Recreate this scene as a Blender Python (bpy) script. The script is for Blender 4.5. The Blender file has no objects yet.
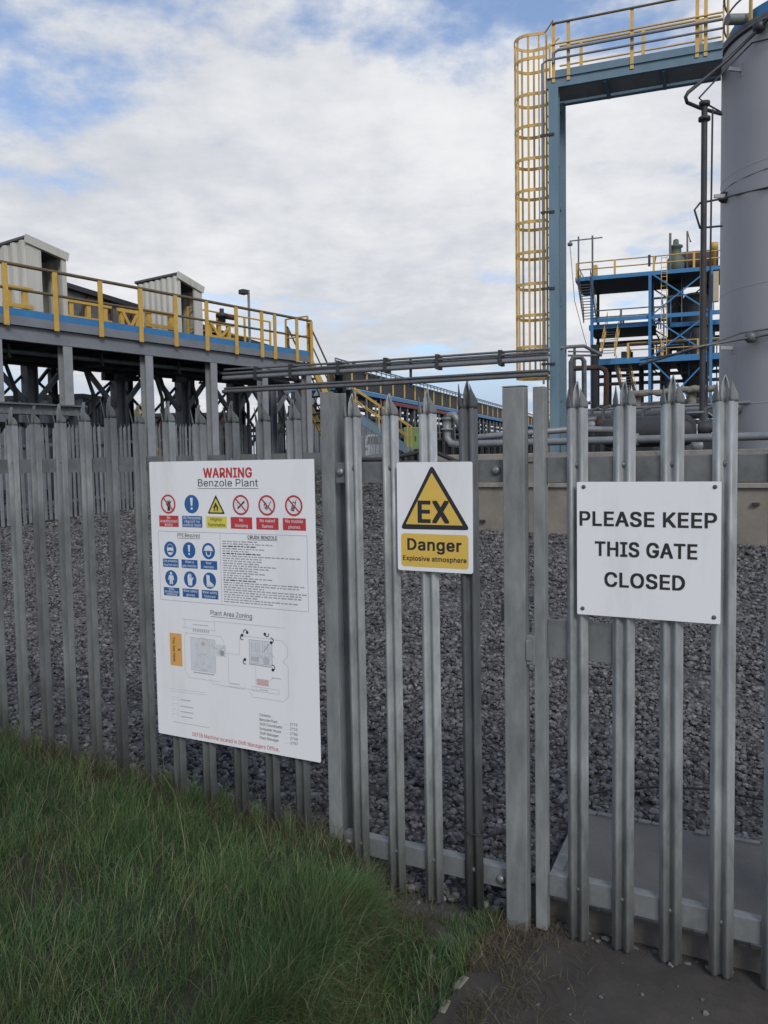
import bpy, math, random
import numpy as np
from mathutils import Matrix, Vector
random.seed(7); RNG = np.random.default_rng(11)
sc = bpy.context.scene
COL = sc.collection

# ---------------------------------------------------------------- camera
CZ = 1.64; FPX = 825.47; PITCH = 0.0637; ROLL = -0.0175; W, H = 768, 1024
_fw = np.array([0, math.cos(PITCH), -math.sin(PITCH)]); _u0 = np.array([0, math.sin(PITCH), math.cos(PITCH)]); _r0 = np.array([1., 0, 0])
_rt = _r0*math.cos(ROLL) + _u0*math.sin(ROLL); _up = -_r0*math.sin(ROLL) + _u0*math.cos(ROLL)
CAMP = np.array([0, 0, CZ])
def ray(x, y): return _fw + _rt*(x - W/2)/FPX - _up*(y - H/2)/FPX
cd = bpy.data.cameras.new('camera'); cam = bpy.data.objects.new('camera', cd); COL.objects.link(cam)
cd.sensor_fit = 'HORIZONTAL'; cd.sensor_width = 36; cd.lens = FPX*36/W; cd.clip_start = 0.05; cd.clip_end = 3000
cam.matrix_world = Matrix(((_rt[0], _up[0], -_fw[0], 0), (_rt[1], _up[1], -_fw[1], 0), (_rt[2], _up[2], -_fw[2], CZ), (0, 0, 0, 1)))
sc.camera = cam

# ---------------------------------------------------------------- light
SUN_EL, SUN_AZ = math.radians(37), math.radians(163)      # azimuth measured from +Y towards +X
SUN_STRENGTH, SKY_STRENGTH = 1.7, 0.1
sd = bpy.data.lights.new('sun', 'SUN'); sd.energy = SUN_STRENGTH; sd.angle = math.radians(17); sd.color = (1, .955, .89)
sun = bpy.data.objects.new('sun', sd); COL.objects.link(sun)
sv = Vector((math.sin(SUN_AZ)*math.cos(SUN_EL), math.cos(SUN_AZ)*math.cos(SUN_EL), math.sin(SUN_EL)))
sun.rotation_euler = sv.to_track_quat('Z', 'Y').to_euler(); sun.location = sv*60
wd = bpy.data.worlds.new('World'); sc.world = wd; wd.use_nodes = True
def build_world():
    nt = wd.node_tree; nt.nodes.clear(); N = nt.nodes.new; L = nt.links.new
    out = N('ShaderNodeOutputWorld'); bg = N('ShaderNodeBackground'); bg.inputs[1].default_value = SKY_STRENGTH
    sky = N('ShaderNodeTexSky'); sky.sky_type = 'NISHITA'; sky.sun_disc = False; sky.sun_elevation = SUN_EL; sky.sun_rotation = SUN_AZ
    sky.air_density = 1.0; sky.dust_density = 0.6; sky.ozone_density = 1.5
    tc = N('ShaderNodeTexCoord'); sep = N('ShaderNodeSeparateXYZ'); L(tc.outputs['Generated'], sep.inputs[0])
    def m(op, a, b=None, clamp=False):
        n = N('ShaderNodeMath'); n.operation = op; n.use_clamp = clamp
        for i, q in enumerate((a, b)):
            if q is None: continue
            if isinstance(q, (int, float)): n.inputs[i].default_value = q
            else: L(q, n.inputs[i])
        return n.outputs[0]
    x, y, z = sep.outputs
    zz = m('ADD', m('MAXIMUM', z, 0), .16)
    cv = N('ShaderNodeCombineXYZ'); L(m('DIVIDE', x, zz), cv.inputs[0]); L(m('DIVIDE', y, zz), cv.inputs[1])
    def noise(scale, detail, rough, off, dist=0.):
        a = N('ShaderNodeVectorMath'); a.operation = 'ADD'; L(cv.outputs[0], a.inputs[0]); a.inputs[1].default_value = off
        n = N('ShaderNodeTexNoise'); L(a.outputs[0], n.inputs['Vector']); n.inputs['Scale'].default_value = scale
        n.inputs['Detail'].default_value = detail; n.inputs['Roughness'].default_value = rough; n.inputs['Distortion'].default_value = dist
        return n.outputs['Fac']
    def ramp(f, a, b):
        r = N('ShaderNodeMapRange'); r.interpolation_type = 'SMOOTHSTEP'; L(f, r.inputs[0]); r.inputs[1].default_value = a; r.inputs[2].default_value = b
        return r.outputs[0]
    n1 = noise(1.15, 9, .58, (3.1, 1.7, 0), .15); n2 = noise(4.5, 7, .6, (7.3, 2.2, 0)); n3 = noise(.8, 6, .55, (1.2, 8.4, 3), .3)
    # cover thins out high up and close to the horizon
    hi = ramp(z, .40, .55); lo = m('SUBTRACT', 1.0, ramp(z, .07, .14))
    dens = m('ADD', n1, m('MULTIPLY', m('SUBTRACT', n2, .5), .55))
    dens = m('SUBTRACT', dens, m('ADD', m('MULTIPLY', hi, .20), m('MULTIPLY', lo, .10)))
    def hole(px, py, c0, c1, amt):                             # thinner cover towards one part of the sky
        r = ray(px, py); r = r/np.linalg.norm(r); d = N('ShaderNodeVectorMath'); d.operation = 'DOT_PRODUCT'; L(tc.outputs['Generated'], d.inputs[0]); d.inputs[1].default_value = tuple(r)
        return m('MULTIPLY', ramp(d.outputs['Value'], c0, c1), amt)
    for h_ in (hole(-30, 30, .975, .998, .065), hole(450, -60, .980, .997, .125), hole(430, 400, .993, .9995, .10)): dens = m('SUBTRACT', dens, h_)
    cover = ramp(dens, .25, .46)
    # grey undersides and bright tops
    n4 = noise(11, 6, .62, (2.2, 5.1, 1)); br = m('ADD', m('MULTIPLY', n3, .8), m('ADD', m('MULTIPLY', n2, .45), m('MULTIPLY', m('SUBTRACT', n4, .30), .22)))
    br = ramp(br, .45, .92)
    c1 = N('ShaderNodeMix'); c1.data_type = 'RGBA'; L(br, c1.inputs[0])
    c1.inputs[6].default_value = (6.0, 6.3, 6.9, 1); c1.inputs[7].default_value = (8.9, 8.95, 9.1, 1)
    sb = N('ShaderNodeMix'); sb.data_type = 'RGBA'; sb.blend_type = 'MULTIPLY'; sb.inputs[0].default_value = 1; L(sky.outputs[0], sb.inputs[6]); sb.inputs[7].default_value = (1.55, 1.6, 1.75, 1)
    hz = N('ShaderNodeMix'); hz.data_type = 'RGBA'; L(m('MAXIMUM', m('SUBTRACT', 1.0, ramp(z, .02, .22)), .20), hz.inputs[0]); L(sb.outputs[2], hz.inputs[6]); hz.inputs[7].default_value = (4.2, 5.2, 6.9, 1)
    mx = N('ShaderNodeMix'); mx.data_type = 'RGBA'; L(cover, mx.inputs[0]); L(hz.outputs[2], mx.inputs[6]); L(c1.outputs[2], mx.inputs[7])
    L(mx.outputs[2], bg.inputs[0]); L(bg.outputs[0], out.inputs[0])
build_world()
sc.view_settings.view_transform = 'Standard'; sc.view_settings.look = 'None'; sc.view_settings.gamma = 1; sc.view_settings.exposure = 0
sc.view_settings.use_curve_mapping = False
sc.cycles.max_bounces = 6; sc.cycles.use_denoising = True

# ---------------------------------------------------------------- pixel / frame helpers
def atY(x, y, Y): r = ray(x, y); return CAMP + r*(Y/r[1])
class Fr:
    """local frame: x along, y away, z up; O world origin, ang = rotation about Z"""
    def __init__(s, O, ang):
        s.O = np.array([O[0], O[1], 0.]); s.a = ang; c, q = math.cos(ang), math.sin(ang)
        s.X = np.array([c, q, 0]); s.Y = np.array([-q, c, 0])
    def l(s, P): d = np.array(P) - s.O; return np.array([d@s.X, d@s.Y, d[2]])
    def w(s, p): return s.O + s.X*p[0] + s.Y*p[1] + np.array([0, 0, p[2]])
    def _on(s, x, y, ax, c):
        r = ray(x, y); o = s.l(CAMP); d = np.array([r@s.X, r@s.Y, r[2]]); t = (c - o[ax])/d[ax]; return o + d*t
    def oy(s, x, y, c=0.): return s._on(x, y, 1, c)
    def ox(s, x, y, c=0.): return s._on(x, y, 0, c)
    def oz(s, x, y, c=0.): return s._on(x, y, 2, c)

# ---------------------------------------------------------------- materials
MATS = {}
def nodes_mat(name):
    m = bpy.data.materials.new(name); m.use_nodes = True; nt = m.node_tree
    return m, nt, nt.nodes['Principled BSDF']
def mat(name, col, col2=None, rough=.6, metal=0., scale=6., bump=0., bscale=None, spec=.5, streak=0., rand=0., dirt=None, dscale=3., damt=.5, island=0.):
    """procedural paint/metal/stone: two tones by noise, optional vertical streaks, dirt blotches, bump"""
    if name in MATS: return MATS[name]
    m, nt, b = nodes_mat(name); N = nt.nodes.new; L = nt.links.new
    tc = N('ShaderNodeTexCoord'); mp = N('ShaderNodeMapping'); L(tc.outputs['Object'], mp.inputs[0])
    if streak: mp.inputs['Scale'].default_value = (1, 1, streak)
    oi = N('ShaderNodeObjectInfo')
    ad = N('ShaderNodeVectorMath'); ad.operation = 'ADD'; L(mp.outputs[0], ad.inputs[0])
    sc_ = N('ShaderNodeVectorMath'); sc_.operation = 'SCALE'; L(oi.outputs['Location'], sc_.inputs[0]); sc_.inputs['Scale'].default_value = 3.7
    L(sc_.outputs[0], ad.inputs[1])
    n = N('ShaderNodeTexNoise'); n.inputs['Scale'].default_value = scale; n.inputs['Detail'].default_value = 8; n.inputs['Roughness'].default_value = .62; L(ad.outputs[0], n.inputs['Vector'])
    mr = N('ShaderNodeMapRange'); L(n.outputs['Fac'], mr.inputs[0]); mr.inputs[1].default_value = .33; mr.inputs[2].default_value = .67
    mx = N('ShaderNodeMix'); mx.data_type = 'RGBA'; L(mr.outputs[0], mx.inputs[0])
    mx.inputs[6].default_value = (*col, 1); mx.inputs[7].default_value = (*(col2 or tuple(c*.8 for c in col)), 1)
    o = mx.outputs[2]
    if dirt:
        n2 = N('ShaderNodeTexNoise'); n2.inputs['Scale'].default_value = dscale; n2.inputs['Detail'].default_value = 10; n2.inputs['Roughness'].default_value = .7; L(ad.outputs[0], n2.inputs['Vector'])
        r2 = N('ShaderNodeMapRange'); L(n2.outputs['Fac'], r2.inputs[0]); r2.inputs[1].default_value = .52; r2.inputs[2].default_value = .72; r2.inputs[4].default_value = damt
        m2 = N('ShaderNodeMix'); m2.data_type = 'RGBA'; L(r2.outputs[0], m2.inputs[0]); L(o, m2.inputs[6]); m2.inputs[7].default_value = (*dirt, 1); o = m2.outputs[2]
    if rand or island:
        hs = N('ShaderNodeHueSaturation'); L(o, hs.inputs['Color'])
        rr = N('ShaderNodeMapRange'); rr.inputs[3].default_value = 1 - (rand or island); rr.inputs[4].default_value = 1 + (rand or island)
        if island: g = N('ShaderNodeNewGeometry'); L(g.outputs['Random Per Island'], rr.inputs[0])
        else: L(oi.outputs['Random'], rr.inputs[0])
        L(rr.outputs[0], hs.inputs['Value']); o = hs.outputs[0]
    L(o, b.inputs['Base Color']); b.inputs['Metallic'].default_value = metal; b.inputs['Specular IOR Level'].default_value = spec
    rm = N('ShaderNodeMapRange'); L(n.outputs['Fac'], rm.inputs[0]); rm.inputs[3].default_value = max(.05, rough - .12); rm.inputs[4].default_value = min(1, rough + .12); L(rm.outputs[0], b.inputs['Roughness'])
    if bump:
        nb = N('ShaderNodeTexNoise'); nb.inputs['Scale'].default_value = bscale or scale*6; nb.inputs['Detail'].default_value = 6; L(ad.outputs[0], nb.inputs['Vector'])
        bp = N('ShaderNodeBump'); bp.inputs['Strength'].default_value = bump; bp.inputs['Distance'].default_value = .01; L(nb.outputs['Fac'], bp.inputs['Height']); L(bp.outputs[0], b.inputs['Normal'])
    MATS[name] = m; return m
M_GALV = mat('galvanised_steel', (.385, .405, .405), (.235, .252, .256), rough=.5, metal=.15, scale=22, streak=.35, rand=.14, dirt=(.13, .138, .135), dscale=9, damt=.75, bump=.06, bscale=90)
M_DARKGALV = mat('weathered_steel', (.105, .112, .118), (.068, .074, .078), rough=.6, metal=.1, scale=18, streak=.3, dirt=(.20, .21, .21), dscale=16, damt=.5, bump=.06, bscale=80)
M_POST = mat('galvanised_post_steel', (.275, .292, .29), (.16, .172, .174), rough=.6, metal=.12, scale=16, streak=.3, dirt=(.09, .096, .095), dscale=5, damt=.65, bump=.06, bscale=90)
M_RAIL = mat('galvanised_rail_steel', (.185, .196, .197), (.12, .129, .13), rough=.65, metal=.1, scale=12, rand=.1, dirt=(.06, .063, .062), dscale=8, damt=.6, bump=.06, bscale=90)
M_OLDGALV = mat('old_galvanised_steel', (.190, .202, .206), (.098, .107, .111), rough=.58, metal=.12, scale=14, streak=.4, rand=.2, dirt=(.05, .056, .06), dscale=6, damt=.55)
M_BACKGALV = mat('dull_grey_steel', (.20, .22, .235), (.14, .155, .166), rough=.65, metal=.15, scale=6, rand=.2)
M_BOLT = mat('bolt_steel', (.27, .28, .28), (.16, .17, .17), rough=.45, metal=.6, scale=60)
M_BLUE = mat('blue_paint', (.040, .205, .44), (.032, .17, .37), rough=.5, scale=3, dirt=(.10, .13, .15), dscale=4, damt=.25)
M_TEAL = mat('faded_blue_paint', (.145, .232, .295), (.112, .188, .245), rough=.55, scale=3, dirt=(.16, .20, .22), dscale=5, damt=.35, streak=.3)
M_YEL = mat('yellow_paint', (.63, .40, .085), (.52, .32, .06), rough=.55, scale=5, dirt=(.24, .15, .05), dscale=8, damt=.45)
M_PALEYEL = mat('sun_bleached_yellow_paint', (.68, .455, .15), (.57, .37, .115), rough=.6, scale=5, dirt=(.32, .23, .10), dscale=8, damt=.4)
M_RAILBROWN = mat('worn_rail_paint', (.11, .085, .05), (.17, .12, .05), rough=.6, scale=7)
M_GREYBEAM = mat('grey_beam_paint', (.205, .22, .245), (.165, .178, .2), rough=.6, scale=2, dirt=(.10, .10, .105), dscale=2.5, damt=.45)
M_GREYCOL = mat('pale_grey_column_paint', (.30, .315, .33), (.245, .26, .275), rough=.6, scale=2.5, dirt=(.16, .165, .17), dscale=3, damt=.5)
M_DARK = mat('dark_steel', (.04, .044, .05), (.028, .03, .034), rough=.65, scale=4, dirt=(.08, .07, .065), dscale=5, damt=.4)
M_PIPE = mat('grey_pipe', (.15, .16, .165), (.105, .112, .12), rough=.5, metal=.2, scale=4, dirt=(.06, .058, .055), dscale=5, damt=.5)
M_LPIPE = mat('light_grey_pipe', (.235, .25, .26), (.185, .20, .21), rough=.5, metal=.2, scale=4, dirt=(.12, .115, .11), dscale=5, damt=.5)
M_BLACKPIPE = mat('black_pipe', (.035, .037, .04), (.022, .023, .025), rough=.5, scale=4)
M_TANK = mat('tank_grey_paint', (.395, .402, .425), (.365, .372, .396), rough=.62, scale=.35, dirt=(.28, .285, .30), dscale=1.1, damt=.55, streak=.25, bump=.03, bscale=1.2)
M_RUST = mat('rusty_steel', (.095, .05, .038), (.06, .035, .029), rough=.8, scale=7, dirt=(.05, .035, .03), dscale=9, damt=.6)
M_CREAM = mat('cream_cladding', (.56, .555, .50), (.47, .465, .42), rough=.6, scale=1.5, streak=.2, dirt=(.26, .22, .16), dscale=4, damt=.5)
M_CONC = mat('bund_concrete', (.265, .24, .205), (.20, .18, .155), rough=.9, scale=2.2, dirt=(.13, .125, .11), dscale=3, damt=.55, bump=.3, bscale=30)
M_COPE = mat('bund_coping_concrete', (.31, .285, .25), (.22, .205, .18), rough=.9, scale=5, dirt=(.12, .11, .09), dscale=5, damt=.6, bump=.3, bscale=25)
M_SLAB = mat('slab_concrete', (.155, .148, .138), (.108, .103, .096), rough=.95, spec=.2, scale=3, dirt=(.17, .17, .165), dscale=6, damt=.5, bump=.35, bscale=60)
M_SLABEDGE = mat('pale_slab_edge_concrete', (.20, .20, .195), (.12, .12, .12), rough=.9, scale=12, dirt=(.30, .30, .29), dscale=14, damt=.7, bump=.4, bscale=50)
M_WHITE = mat('white_sign_plastic', (.83, .845, .86), (.795, .81, .83), rough=.42, scale=2, dirt=(.60, .61, .585), dscale=4, damt=.45, streak=.22)
M_LAG = mat('pipe_lagging', (.26, .24, .205), (.15, .14, .125), rough=.85, scale=9, dirt=(.10, .09, .08), dscale=9, damt=.6, bump=.5)
M_GREEN = mat('pale_green_paint', (.115, .14, .10), (.085, .105, .08), rough=.6, scale=3)
M_LIME = mat('lime_green_paint', (.17, .25, .09), (.13, .20, .07), rough=.5, scale=3)
M_GLASS = mat('dark_glass', (.02, .025, .03), rough=.1)
M_RUBBER = mat('black_rubber', (.02, .02, .021), rough=.7, scale=20)
M_CARWHITE = mat('white_car_paint', (.68, .70, .72), rough=.3, scale=1)
def flat(name, col, rough=.45): return mat(name, col, tuple(c*.93 for c in col), rough=rough, scale=8)
I_BLACK = flat('sign_black', (.022, .023, .027)); I_RED = flat('sign_red', (.52, .045, .055)); I_BLUE = flat('sign_blue', (.022, .115, .34))
I_YEL = flat('sign_amber', (.72, .485, .095)); I_LEMON = flat('sign_lemon', (.72, .63, .09)); I_WHITE = flat('sign_ink_white', (.74, .76, .79)); I_GREY = flat('sign_grey_print', (.33, .345, .37))
I_PALE = flat('sign_pale_print', (.50, .52, .56)); I_TINT = flat('sign_tint_print', (.675, .70, .74)); I_ORANGE = flat('sign_orange_print', (.74, .39, .12)); I_PINK = flat('sign_pink_print', (.66, .46, .45))

# ---------------------------------------------------------------- mesh builder
class MB:
    def __init__(s): s.v = []; s.f = []; s.m = []; s.sm = []
    def add(s, vs, fs, mi=0, smooth=False):
        o = len(s.v); s.v += [tuple(map(float, p)) for p in vs]; s.f += [tuple(i + o for i in f) for f in fs]; s.m += [mi]*len(fs); s.sm += [smooth]*len(fs); return s
    def box(s, x0, x1, y0, y1, z0, z1, mi=0):
        vs = [(x, y, z) for z in (z0, z1) for y in (y0, y1) for x in (x0, x1)]
        return s.add(vs, [(0, 2, 3, 1), (4, 5, 7, 6), (0, 1, 5, 4), (2, 6, 7, 3), (0, 4, 6, 2), (1, 3, 7, 5)], mi)
    def bar(s, p, q, w, h, mi=0, up=(0, 0, 1)):
        p, q = np.array(p, float), np.array(q, float); d = q - p; d /= np.linalg.norm(d); u = np.array(up, float)
        if abs(d@u) > .98: u = np.array([1., 0, 0])
        a = np.cross(d, u); a /= np.linalg.norm(a); b = np.cross(a, d)
        vs = [c + a*i*w/2 + b*j*h/2 for c in (p, q) for j in (-1, 1) for i in (-1, 1)]
        return s.add(vs, [(0, 2, 3, 1), (4, 5, 7, 6), (0, 1, 5, 4), (2, 6, 7, 3), (0, 4, 6, 2), (1, 3, 7, 5)], mi)
    def hbeam(s, p, q, w, h, t=.02, mi=0, up=(0, 0, 1)):
        """I section: flanges of width w at distance h along 'up'"""
        p, q = np.array(p, float), np.array(q, float); d = (q - p)/np.linalg.norm(q - p); u = np.array(up, float); u -= d*(u@d); u /= np.linalg.norm(u)
        s.bar(p + u*(h/2 - t/2), q + u*(h/2 - t/2), w, t, mi, u); s.bar(p - u*(h/2 - t/2), q - u*(h/2 - t/2), w, t, mi, u); s.bar(p, q, t*.7, h - 2*t, mi, u); return s
    def tube(s, pts, r, n=8, mi=0, cap=True, closed=False):
        pts = [np.array(p, float) for p in pts]; k = len(pts); rings = []; a = None
        for i in range(k):
            if closed: d = pts[(i + 1) % k] - pts[i - 1]
            else: d = pts[min(i + 1, k - 1)] - pts[max(i - 1, 0)]
            d = d/np.linalg.norm(d)
            if a is None: a = np.cross(d, (0, 0, 1) if abs(d[2]) < .9 else (1, 0, 0))
            a = a - d*(a@d); a /= np.linalg.norm(a); b = np.cross(d, a)
            rr = r[i] if isinstance(r, (list, tuple)) else r
            rings.append([pts[i] + (a*math.cos(t) + b*math.sin(t))*rr for t in np.linspace(0, 2*math.pi, n, endpoint=False)])
        vs = [p for g in rings for p in g]; fs = []
        for i in range(k if closed else k - 1):
            j = (i + 1) % k
            for t in range(n): u = (t + 1) % n; fs.append((i*n + t, i*n + u, j*n + u, j*n + t))
        s.add(vs, fs, mi, True)
        if cap and not closed: s.add(rings[0], [tuple(range(n))[::-1]], mi); s.add(rings[-1], [tuple(range(n))], mi)
        return s
    def prism(s, poly, y0, y1, mi=0):
        """poly in (x,z), extruded along y"""
        n = len(poly); vs = [(x, y0, z) for x, z in poly] + [(x, y1, z) for x, z in poly]
        return s.add(vs, [tuple(range(n)), tuple(range(2*n - 1, n - 1, -1))] + [(i, i + n, (i + 1) % n + n, (i + 1) % n) for i in range(n)], mi)
    def lathe(s, prof, c=(0, 0), n=24, mi=0, axis='z', smooth=True):
        vs = []
        for r, z in prof:
            for t in np.linspace(0, 2*math.pi, n, endpoint=False):
                p = (c[0] + r*math.cos(t), c[1] + r*math.sin(t), z)
                vs.append(p if axis == 'z' else ((z, p[0], p[1]) if axis == 'x' else (p[0], z, p[1])))
        fs = [(i*n + t, i*n + (t + 1) % n, (i + 1)*n + (t + 1) % n, (i + 1)*n + t) for i in range(len(prof) - 1) for t in range(n)]
        return s.add(vs, fs, mi, smooth)
    def mesh(s, name, mats):
        me = bpy.data.meshes.new(name); me.from_pydata(s.v, [], s.f)
        for m in (mats if isinstance(mats, (list, tuple)) else [mats]): me.materials.append(m)
        me.polygons.foreach_set('material_index', s.m); me.polygons.foreach_set('use_smooth', s.sm); me.update(); return me
    def build(s, name, mats, parent=None, bevel=0., loc=None):
        o = bpy.data.objects.new(name, s.mesh(name, mats)); COL.objects.link(o); o.parent = parent
        if loc is not None: o.location = loc
        if bevel:
            b = o.modifiers.new('edge', 'BEVEL'); b.width = bevel; b.segments = 2; b.limit_method = 'ANGLE'; b.angle_limit = math.radians(40)
        return o
def inst(name, me, parent, loc=(0, 0, 0), rz=0, src=None):
    o = src.copy() if src else bpy.data.objects.new(name, me)
    o.name = name; COL.objects.link(o); o.parent = parent; o.location = loc; o.rotation_euler = (0, 0, rz); return o
def tag(o, label, cat, group=None, kind=None):
    o['label'] = label; o['category'] = cat
    if group: o['group'] = group
    if kind: o['kind'] = kind
    return o
def empty(name, fr, label, cat, group=None, at=(0, 0, 0)):
    o = bpy.data.objects.new(name, None); COL.objects.link(o); o.empty_display_size = .2
    o.location = fr.w(at); o.rotation_euler = (0, 0, fr.a); return tag(o, label, cat, group)
def structure(o): o['kind'] = 'structure'; return o
def stuff(o, label, cat): tag(o, label, cat, kind='stuff'); return o
def grid_mesh(name, xs, ys, zf, m, smooth=True, parent=None):
    X, Y = np.meshgrid(xs, ys); Z = zf(X, Y); nx, ny = len(xs), len(ys)
    v = np.stack([X.ravel(), Y.ravel(), Z.ravel()], -1)
    i = (np.arange(ny - 1)[:, None]*nx + np.arange(nx - 1)[None]).ravel(); f = np.stack([i, i + 1, i + nx + 1, i + nx], -1)
    return np_mesh(name, v, f, m, smooth, parent)
def np_mesh(name, v, f, m, smooth=True, parent=None):
    me = bpy.data.meshes.new(name); k = f.shape[1]
    me.vertices.add(len(v)); me.vertices.foreach_set('co', v.astype(np.float32).ravel())
    me.loops.add(f.size); me.loops.foreach_set('vertex_index', f.astype(np.int32).ravel())
    me.polygons.add(len(f)); me.polygons.foreach_set('loop_start', (np.arange(len(f))*k).astype(np.int32)); me.polygons.foreach_set('loop_total', np.full(len(f), k, np.int32))
    me.update(calc_edges=True); me.polygons.foreach_set('use_smooth', np.full(len(f), smooth)); me.materials.append(m); me.update()
    o = bpy.data.objects.new(name, me); COL.objects.link(o); o.parent = parent; return o
def sstep(a, b, x): t = np.clip((x - a)/(b - a), 0, 1); return t*t*(3 - 2*t)
def vnoise(x, y, s, seed=0):
    """smooth value noise for numpy"""
    x, y = np.asarray(x)/s + 37.3*seed + 500, np.asarray(y)/s + 11.7*seed + 500; xi, yi = np.floor(x), np.floor(y); fx, fy = x - xi, y - yi
    h = lambda a, b: (np.sin(a*127.1 + b*311.7 + seed*7.7)*43758.5453) % 1
    fx = fx*fx*(3 - 2*fx); fy = fy*fy*(3 - 2*fy)
    return (h(xi, yi)*(1 - fx) + h(xi + 1, yi)*fx)*(1 - fy) + (h(xi, yi + 1)*(1 - fx) + h(xi + 1, yi + 1)*fx)*fy

# ================================================================ THE GROUND
FA = math.radians(28.02); FEN = Fr((0, 3.027), -FA)       # fence line frame
def fl(X, Y): return (X*math.cos(FA) - (Y - 3.027)*math.sin(FA), X*math.sin(FA) + (Y - 3.027)*math.cos(FA))
def terrain(X, Y):
    u, v = fl(X, Y); return np.minimum(.043*np.maximum(0, Y - 2.9), 1.5)*sstep(.0, .5, v)
def axis(lo, hi, near0, near1, step):
    a = list(np.arange(near0, near1, step)); g = step; x = near1
    while x < hi: a.append(x); g *= 1.25; x += g
    a.append(hi); g = step; x = near0 - g
    while x > lo: a.insert(0, x); g *= 1.25; x -= g
    a.insert(0, lo); return np.array(a)
M_GROUND = mat('stony_ground', (.085, .082, .079), (.055, .053, .052), rough=.95, scale=9, dirt=(.085, .08, .077), dscale=26, damt=.7, bump=.9, bscale=24)
structure(grid_mesh('ground', axis(-900, 900, -14, 9, .25), axis(-300, 1800, -3, 40, .25), lambda X, Y: terrain(X, Y) - .012 + .01*(vnoise(X, Y, .6, 3) - .5), M_GROUND))

# --- asphalt path to the gate
PEDGE = [(.42, 2.86), (.375, 2.78), (.30, 2.63), (.2, 2.45), (.10, 2.28), (-.1, 1.9), (-.4, 1.3), (-.8, .3), (-1.1, -1.5)]
M_ASPH = mat('dark_asphalt', (.088, .081, .074), (.060, .055, .050), rough=.95, spec=.2, scale=5, dirt=(.115, .098, .082), dscale=3.2, damt=.75, bump=.7, bscale=330)
def path_mesh():
    me = MB(); L_ = PEDGE
    r = [FEN.w((u, .3, 0)) for u in (.52, .9, 1.6, 2.6)]
    top = [(.50, 2.77 + .10)] + [(p[0], p[1]) for p in r]
    poly = [(p[0], p[1]) for p in PEDGE][::-1] + [(p[0], p[1]) for p in r] + [(4.5, 1.2), (4.5, -1.5)]
    me.add([(x, y, .006) for x, y in poly] + [(x, y, -.05) for x, y in poly], [tuple(range(len(poly)))[::-1]] + [(i, (i + 1) % len(poly), (i + 1) % len(poly) + len(poly), i + len(poly)) for i in range(len(poly))])
    return me.build('path', M_ASPH)
structure(path_mesh())
# broken pale kerb edge of the path
def kerb():
    b = MB()
    for i in range(5):
        p, q = np.array(PEDGE[i]), np.array(PEDGE[i + 1]); k = max(1, int(np.linalg.norm(q - p)/.055))
        for j in range(k):
            if random.random() < (.35 if i < 3 else .85): continue
            a, c = p + (q - p)*(j + .04)/k, p + (q - p)*(j + .96)/k; w = random.uniform(.012, .030); h = random.uniform(.004, .013)
            b.bar((a[0], a[1], h/2), (c[0] + random.uniform(-.01, .01), c[1], h/2), w, h + .01)
    return b.build('kerb', M_CONC, bevel=.004)
structure(kerb())

# --- raised concrete pad just inside the gate
def slab():
    b = MB(); P = [(.56, .075), (3.2, .075), (3.2, .83), (1.25, .83), (.66, .845), (.50, .82)]
    n = len(P); b.add([(x, y, .09) for x, y in P] + [(x, y, -.05) for x, y in P], [tuple(range(n))] + [(i, i + n, (i + 1) % n + n, (i + 1) % n) for i in range(n)])
    o = b.build('concrete_slab', M_SLAB, bevel=.006); o.location = FEN.O; o.rotation_euler = (0, 0, -FA)
    e = MB(); x = .5
    while x < 3.1:                                            # chipped pale rim along the far and near edges
        l = random.uniform(.03, .12)
        if random.random() < .75: e.box(x, x + l, .815 + random.uniform(-.012, .004), .84, .086, .096 + random.uniform(0, .004))
        x += l + .004
    x = .57
    while x < 3.1:
        l = random.uniform(.02, .10)
        if random.random() < (.45 if x < 1.0 else .8): e.box(x, x + l, .068, .068 + random.uniform(.015, .05), .086, .0955 + random.uniform(0, .004))
        x += l + .004
    e.add([(.50, .82, .094), (.56, .075, .094), (.60, .075, .094), (.545, .82, .094)], [(0, 1, 2, 3)])
    eo = e.build('slab_rim', M_SLABEDGE, o); return o
structure(slab())

# --- ballast
def ico(sub):
    import bmesh
    bm = bmesh.new(); bmesh.ops.create_icosphere(bm, subdivisions=sub, radius=1); v = np.array([p.co[:] for p in bm.verts]); f = np.array([[q.index for q in p.verts] for p in bm.faces]); bm.free(); return v, f
def stones(P, R, sub, nvar=14):
    v0, f0 = ico(sub); var = []
    for k in range(nvar):
        d = v0.copy()
        for _ in range(9 if sub > 1 else 4):                   # cut with random planes: angular crushed stone
            n = RNG.normal(size=3); n /= np.linalg.norm(n); h = RNG.uniform(.55, .85); s = d@n; d -= np.outer(np.maximum(0, s - h), n)
        d *= 1 + RNG.normal(0, .05, (len(d), 1)); var.append(d)
    var = np.array(var); n = len(P); q = RNG.normal(size=(n, 4)); q /= np.linalg.norm(q, axis=1)[:, None]; w, x, y, z = q.T
    Rm = np.stack([1 - 2*(y*y + z*z), 2*(x*y - z*w), 2*(x*z + y*w), 2*(x*y + z*w), 1 - 2*(x*x + z*z), 2*(y*z - x*w), 2*(x*z - y*w), 2*(y*z + x*w), 1 - 2*(x*x + y*y)], -1).reshape(n, 3, 3)
    S = RNG.uniform(.65, 1.15, (n, 1, 3)); vv = var[RNG.integers(0, nvar, n)]*S
    vv = np.einsum('nij,nkj->nki', Rm, vv)*R[:, None, None]; vv[:, :, 2] *= .8; vv += P[:, None, :]
    ff = (f0[None] + (np.arange(n)*len(v0))[:, None, None]).reshape(-1, 3); return vv.reshape(-1, 3), ff
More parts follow.
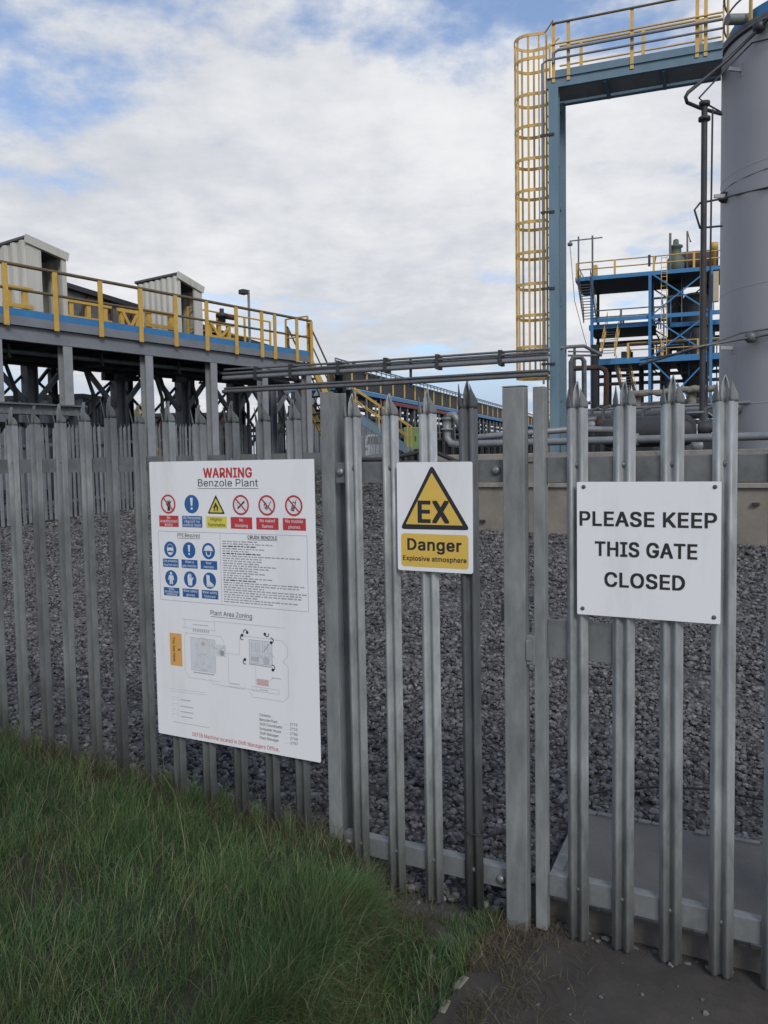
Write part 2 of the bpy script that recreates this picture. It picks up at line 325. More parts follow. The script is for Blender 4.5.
M_STONE = mat('crushed_slag_stone', (.120, .118, .117), (.072, .071, .072), rough=.85, scale=14, dirt=(.33, .32, .31), dscale=13, damt=.6, island=.62)
def gravel():
    vs, fs = [], []; o = 0
    for (u0, u1, v0, v1, dn, r0, r1, sub) in ((-3.4, 2.4, .03, 1.1, 2500, .007, .021, 2), (-7, 2.8, 1.0, 2.7, 2100, .008, .022, 1), (-10, 4.2, 2.6, 5.2, 1350, .009, .026, 1), (-13, 5, 5.2, 8.2, 520, .015, .034, 1), (-18, 6, 8.2, 12.5, 200, .024, .047, 1), (-18, 2, 12.5, 21, 60, .035, .06, 1)):
        n = int((u1 - u0)*(v1 - v0)*dn); u = RNG.uniform(u0, u1, n); v = RNG.uniform(v0, v1, n)
        R = RNG.uniform(r0, r1, n)*RNG.choice([.6, .8, 1, 1, 1.15], n)
        ok = ~((u > .47) & (v > .05) & (v < .87)); u, v, R = u[ok], v[ok], R[ok]
        X = u*math.cos(FA) + v*math.sin(FA); Y = 3.027 - u*math.sin(FA) + v*math.cos(FA)
        Z = terrain(X, Y) + R*RNG.uniform(-.15, .55, len(u)) + .035*(vnoise(X, Y, .45, 5) - .45)
        a, b = stones(np.stack([X, Y, Z], -1), R, sub); vs.append(a); fs.append(b + o); o += len(a)
    return np_mesh('gravel', np.concatenate(vs), np.concatenate(fs), M_STONE, False)
stuff(gravel(), 'dark grey crushed stone ballast covering the yard behind the fence', 'gravel')

# --- grass bank in front of the fence
BEDGE = np.array([(.42, 2.86), (.10, 2.90), (.03, 2.78), (-.03, 2.58), (-.13, 2.36), (-.22, 2.18), (-.42, 1.85), (-.8, 1.3), (-1.3, .5), (-2, -1)])
def edge_x(Y): return np.interp(Y, BEDGE[::-1, 1], BEDGE[::-1, 0])
def bank_z(X, Y):
    u, v = fl(X, Y); d = edge_x(Y) - X                         # distance inside the bank
    d = d + .08*(vnoise(X, Y, .25, 2) - .5)
    h = .17*sstep(-.03, .13, d) + .035*np.clip(d - .2, 0, 1) + .10*np.clip(d - 1.4, 0, 2.2) + .05*(vnoise(X, Y, .5, 1) - .5)*sstep(0, .3, d)
    h = h*sstep(.35, -.02, v) if False else h*(1 - .85*sstep(.03, .35, v))
    h = np.where(u > -.25, h*(1 - sstep(-.25, .1, u)*sstep(-.32, -.05, v)), h)
    return h - .03
M_SOIL = mat('bank_soil', (.030, .027, .019), (.020, .021, .012), rough=1, scale=7, bump=.8, bscale=40)
structure(grid_mesh('grass_bank', np.arange(-6, .5, .05), np.arange(-1.2, 6.2, .05), bank_z, M_SOIL))
def blade_mat(name, a, b, c, straw):
    m, nt, p = nodes_mat(name); N = nt.nodes.new; L = nt.links.new
    g = N('ShaderNodeNewGeometry'); r = N('ShaderNodeValToRGB'); L(g.outputs['Random Per Island'], r.inputs[0])
    e = r.color_ramp.elements; e[0].color = (*a, 1); e[1].color = (*straw, 1); e[1].position = 1
    for pos, col in ((.45, b), (.84, c), (.93, straw)): q = e.new(pos); q.color = (*col, 1)
    tc = N('ShaderNodeTexCoord'); n = N('ShaderNodeTexNoise'); n.inputs['Scale'].default_value = 2.2; n.inputs['Detail'].default_value = 5; L(tc.outputs['Object'], n.inputs['Vector'])
    hs = N('ShaderNodeHueSaturation'); L(r.outputs[0], hs.inputs['Color']); mr = N('ShaderNodeMapRange'); L(n.outputs['Fac'], mr.inputs[0]); mr.inputs[1].default_value = .3; mr.inputs[2].default_value = .7; mr.inputs[3].default_value = .65; mr.inputs[4].default_value = 1.3
    n5 = N('ShaderNodeTexNoise'); n5.inputs['Scale'].default_value = 3.6; n5.inputs['Detail'].default_value = 4; L(tc.outputs['Object'], n5.inputs['Vector']); m5 = N('ShaderNodeMapRange'); L(n5.outputs['Fac'], m5.inputs[0]); m5.inputs[1].default_value = .35; m5.inputs[2].default_value = .65; m5.inputs[3].default_value = .482; m5.inputs[4].default_value = .532; L(m5.outputs[0], hs.inputs['Hue'])
    L(mr.outputs[0], hs.inputs['Value']); L(hs.outputs[0], p.inputs['Base Color']); p.inputs['Roughness'].default_value = .6; p.inputs['Specular IOR Level'].default_value = .25
    tr = N('ShaderNodeBsdfTranslucent'); L(hs.outputs[0], tr.inputs[0]); mix = N('ShaderNodeMixShader'); mix.inputs[0].default_value = .25
    L(p.outputs[0], mix.inputs[1]); L(tr.outputs[0], mix.inputs[2]); L(mix.outputs[0], nt.nodes['Material Output'].inputs[0]); return m
def blades(P, Ln, lean, width, droop=.8):
    """P base (n,3), Ln length, lean (n,2) direction; four-joint curved blades"""
    n = len(P); lz = np.hypot(lean[:, 0], lean[:, 1]) + 1e-6; hd = lean/lz[:, None]; sd_ = np.stack([-hd[:, 1], hd[:, 0], np.zeros(n)], -1)
    tw = RNG.normal(0, .7, n); sd_ = np.stack([sd_[:, 0]*np.cos(tw) - sd_[:, 1]*np.sin(tw), sd_[:, 0]*np.sin(tw) + sd_[:, 1]*np.cos(tw), np.zeros(n)], -1)
    pos = P.copy(); ang = np.clip(lz, 0, 1.4)*.6; V = []
    for k, w in enumerate((1., .85, .55, 0)):
        if w > 0: V += [pos - sd_*(width*w/2)[:, None], pos + sd_*(width*w/2)[:, None]]
        else: V += [pos]
        st = np.stack([hd[:, 0]*np.sin(ang), hd[:, 1]*np.sin(ang), np.cos(ang)], -1); pos = pos + st*(Ln/3)[:, None]; ang = ang + lz*droop
    V = np.stack(V, 1); f = np.array([[0, 1, 3], [0, 3, 2], [2, 3, 5], [2, 5, 4], [4, 5, 6]])
    F = (f[None] + (np.arange(n)*7)[:, None, None]).reshape(-1, 3); return V.reshape(-1, 3), F
def grass():
    vs, fs = [], []; o = 0
    nt_ = 9500; cx = RNG.uniform(-4.6, .12, nt_); cy = RNG.uniform(.9, 5.4, nt_)
    u, v = fl(cx, cy); ok = (v < .10) & (edge_x(cy) - cx > -.03) & (u < .1); cx, cy = cx[ok], cy[ok]
    ey = RNG.uniform(1.2, 2.95, 2600); ex = edge_x(ey) - RNG.uniform(-.12, .22, 2600); u2, v2 = fl(ex, ey); q2 = (v2 < .0) & (u2 < .25); cx = np.concatenate([cx, ex[q2]]); cy = np.concatenate([cy, ey[q2]])
    k = 30; X = np.repeat(cx, k) + RNG.normal(0, .035, len(cx)*k); Y = np.repeat(cy, k) + RNG.normal(0, .035, len(cx)*k)
    tl = np.repeat(.042 + .078*vnoise(cx, cy, .35, 9) + RNG.uniform(0, .04, len(cx)), k); la = np.repeat(RNG.uniform(0, 6.28, len(cx)), k) + RNG.normal(0, 1.25, len(X)); lm = np.repeat(RNG.uniform(.15, .7, len(cx)), k)*RNG.uniform(.6, 1.5, len(X))
    lean = np.stack([np.cos(la)*lm + .18, np.sin(la)*lm - .12], -1)
    tl = tl*np.where(RNG.uniform(0, 1, len(X)) < .06, 1.9, 1.)
    d = edge_x(Y) - X; near = sstep(.3, 0, d); lean[:, 0] += near*.16                        # hanging over the edge of the bank
    uu, vv = fl(X, Y); Ln = tl*RNG.uniform(.6, 1.25, len(X))*np.where(vv > -.18, .8, 1.)
    Ln *= 1 - .45*sstep(-.9, 0, uu)*(vv > -.3)
    a, b = blades(np.stack([X, Y, bank_z(X, Y) - .01], -1), Ln, lean, RNG.uniform(.0013, .0032, len(X)), droop=.72); vs.append(a); fs.append(b + o); o += len(a)
    n = 34000; Y = RNG.uniform(1.2, 3.05, n); X = RNG.uniform(-1.2, .5, n); px = np.interp(Y, [p[1] for p in PEDGE][::-1], [p[0] for p in PEDGE][::-1])
    cl = vnoise(X, Y, .09, 4); ok = (X > edge_x(Y) - .05) & (X < px - .01 + .05*(cl - .4)) & (cl > .14); X, Y, cl = X[ok], Y[ok], cl[ok]
    uu, vv = fl(X, Y); ok = vv < .04; X, Y, cl = X[ok], Y[ok], cl[ok]
    lm = RNG.uniform(.1, .8, len(X)); la = RNG.uniform(0, 6.28, len(X))
    a, b = blades(np.stack([X, Y, np.full(len(X), -.01)], -1), RNG.uniform(.04, .10, len(X))*(.5 + cl), np.stack([np.cos(la)*lm, np.sin(la)*lm], -1), RNG.uniform(.002, .004, len(X))); vs.append(a); fs.append(b + o)
    return np_mesh('grass', np.concatenate(vs), np.concatenate(fs), blade_mat('grass_blades', (.052, .094, .032), (.090, .158, .056), (.140, .205, .082), (.25, .23, .14)), True)
stuff(grass(), 'long rough green grass on the bank in front of the fence', 'grass')
def straw():
    n = 5500; t = RNG.uniform(0, 1, n); Y = 2.86 - t*1.3; px = np.interp(Y, [p[1] for p in PEDGE][::-1], [p[0] for p in PEDGE][::-1])
    off = np.abs(RNG.normal(0, .17, n)) - .02; X = px + off; la = RNG.uniform(0, 6.28, n); Ln = RNG.uniform(.02, .075, n)
    ok = (vnoise(X, Y, .13, 6) > .30); X, Y, la, Ln = X[ok], Y[ok], la[ok], Ln[ok]; n = len(X)
    a, b = blades(np.stack([X, Y, .008 + RNG.uniform(0, .016, n)], -1), Ln, np.stack([np.cos(la), np.sin(la)], -1)*2.3, RNG.uniform(.0012, .0026, n), droop=.1)
    n2 = 5200; Yb = RNG.uniform(1.4, 2.9, n2); Xb = edge_x(Yb) + RNG.normal(-.03, .07, n2)       # dry blades hanging at the bank edge
    u2, v2 = fl(Xb, Yb); ok = v2 < .02; Xb, Yb = Xb[ok], Yb[ok]; n2 = len(Xb)
    lean = np.stack([RNG.uniform(.3, 1.2, n2), RNG.normal(-.2, .4, n2)], -1)
    c, d = blades(np.stack([Xb, Yb, bank_z(Xb, Yb) + .01], -1), RNG.uniform(.05, .15, n2), lean, RNG.uniform(.0015, .003, n2), droop=.8)
    n3 = 1500; u3 = RNG.uniform(-2.2, .2, n3); v3 = RNG.normal(-.06, .06, n3); X3 = u3*math.cos(FA) + v3*math.sin(FA); Y3 = 3.027 - u3*math.sin(FA) + v3*math.cos(FA)
    la = RNG.uniform(0, 6.28, n3); e, f = blades(np.stack([X3, Y3, bank_z(X3, Y3)], -1), RNG.uniform(.06, .17, n3), np.stack([np.cos(la), np.sin(la)], -1)*.6, RNG.uniform(.0015, .003, n3), droop=.5)
    V = np.concatenate([a, c, e]); F = np.concatenate([b, d + len(a), f + len(a) + len(c)])
    return np_mesh('dry_grass', V, F, blade_mat('dry_grass_blades', (.07, .056, .036), (.105, .084, .052), (.15, .122, .074), (.21, .175, .11)), True)
stuff(straw(), 'dry brown grass stalks along the path edge and bank lip', 'dry grass')

# ================================================================ THE PALISADE FENCE AND GATE
def pale_mesh(name, m, zb, zt, seed=0, spiky=False, w=.035):
    """W-section pale: two rounded ridges, a valley with the bolt, three splayed points"""
    r = random.Random(seed); b = MB(); n = 25; us = np.linspace(-w, w, n)
    yy = lambda u: -.0190*(.5*(1 - math.cos(2*math.pi*min(abs(u)/w, 1))))**.95
    zs = [zb, (zb + zt)*.35, (zb + zt)*.7, zt]
    b.add([(u, yy(u), z) for z in zs for u in us], [(k*n + i, k*n + i + 1, (k + 1)*n + i + 1, (k + 1)*n + i) for k in range(3) for i in range(n - 1)], 0, True)
    tip = .080 if not spiky else .092
    def point(u0, u1, h, out, fwd, asym=0., mi=1):
        K = 5; c = np.linspace(u0, u1, K); rows = []
        for t in np.linspace(0, 1, 6):
            wd_ = (1 - .12*t) if t < .62 else (1 - .12*t)*max(0., (1 - t)/.38)**.8
            mid = (u0 + u1)/2 + asym*t*(u1 - u0)/2
            rows.append([(mid + (u - (u0 + u1)/2)*wd_ + out*t*t, yy(u) - fwd*t*t*h, zt - .002 + h*t) for u in c])
        b.add([p for q in rows for p in q], [(k*K + i, k*K + i + 1, (k + 1)*K + i + 1, (k + 1)*K + i) for k in range(5) for i in range(K - 1)], mi, True)
    j = lambda: r.uniform(-.006, .006)
    point(-.0115, .0115, tip + .004 + j(), j()*.6, -.08, mi=0)
    h = tip*(.78 if not spiky else .97)
    for sg in (-1, 1):                                        # side flaps: bent outwards at the fold, bulging out, tip back over the ridge
        K = 5; hh = h + j(); rows = []
        for t in np.linspace(0, 1, 7):
            wi = .0138 + .003*t; wo = w - .004*t + .003*math.sin(math.pi*min(1, t*1.3)); tipu = .021 + .004*r.uniform(-1, 1) if t > .98 else None
            if t > .30: f = (t - .30)/.70; c_ = .0200; wi = wi + (c_ - wi)*f; wo = wo + (c_ - wo)*f
            rows.append([(sg*u, yy(min(u, w)) - hh*t*.20, zt - .002 + hh*t) for u in np.linspace(wi, wo, K)])
        if sg < 0: rows = [q[::-1] for q in rows]
        b.add([p for q in rows for p in q], [(k*K + i, k*K + i + 1, (k + 1)*K + i + 1, (k + 1)*K + i) for k in range(6) for i in range(K - 1)], 1, True)
    me = b.mesh(name, [m, M_POST if m is M_GALV else m]); return me  # side flaps in darker steel: weathering plus shade of their bend, put into colour
    me = b.mesh(name, [m, m]); return me
def add_pale(me, parent, u, z=0., lean=0., src=None):
    o = inst('pale', me, parent, (u, 0, z), random.uniform(-.05, .05), src); o.rotation_euler = (random.uniform(-.0012, .0012), lean + random.uniform(-.003, .003), o.rotation_euler.z)
    if not src: s = o.modifiers.new('thickness', 'SOLIDIFY'); s.thickness = .0028; s.offset = 0
    return o
ZT = CZ + .158                                                # where the points start
PALES = [pale_mesh('pale', M_GALV, .022, ZT, k) for k in range(4)]
DPALE = pale_mesh('dark_pale', M_DARKGALV, .022, ZT, 9, True)
OPALE = [pale_mesh('old_pale', M_OLDGALV, .10, ZT, k + 20) for k in range(3)]
def bolt_mesh():
    b = MB(); b.lathe([(0, -.007), (.005, -.0068), (.0085, -.0045), (.010, 0)], n=12, axis='y'); return b.mesh('bolt', M_BOLT)
BOLT = bolt_mesh()
def add_bolt(parent, u, z, y=-.002, s=1., name='bolt'):
    o = inst(name, BOLT, parent, (u, y, z)); o.scale = (s, s, s); return o
def angle_rail(b, u0, u1, z0, z1, leg=.045, y=.004):
    t = .006; b.box(u0, u1, y, y + t, z0, z1); b.box(u0, u1, y + t, y + leg, z1 - t - .0005, z1 - .0005)
def ibeam_post(u0, w, y0, dep, z0, z1, m):
    b = MB(); b.box(u0, u0 + w, y0, y0 + .007, z0, z1); b.box(u0, u0 + w, y0 + dep - .007, y0 + dep, z0, z1); b.box(u0 + w/2 - .004, u0 + w/2 + .004, y0 + .007, y0 + dep - .007, z0, z1 - .001); return b
def main_fence():
    t = empty('palisade_fence', FEN, 'long galvanised palisade fence in the foreground carrying the large warning board', 'fence', at=(0, 0, 0))
    for us, dz in (((-.122, .031, .185), 0), ((-.385, -.532, -.694, -.86), 0), ((-1.022, -1.19), .015), ((-1.36, -1.52, -1.682, -1.846, -2.01, -2.17, -2.33, -2.49, -2.65), .035)):
        for u in us:
            if u == -1.36: o = add_pale(DPALE, t, u, dz + .01)
            elif u < -.3: o = add_pale(OPALE[random.randrange(3)], t, u, dz)
            else: o = add_pale(PALES[random.randrange(4)], t, u, dz)
            if u > -.3: add_bolt(t, u, CZ - .03); add_bolt(t, u, CZ - 1.47)
            else: add_bolt(t, u, CZ + .008 + dz*.2, s=.8)
    add_pale(DPALE, t, .341, .012); add_bolt(t, .341, CZ - 1.47); add_bolt(t, .352, CZ - 1.38, s=.7)
    for k in range(8): add_pale(OPALE[k % 3], t, -2.97 - .155*k, .05)
    ibeam_post(-.268, .058, 0, .10, -.4, CZ + .258, M_OLDGALV).build('post', M_POST, t, .002)
    ibeam_post(-2.86, .058, 0, .10, -.4, CZ + .29, M_OLDGALV).build('post', M_OLDGALV, t, .002)
    for u0, u1, za, zb in ((-.205, .468, -.085, -.008), (-.205, .468, -1.515, -1.445), (-2.80, -.27, -.035, .030), (-2.80, -.27, -1.60, -1.54), (-4.3, -2.862, -.03, .035)):
        b = MB(); angle_rail(b, u0, u1, CZ + za, CZ + zb); b.build('rail', M_RAIL, t)
    for u, z in ((-.185, -.045), (.435, -.045), (-.185, -1.48), (.44, -1.485)): add_bolt(t, u, CZ + z, y=.0035, s=1.7, name='splice_bolt')
    return t
fence = main_fence()
def gate_post():
    t = empty('gate_post', FEN, 'square galvanised gate post left of the gate, in front of the rails', 'post', at=(.508, 0, 0)); b = MB()
    b.box(-.0385, .0385, -.028, .016, -.5, CZ + .232)
    o = b.build('post', M_POST, t, .004)
    c = MB(); c.box(-.0395, .0395, -.029, .017, CZ + .2325, CZ + .237); c.build('cap', M_POST, t, .002)
    k = MB(); k.box(.0388, .068, -.026, .012, CZ - .70, CZ - .60); k.box(.0388, .060, -.032, -.0262, CZ - .685, CZ - .615); k.build('latch_keep', M_POST, t, .003)
    k = MB(); k.box(-.058, -.0388, -.006, .012, CZ - .56, CZ - .50); k.build('rail_bracket', M_DARKGALV, t, .003)
    return t
gate_post()
def gate():
    t = empty('palisade_gate', FEN, 'galvanised palisade gate carrying the white keep-closed notice', 'gate', at=(0, 0, 0))
    for k, u in enumerate((.716, .862, 1.012, 1.163, 1.312, 1.462)):
        add_pale(PALES[k % 4], t, u, -.003); add_bolt(t, u, CZ - .03, s=1.05); add_bolt(t, u, CZ - 1.455, s=.9)
    for u in (.587, 1.60):
        b = MB(); b.box(u - .014, u + .025, -.02, .02, .022, CZ + .23); b.build('stile', M_POST, t, .003)
    for za, zb in ((-.088, -.002), (-1.503, -1.425)):
        b = MB(); b.box(.6125, 1.5745, .004, .042, CZ + za, CZ + zb); b.build('rail', M_RAIL, t, .003)
    b = MB(); b.box(.6125, .872, .004, .012, CZ - .675, CZ - .545); b.build('lock_plate', M_RAIL, t, .002)
    return t
gate()
def end_fence():
    t = empty('palisade_fence', FEN, 'short palisade fence to the right of the gate', 'fence')
    b = MB(); b.box(1.66, 1.74, -.028, .05, -.5, CZ + .232); b.build('post', M_POST, t, .004)
    for k in range(9): add_pale(PALES[k % 4], t, 1.84 + .152*k)
    for za, zb in ((-.088, -.002), (-1.503, -1.425)): b = MB(); angle_rail(b, 1.7405, 3.2, CZ + za, CZ + zb); b.build('rail', M_RAIL, t)
end_fence()
def loop_tie():
    b = MB(); c = [(.341 + .042*math.cos(a), -.008 + .022*math.sin(a), CZ - 1.325 + .004*math.sin(2*a)) for a in np.linspace(0, 2*math.pi, 20, endpoint=False)]
    b.tube(c, .0022, 6, closed=True); b.tube([(.38, -.012, CZ - 1.325), (.395, -.03, CZ - 1.29), (.402, -.05, CZ - 1.25)], .0016, 5)
    o = b.build('cable_tie', M_BLACKPIPE); o.location = FEN.O; o.rotation_euler = (0, 0, -FA); tag(o, 'black cable tie round the lower part of the darkest pale', 'cable tie')
loop_tie()
def cable():
    P = [(.30, 3.2), (.42, 3.25), (.605, 3.387), (.754, 3.551), (.91, 3.664), (1.139, 3.746), (1.477, 3.731), (1.653, 3.588), (1.9, 3.5), (2.4, 3.6)]
    t = np.linspace(0, len(P) - 1, 60); xs = np.interp(t, range(len(P)), [p[0] for p in P]); ys = np.interp(t, range(len(P)), [p[1] for p in P])
    xs = np.convolve(np.pad(xs, 3, 'edge'), np.ones(7)/7, 'valid'); ys = np.convolve(np.pad(ys, 3, 'edge'), np.ones(7)/7, 'valid')
    b = MB(); b.tube([(x, y, .105 + .008*math.sin(3*x)) for x, y in zip(xs, ys)], .006, 8); o = b.build('cable', M_RUBBER); tag(o, 'black cable lying in a curve on the ballast behind the gate', 'cable')
cable()
def litter():
    for k, (x, y, s, lab) in enumerate(((671, 965, .012, 'small pale scrap lying on the asphalt below the third gate pale'), (598, 941, .009, 'tiny grey chip on the asphalt near the first gate pale'), (432, 958, .013, 'small pale stone in the short grass strip'), (419, 903, .010, 'small whitish scrap in the grass under the fence'))):
        r = ray(x, y); P = CAMP + r*((.012 - CZ)/r[2]); v, f = stones(np.array([P]), np.array([s]), 2)
        o = np_mesh('pebble', v, f, M_SLABEDGE, False); tag(o, lab, 'pebble')
litter()
def grit():
    n = 420; X = RNG.uniform(.05, 2.6, n); Y = RNG.uniform(1.5, 3.0, n); u, v = fl(X, Y); px = np.interp(Y, [p[1] for p in PEDGE][::-1], [p[0] for p in PEDGE][::-1])
    ok = (v < .03) & (X > px + .01) & (RNG.uniform(0, 1, n) < np.exp(v*1.6) + .12); X, Y = X[ok], Y[ok]; R = RNG.uniform(.0018, .006, len(X))*RNG.choice([1, 1, 1, 1.8], len(X))
    a, b = stones(np.stack([X, Y, .006 + R*.35], -1), R, 1); o = np_mesh('grit', a, b, M_STONE, False); stuff(o, 'fine loose stone grit scattered over the asphalt at the gate', 'grit')
grit()

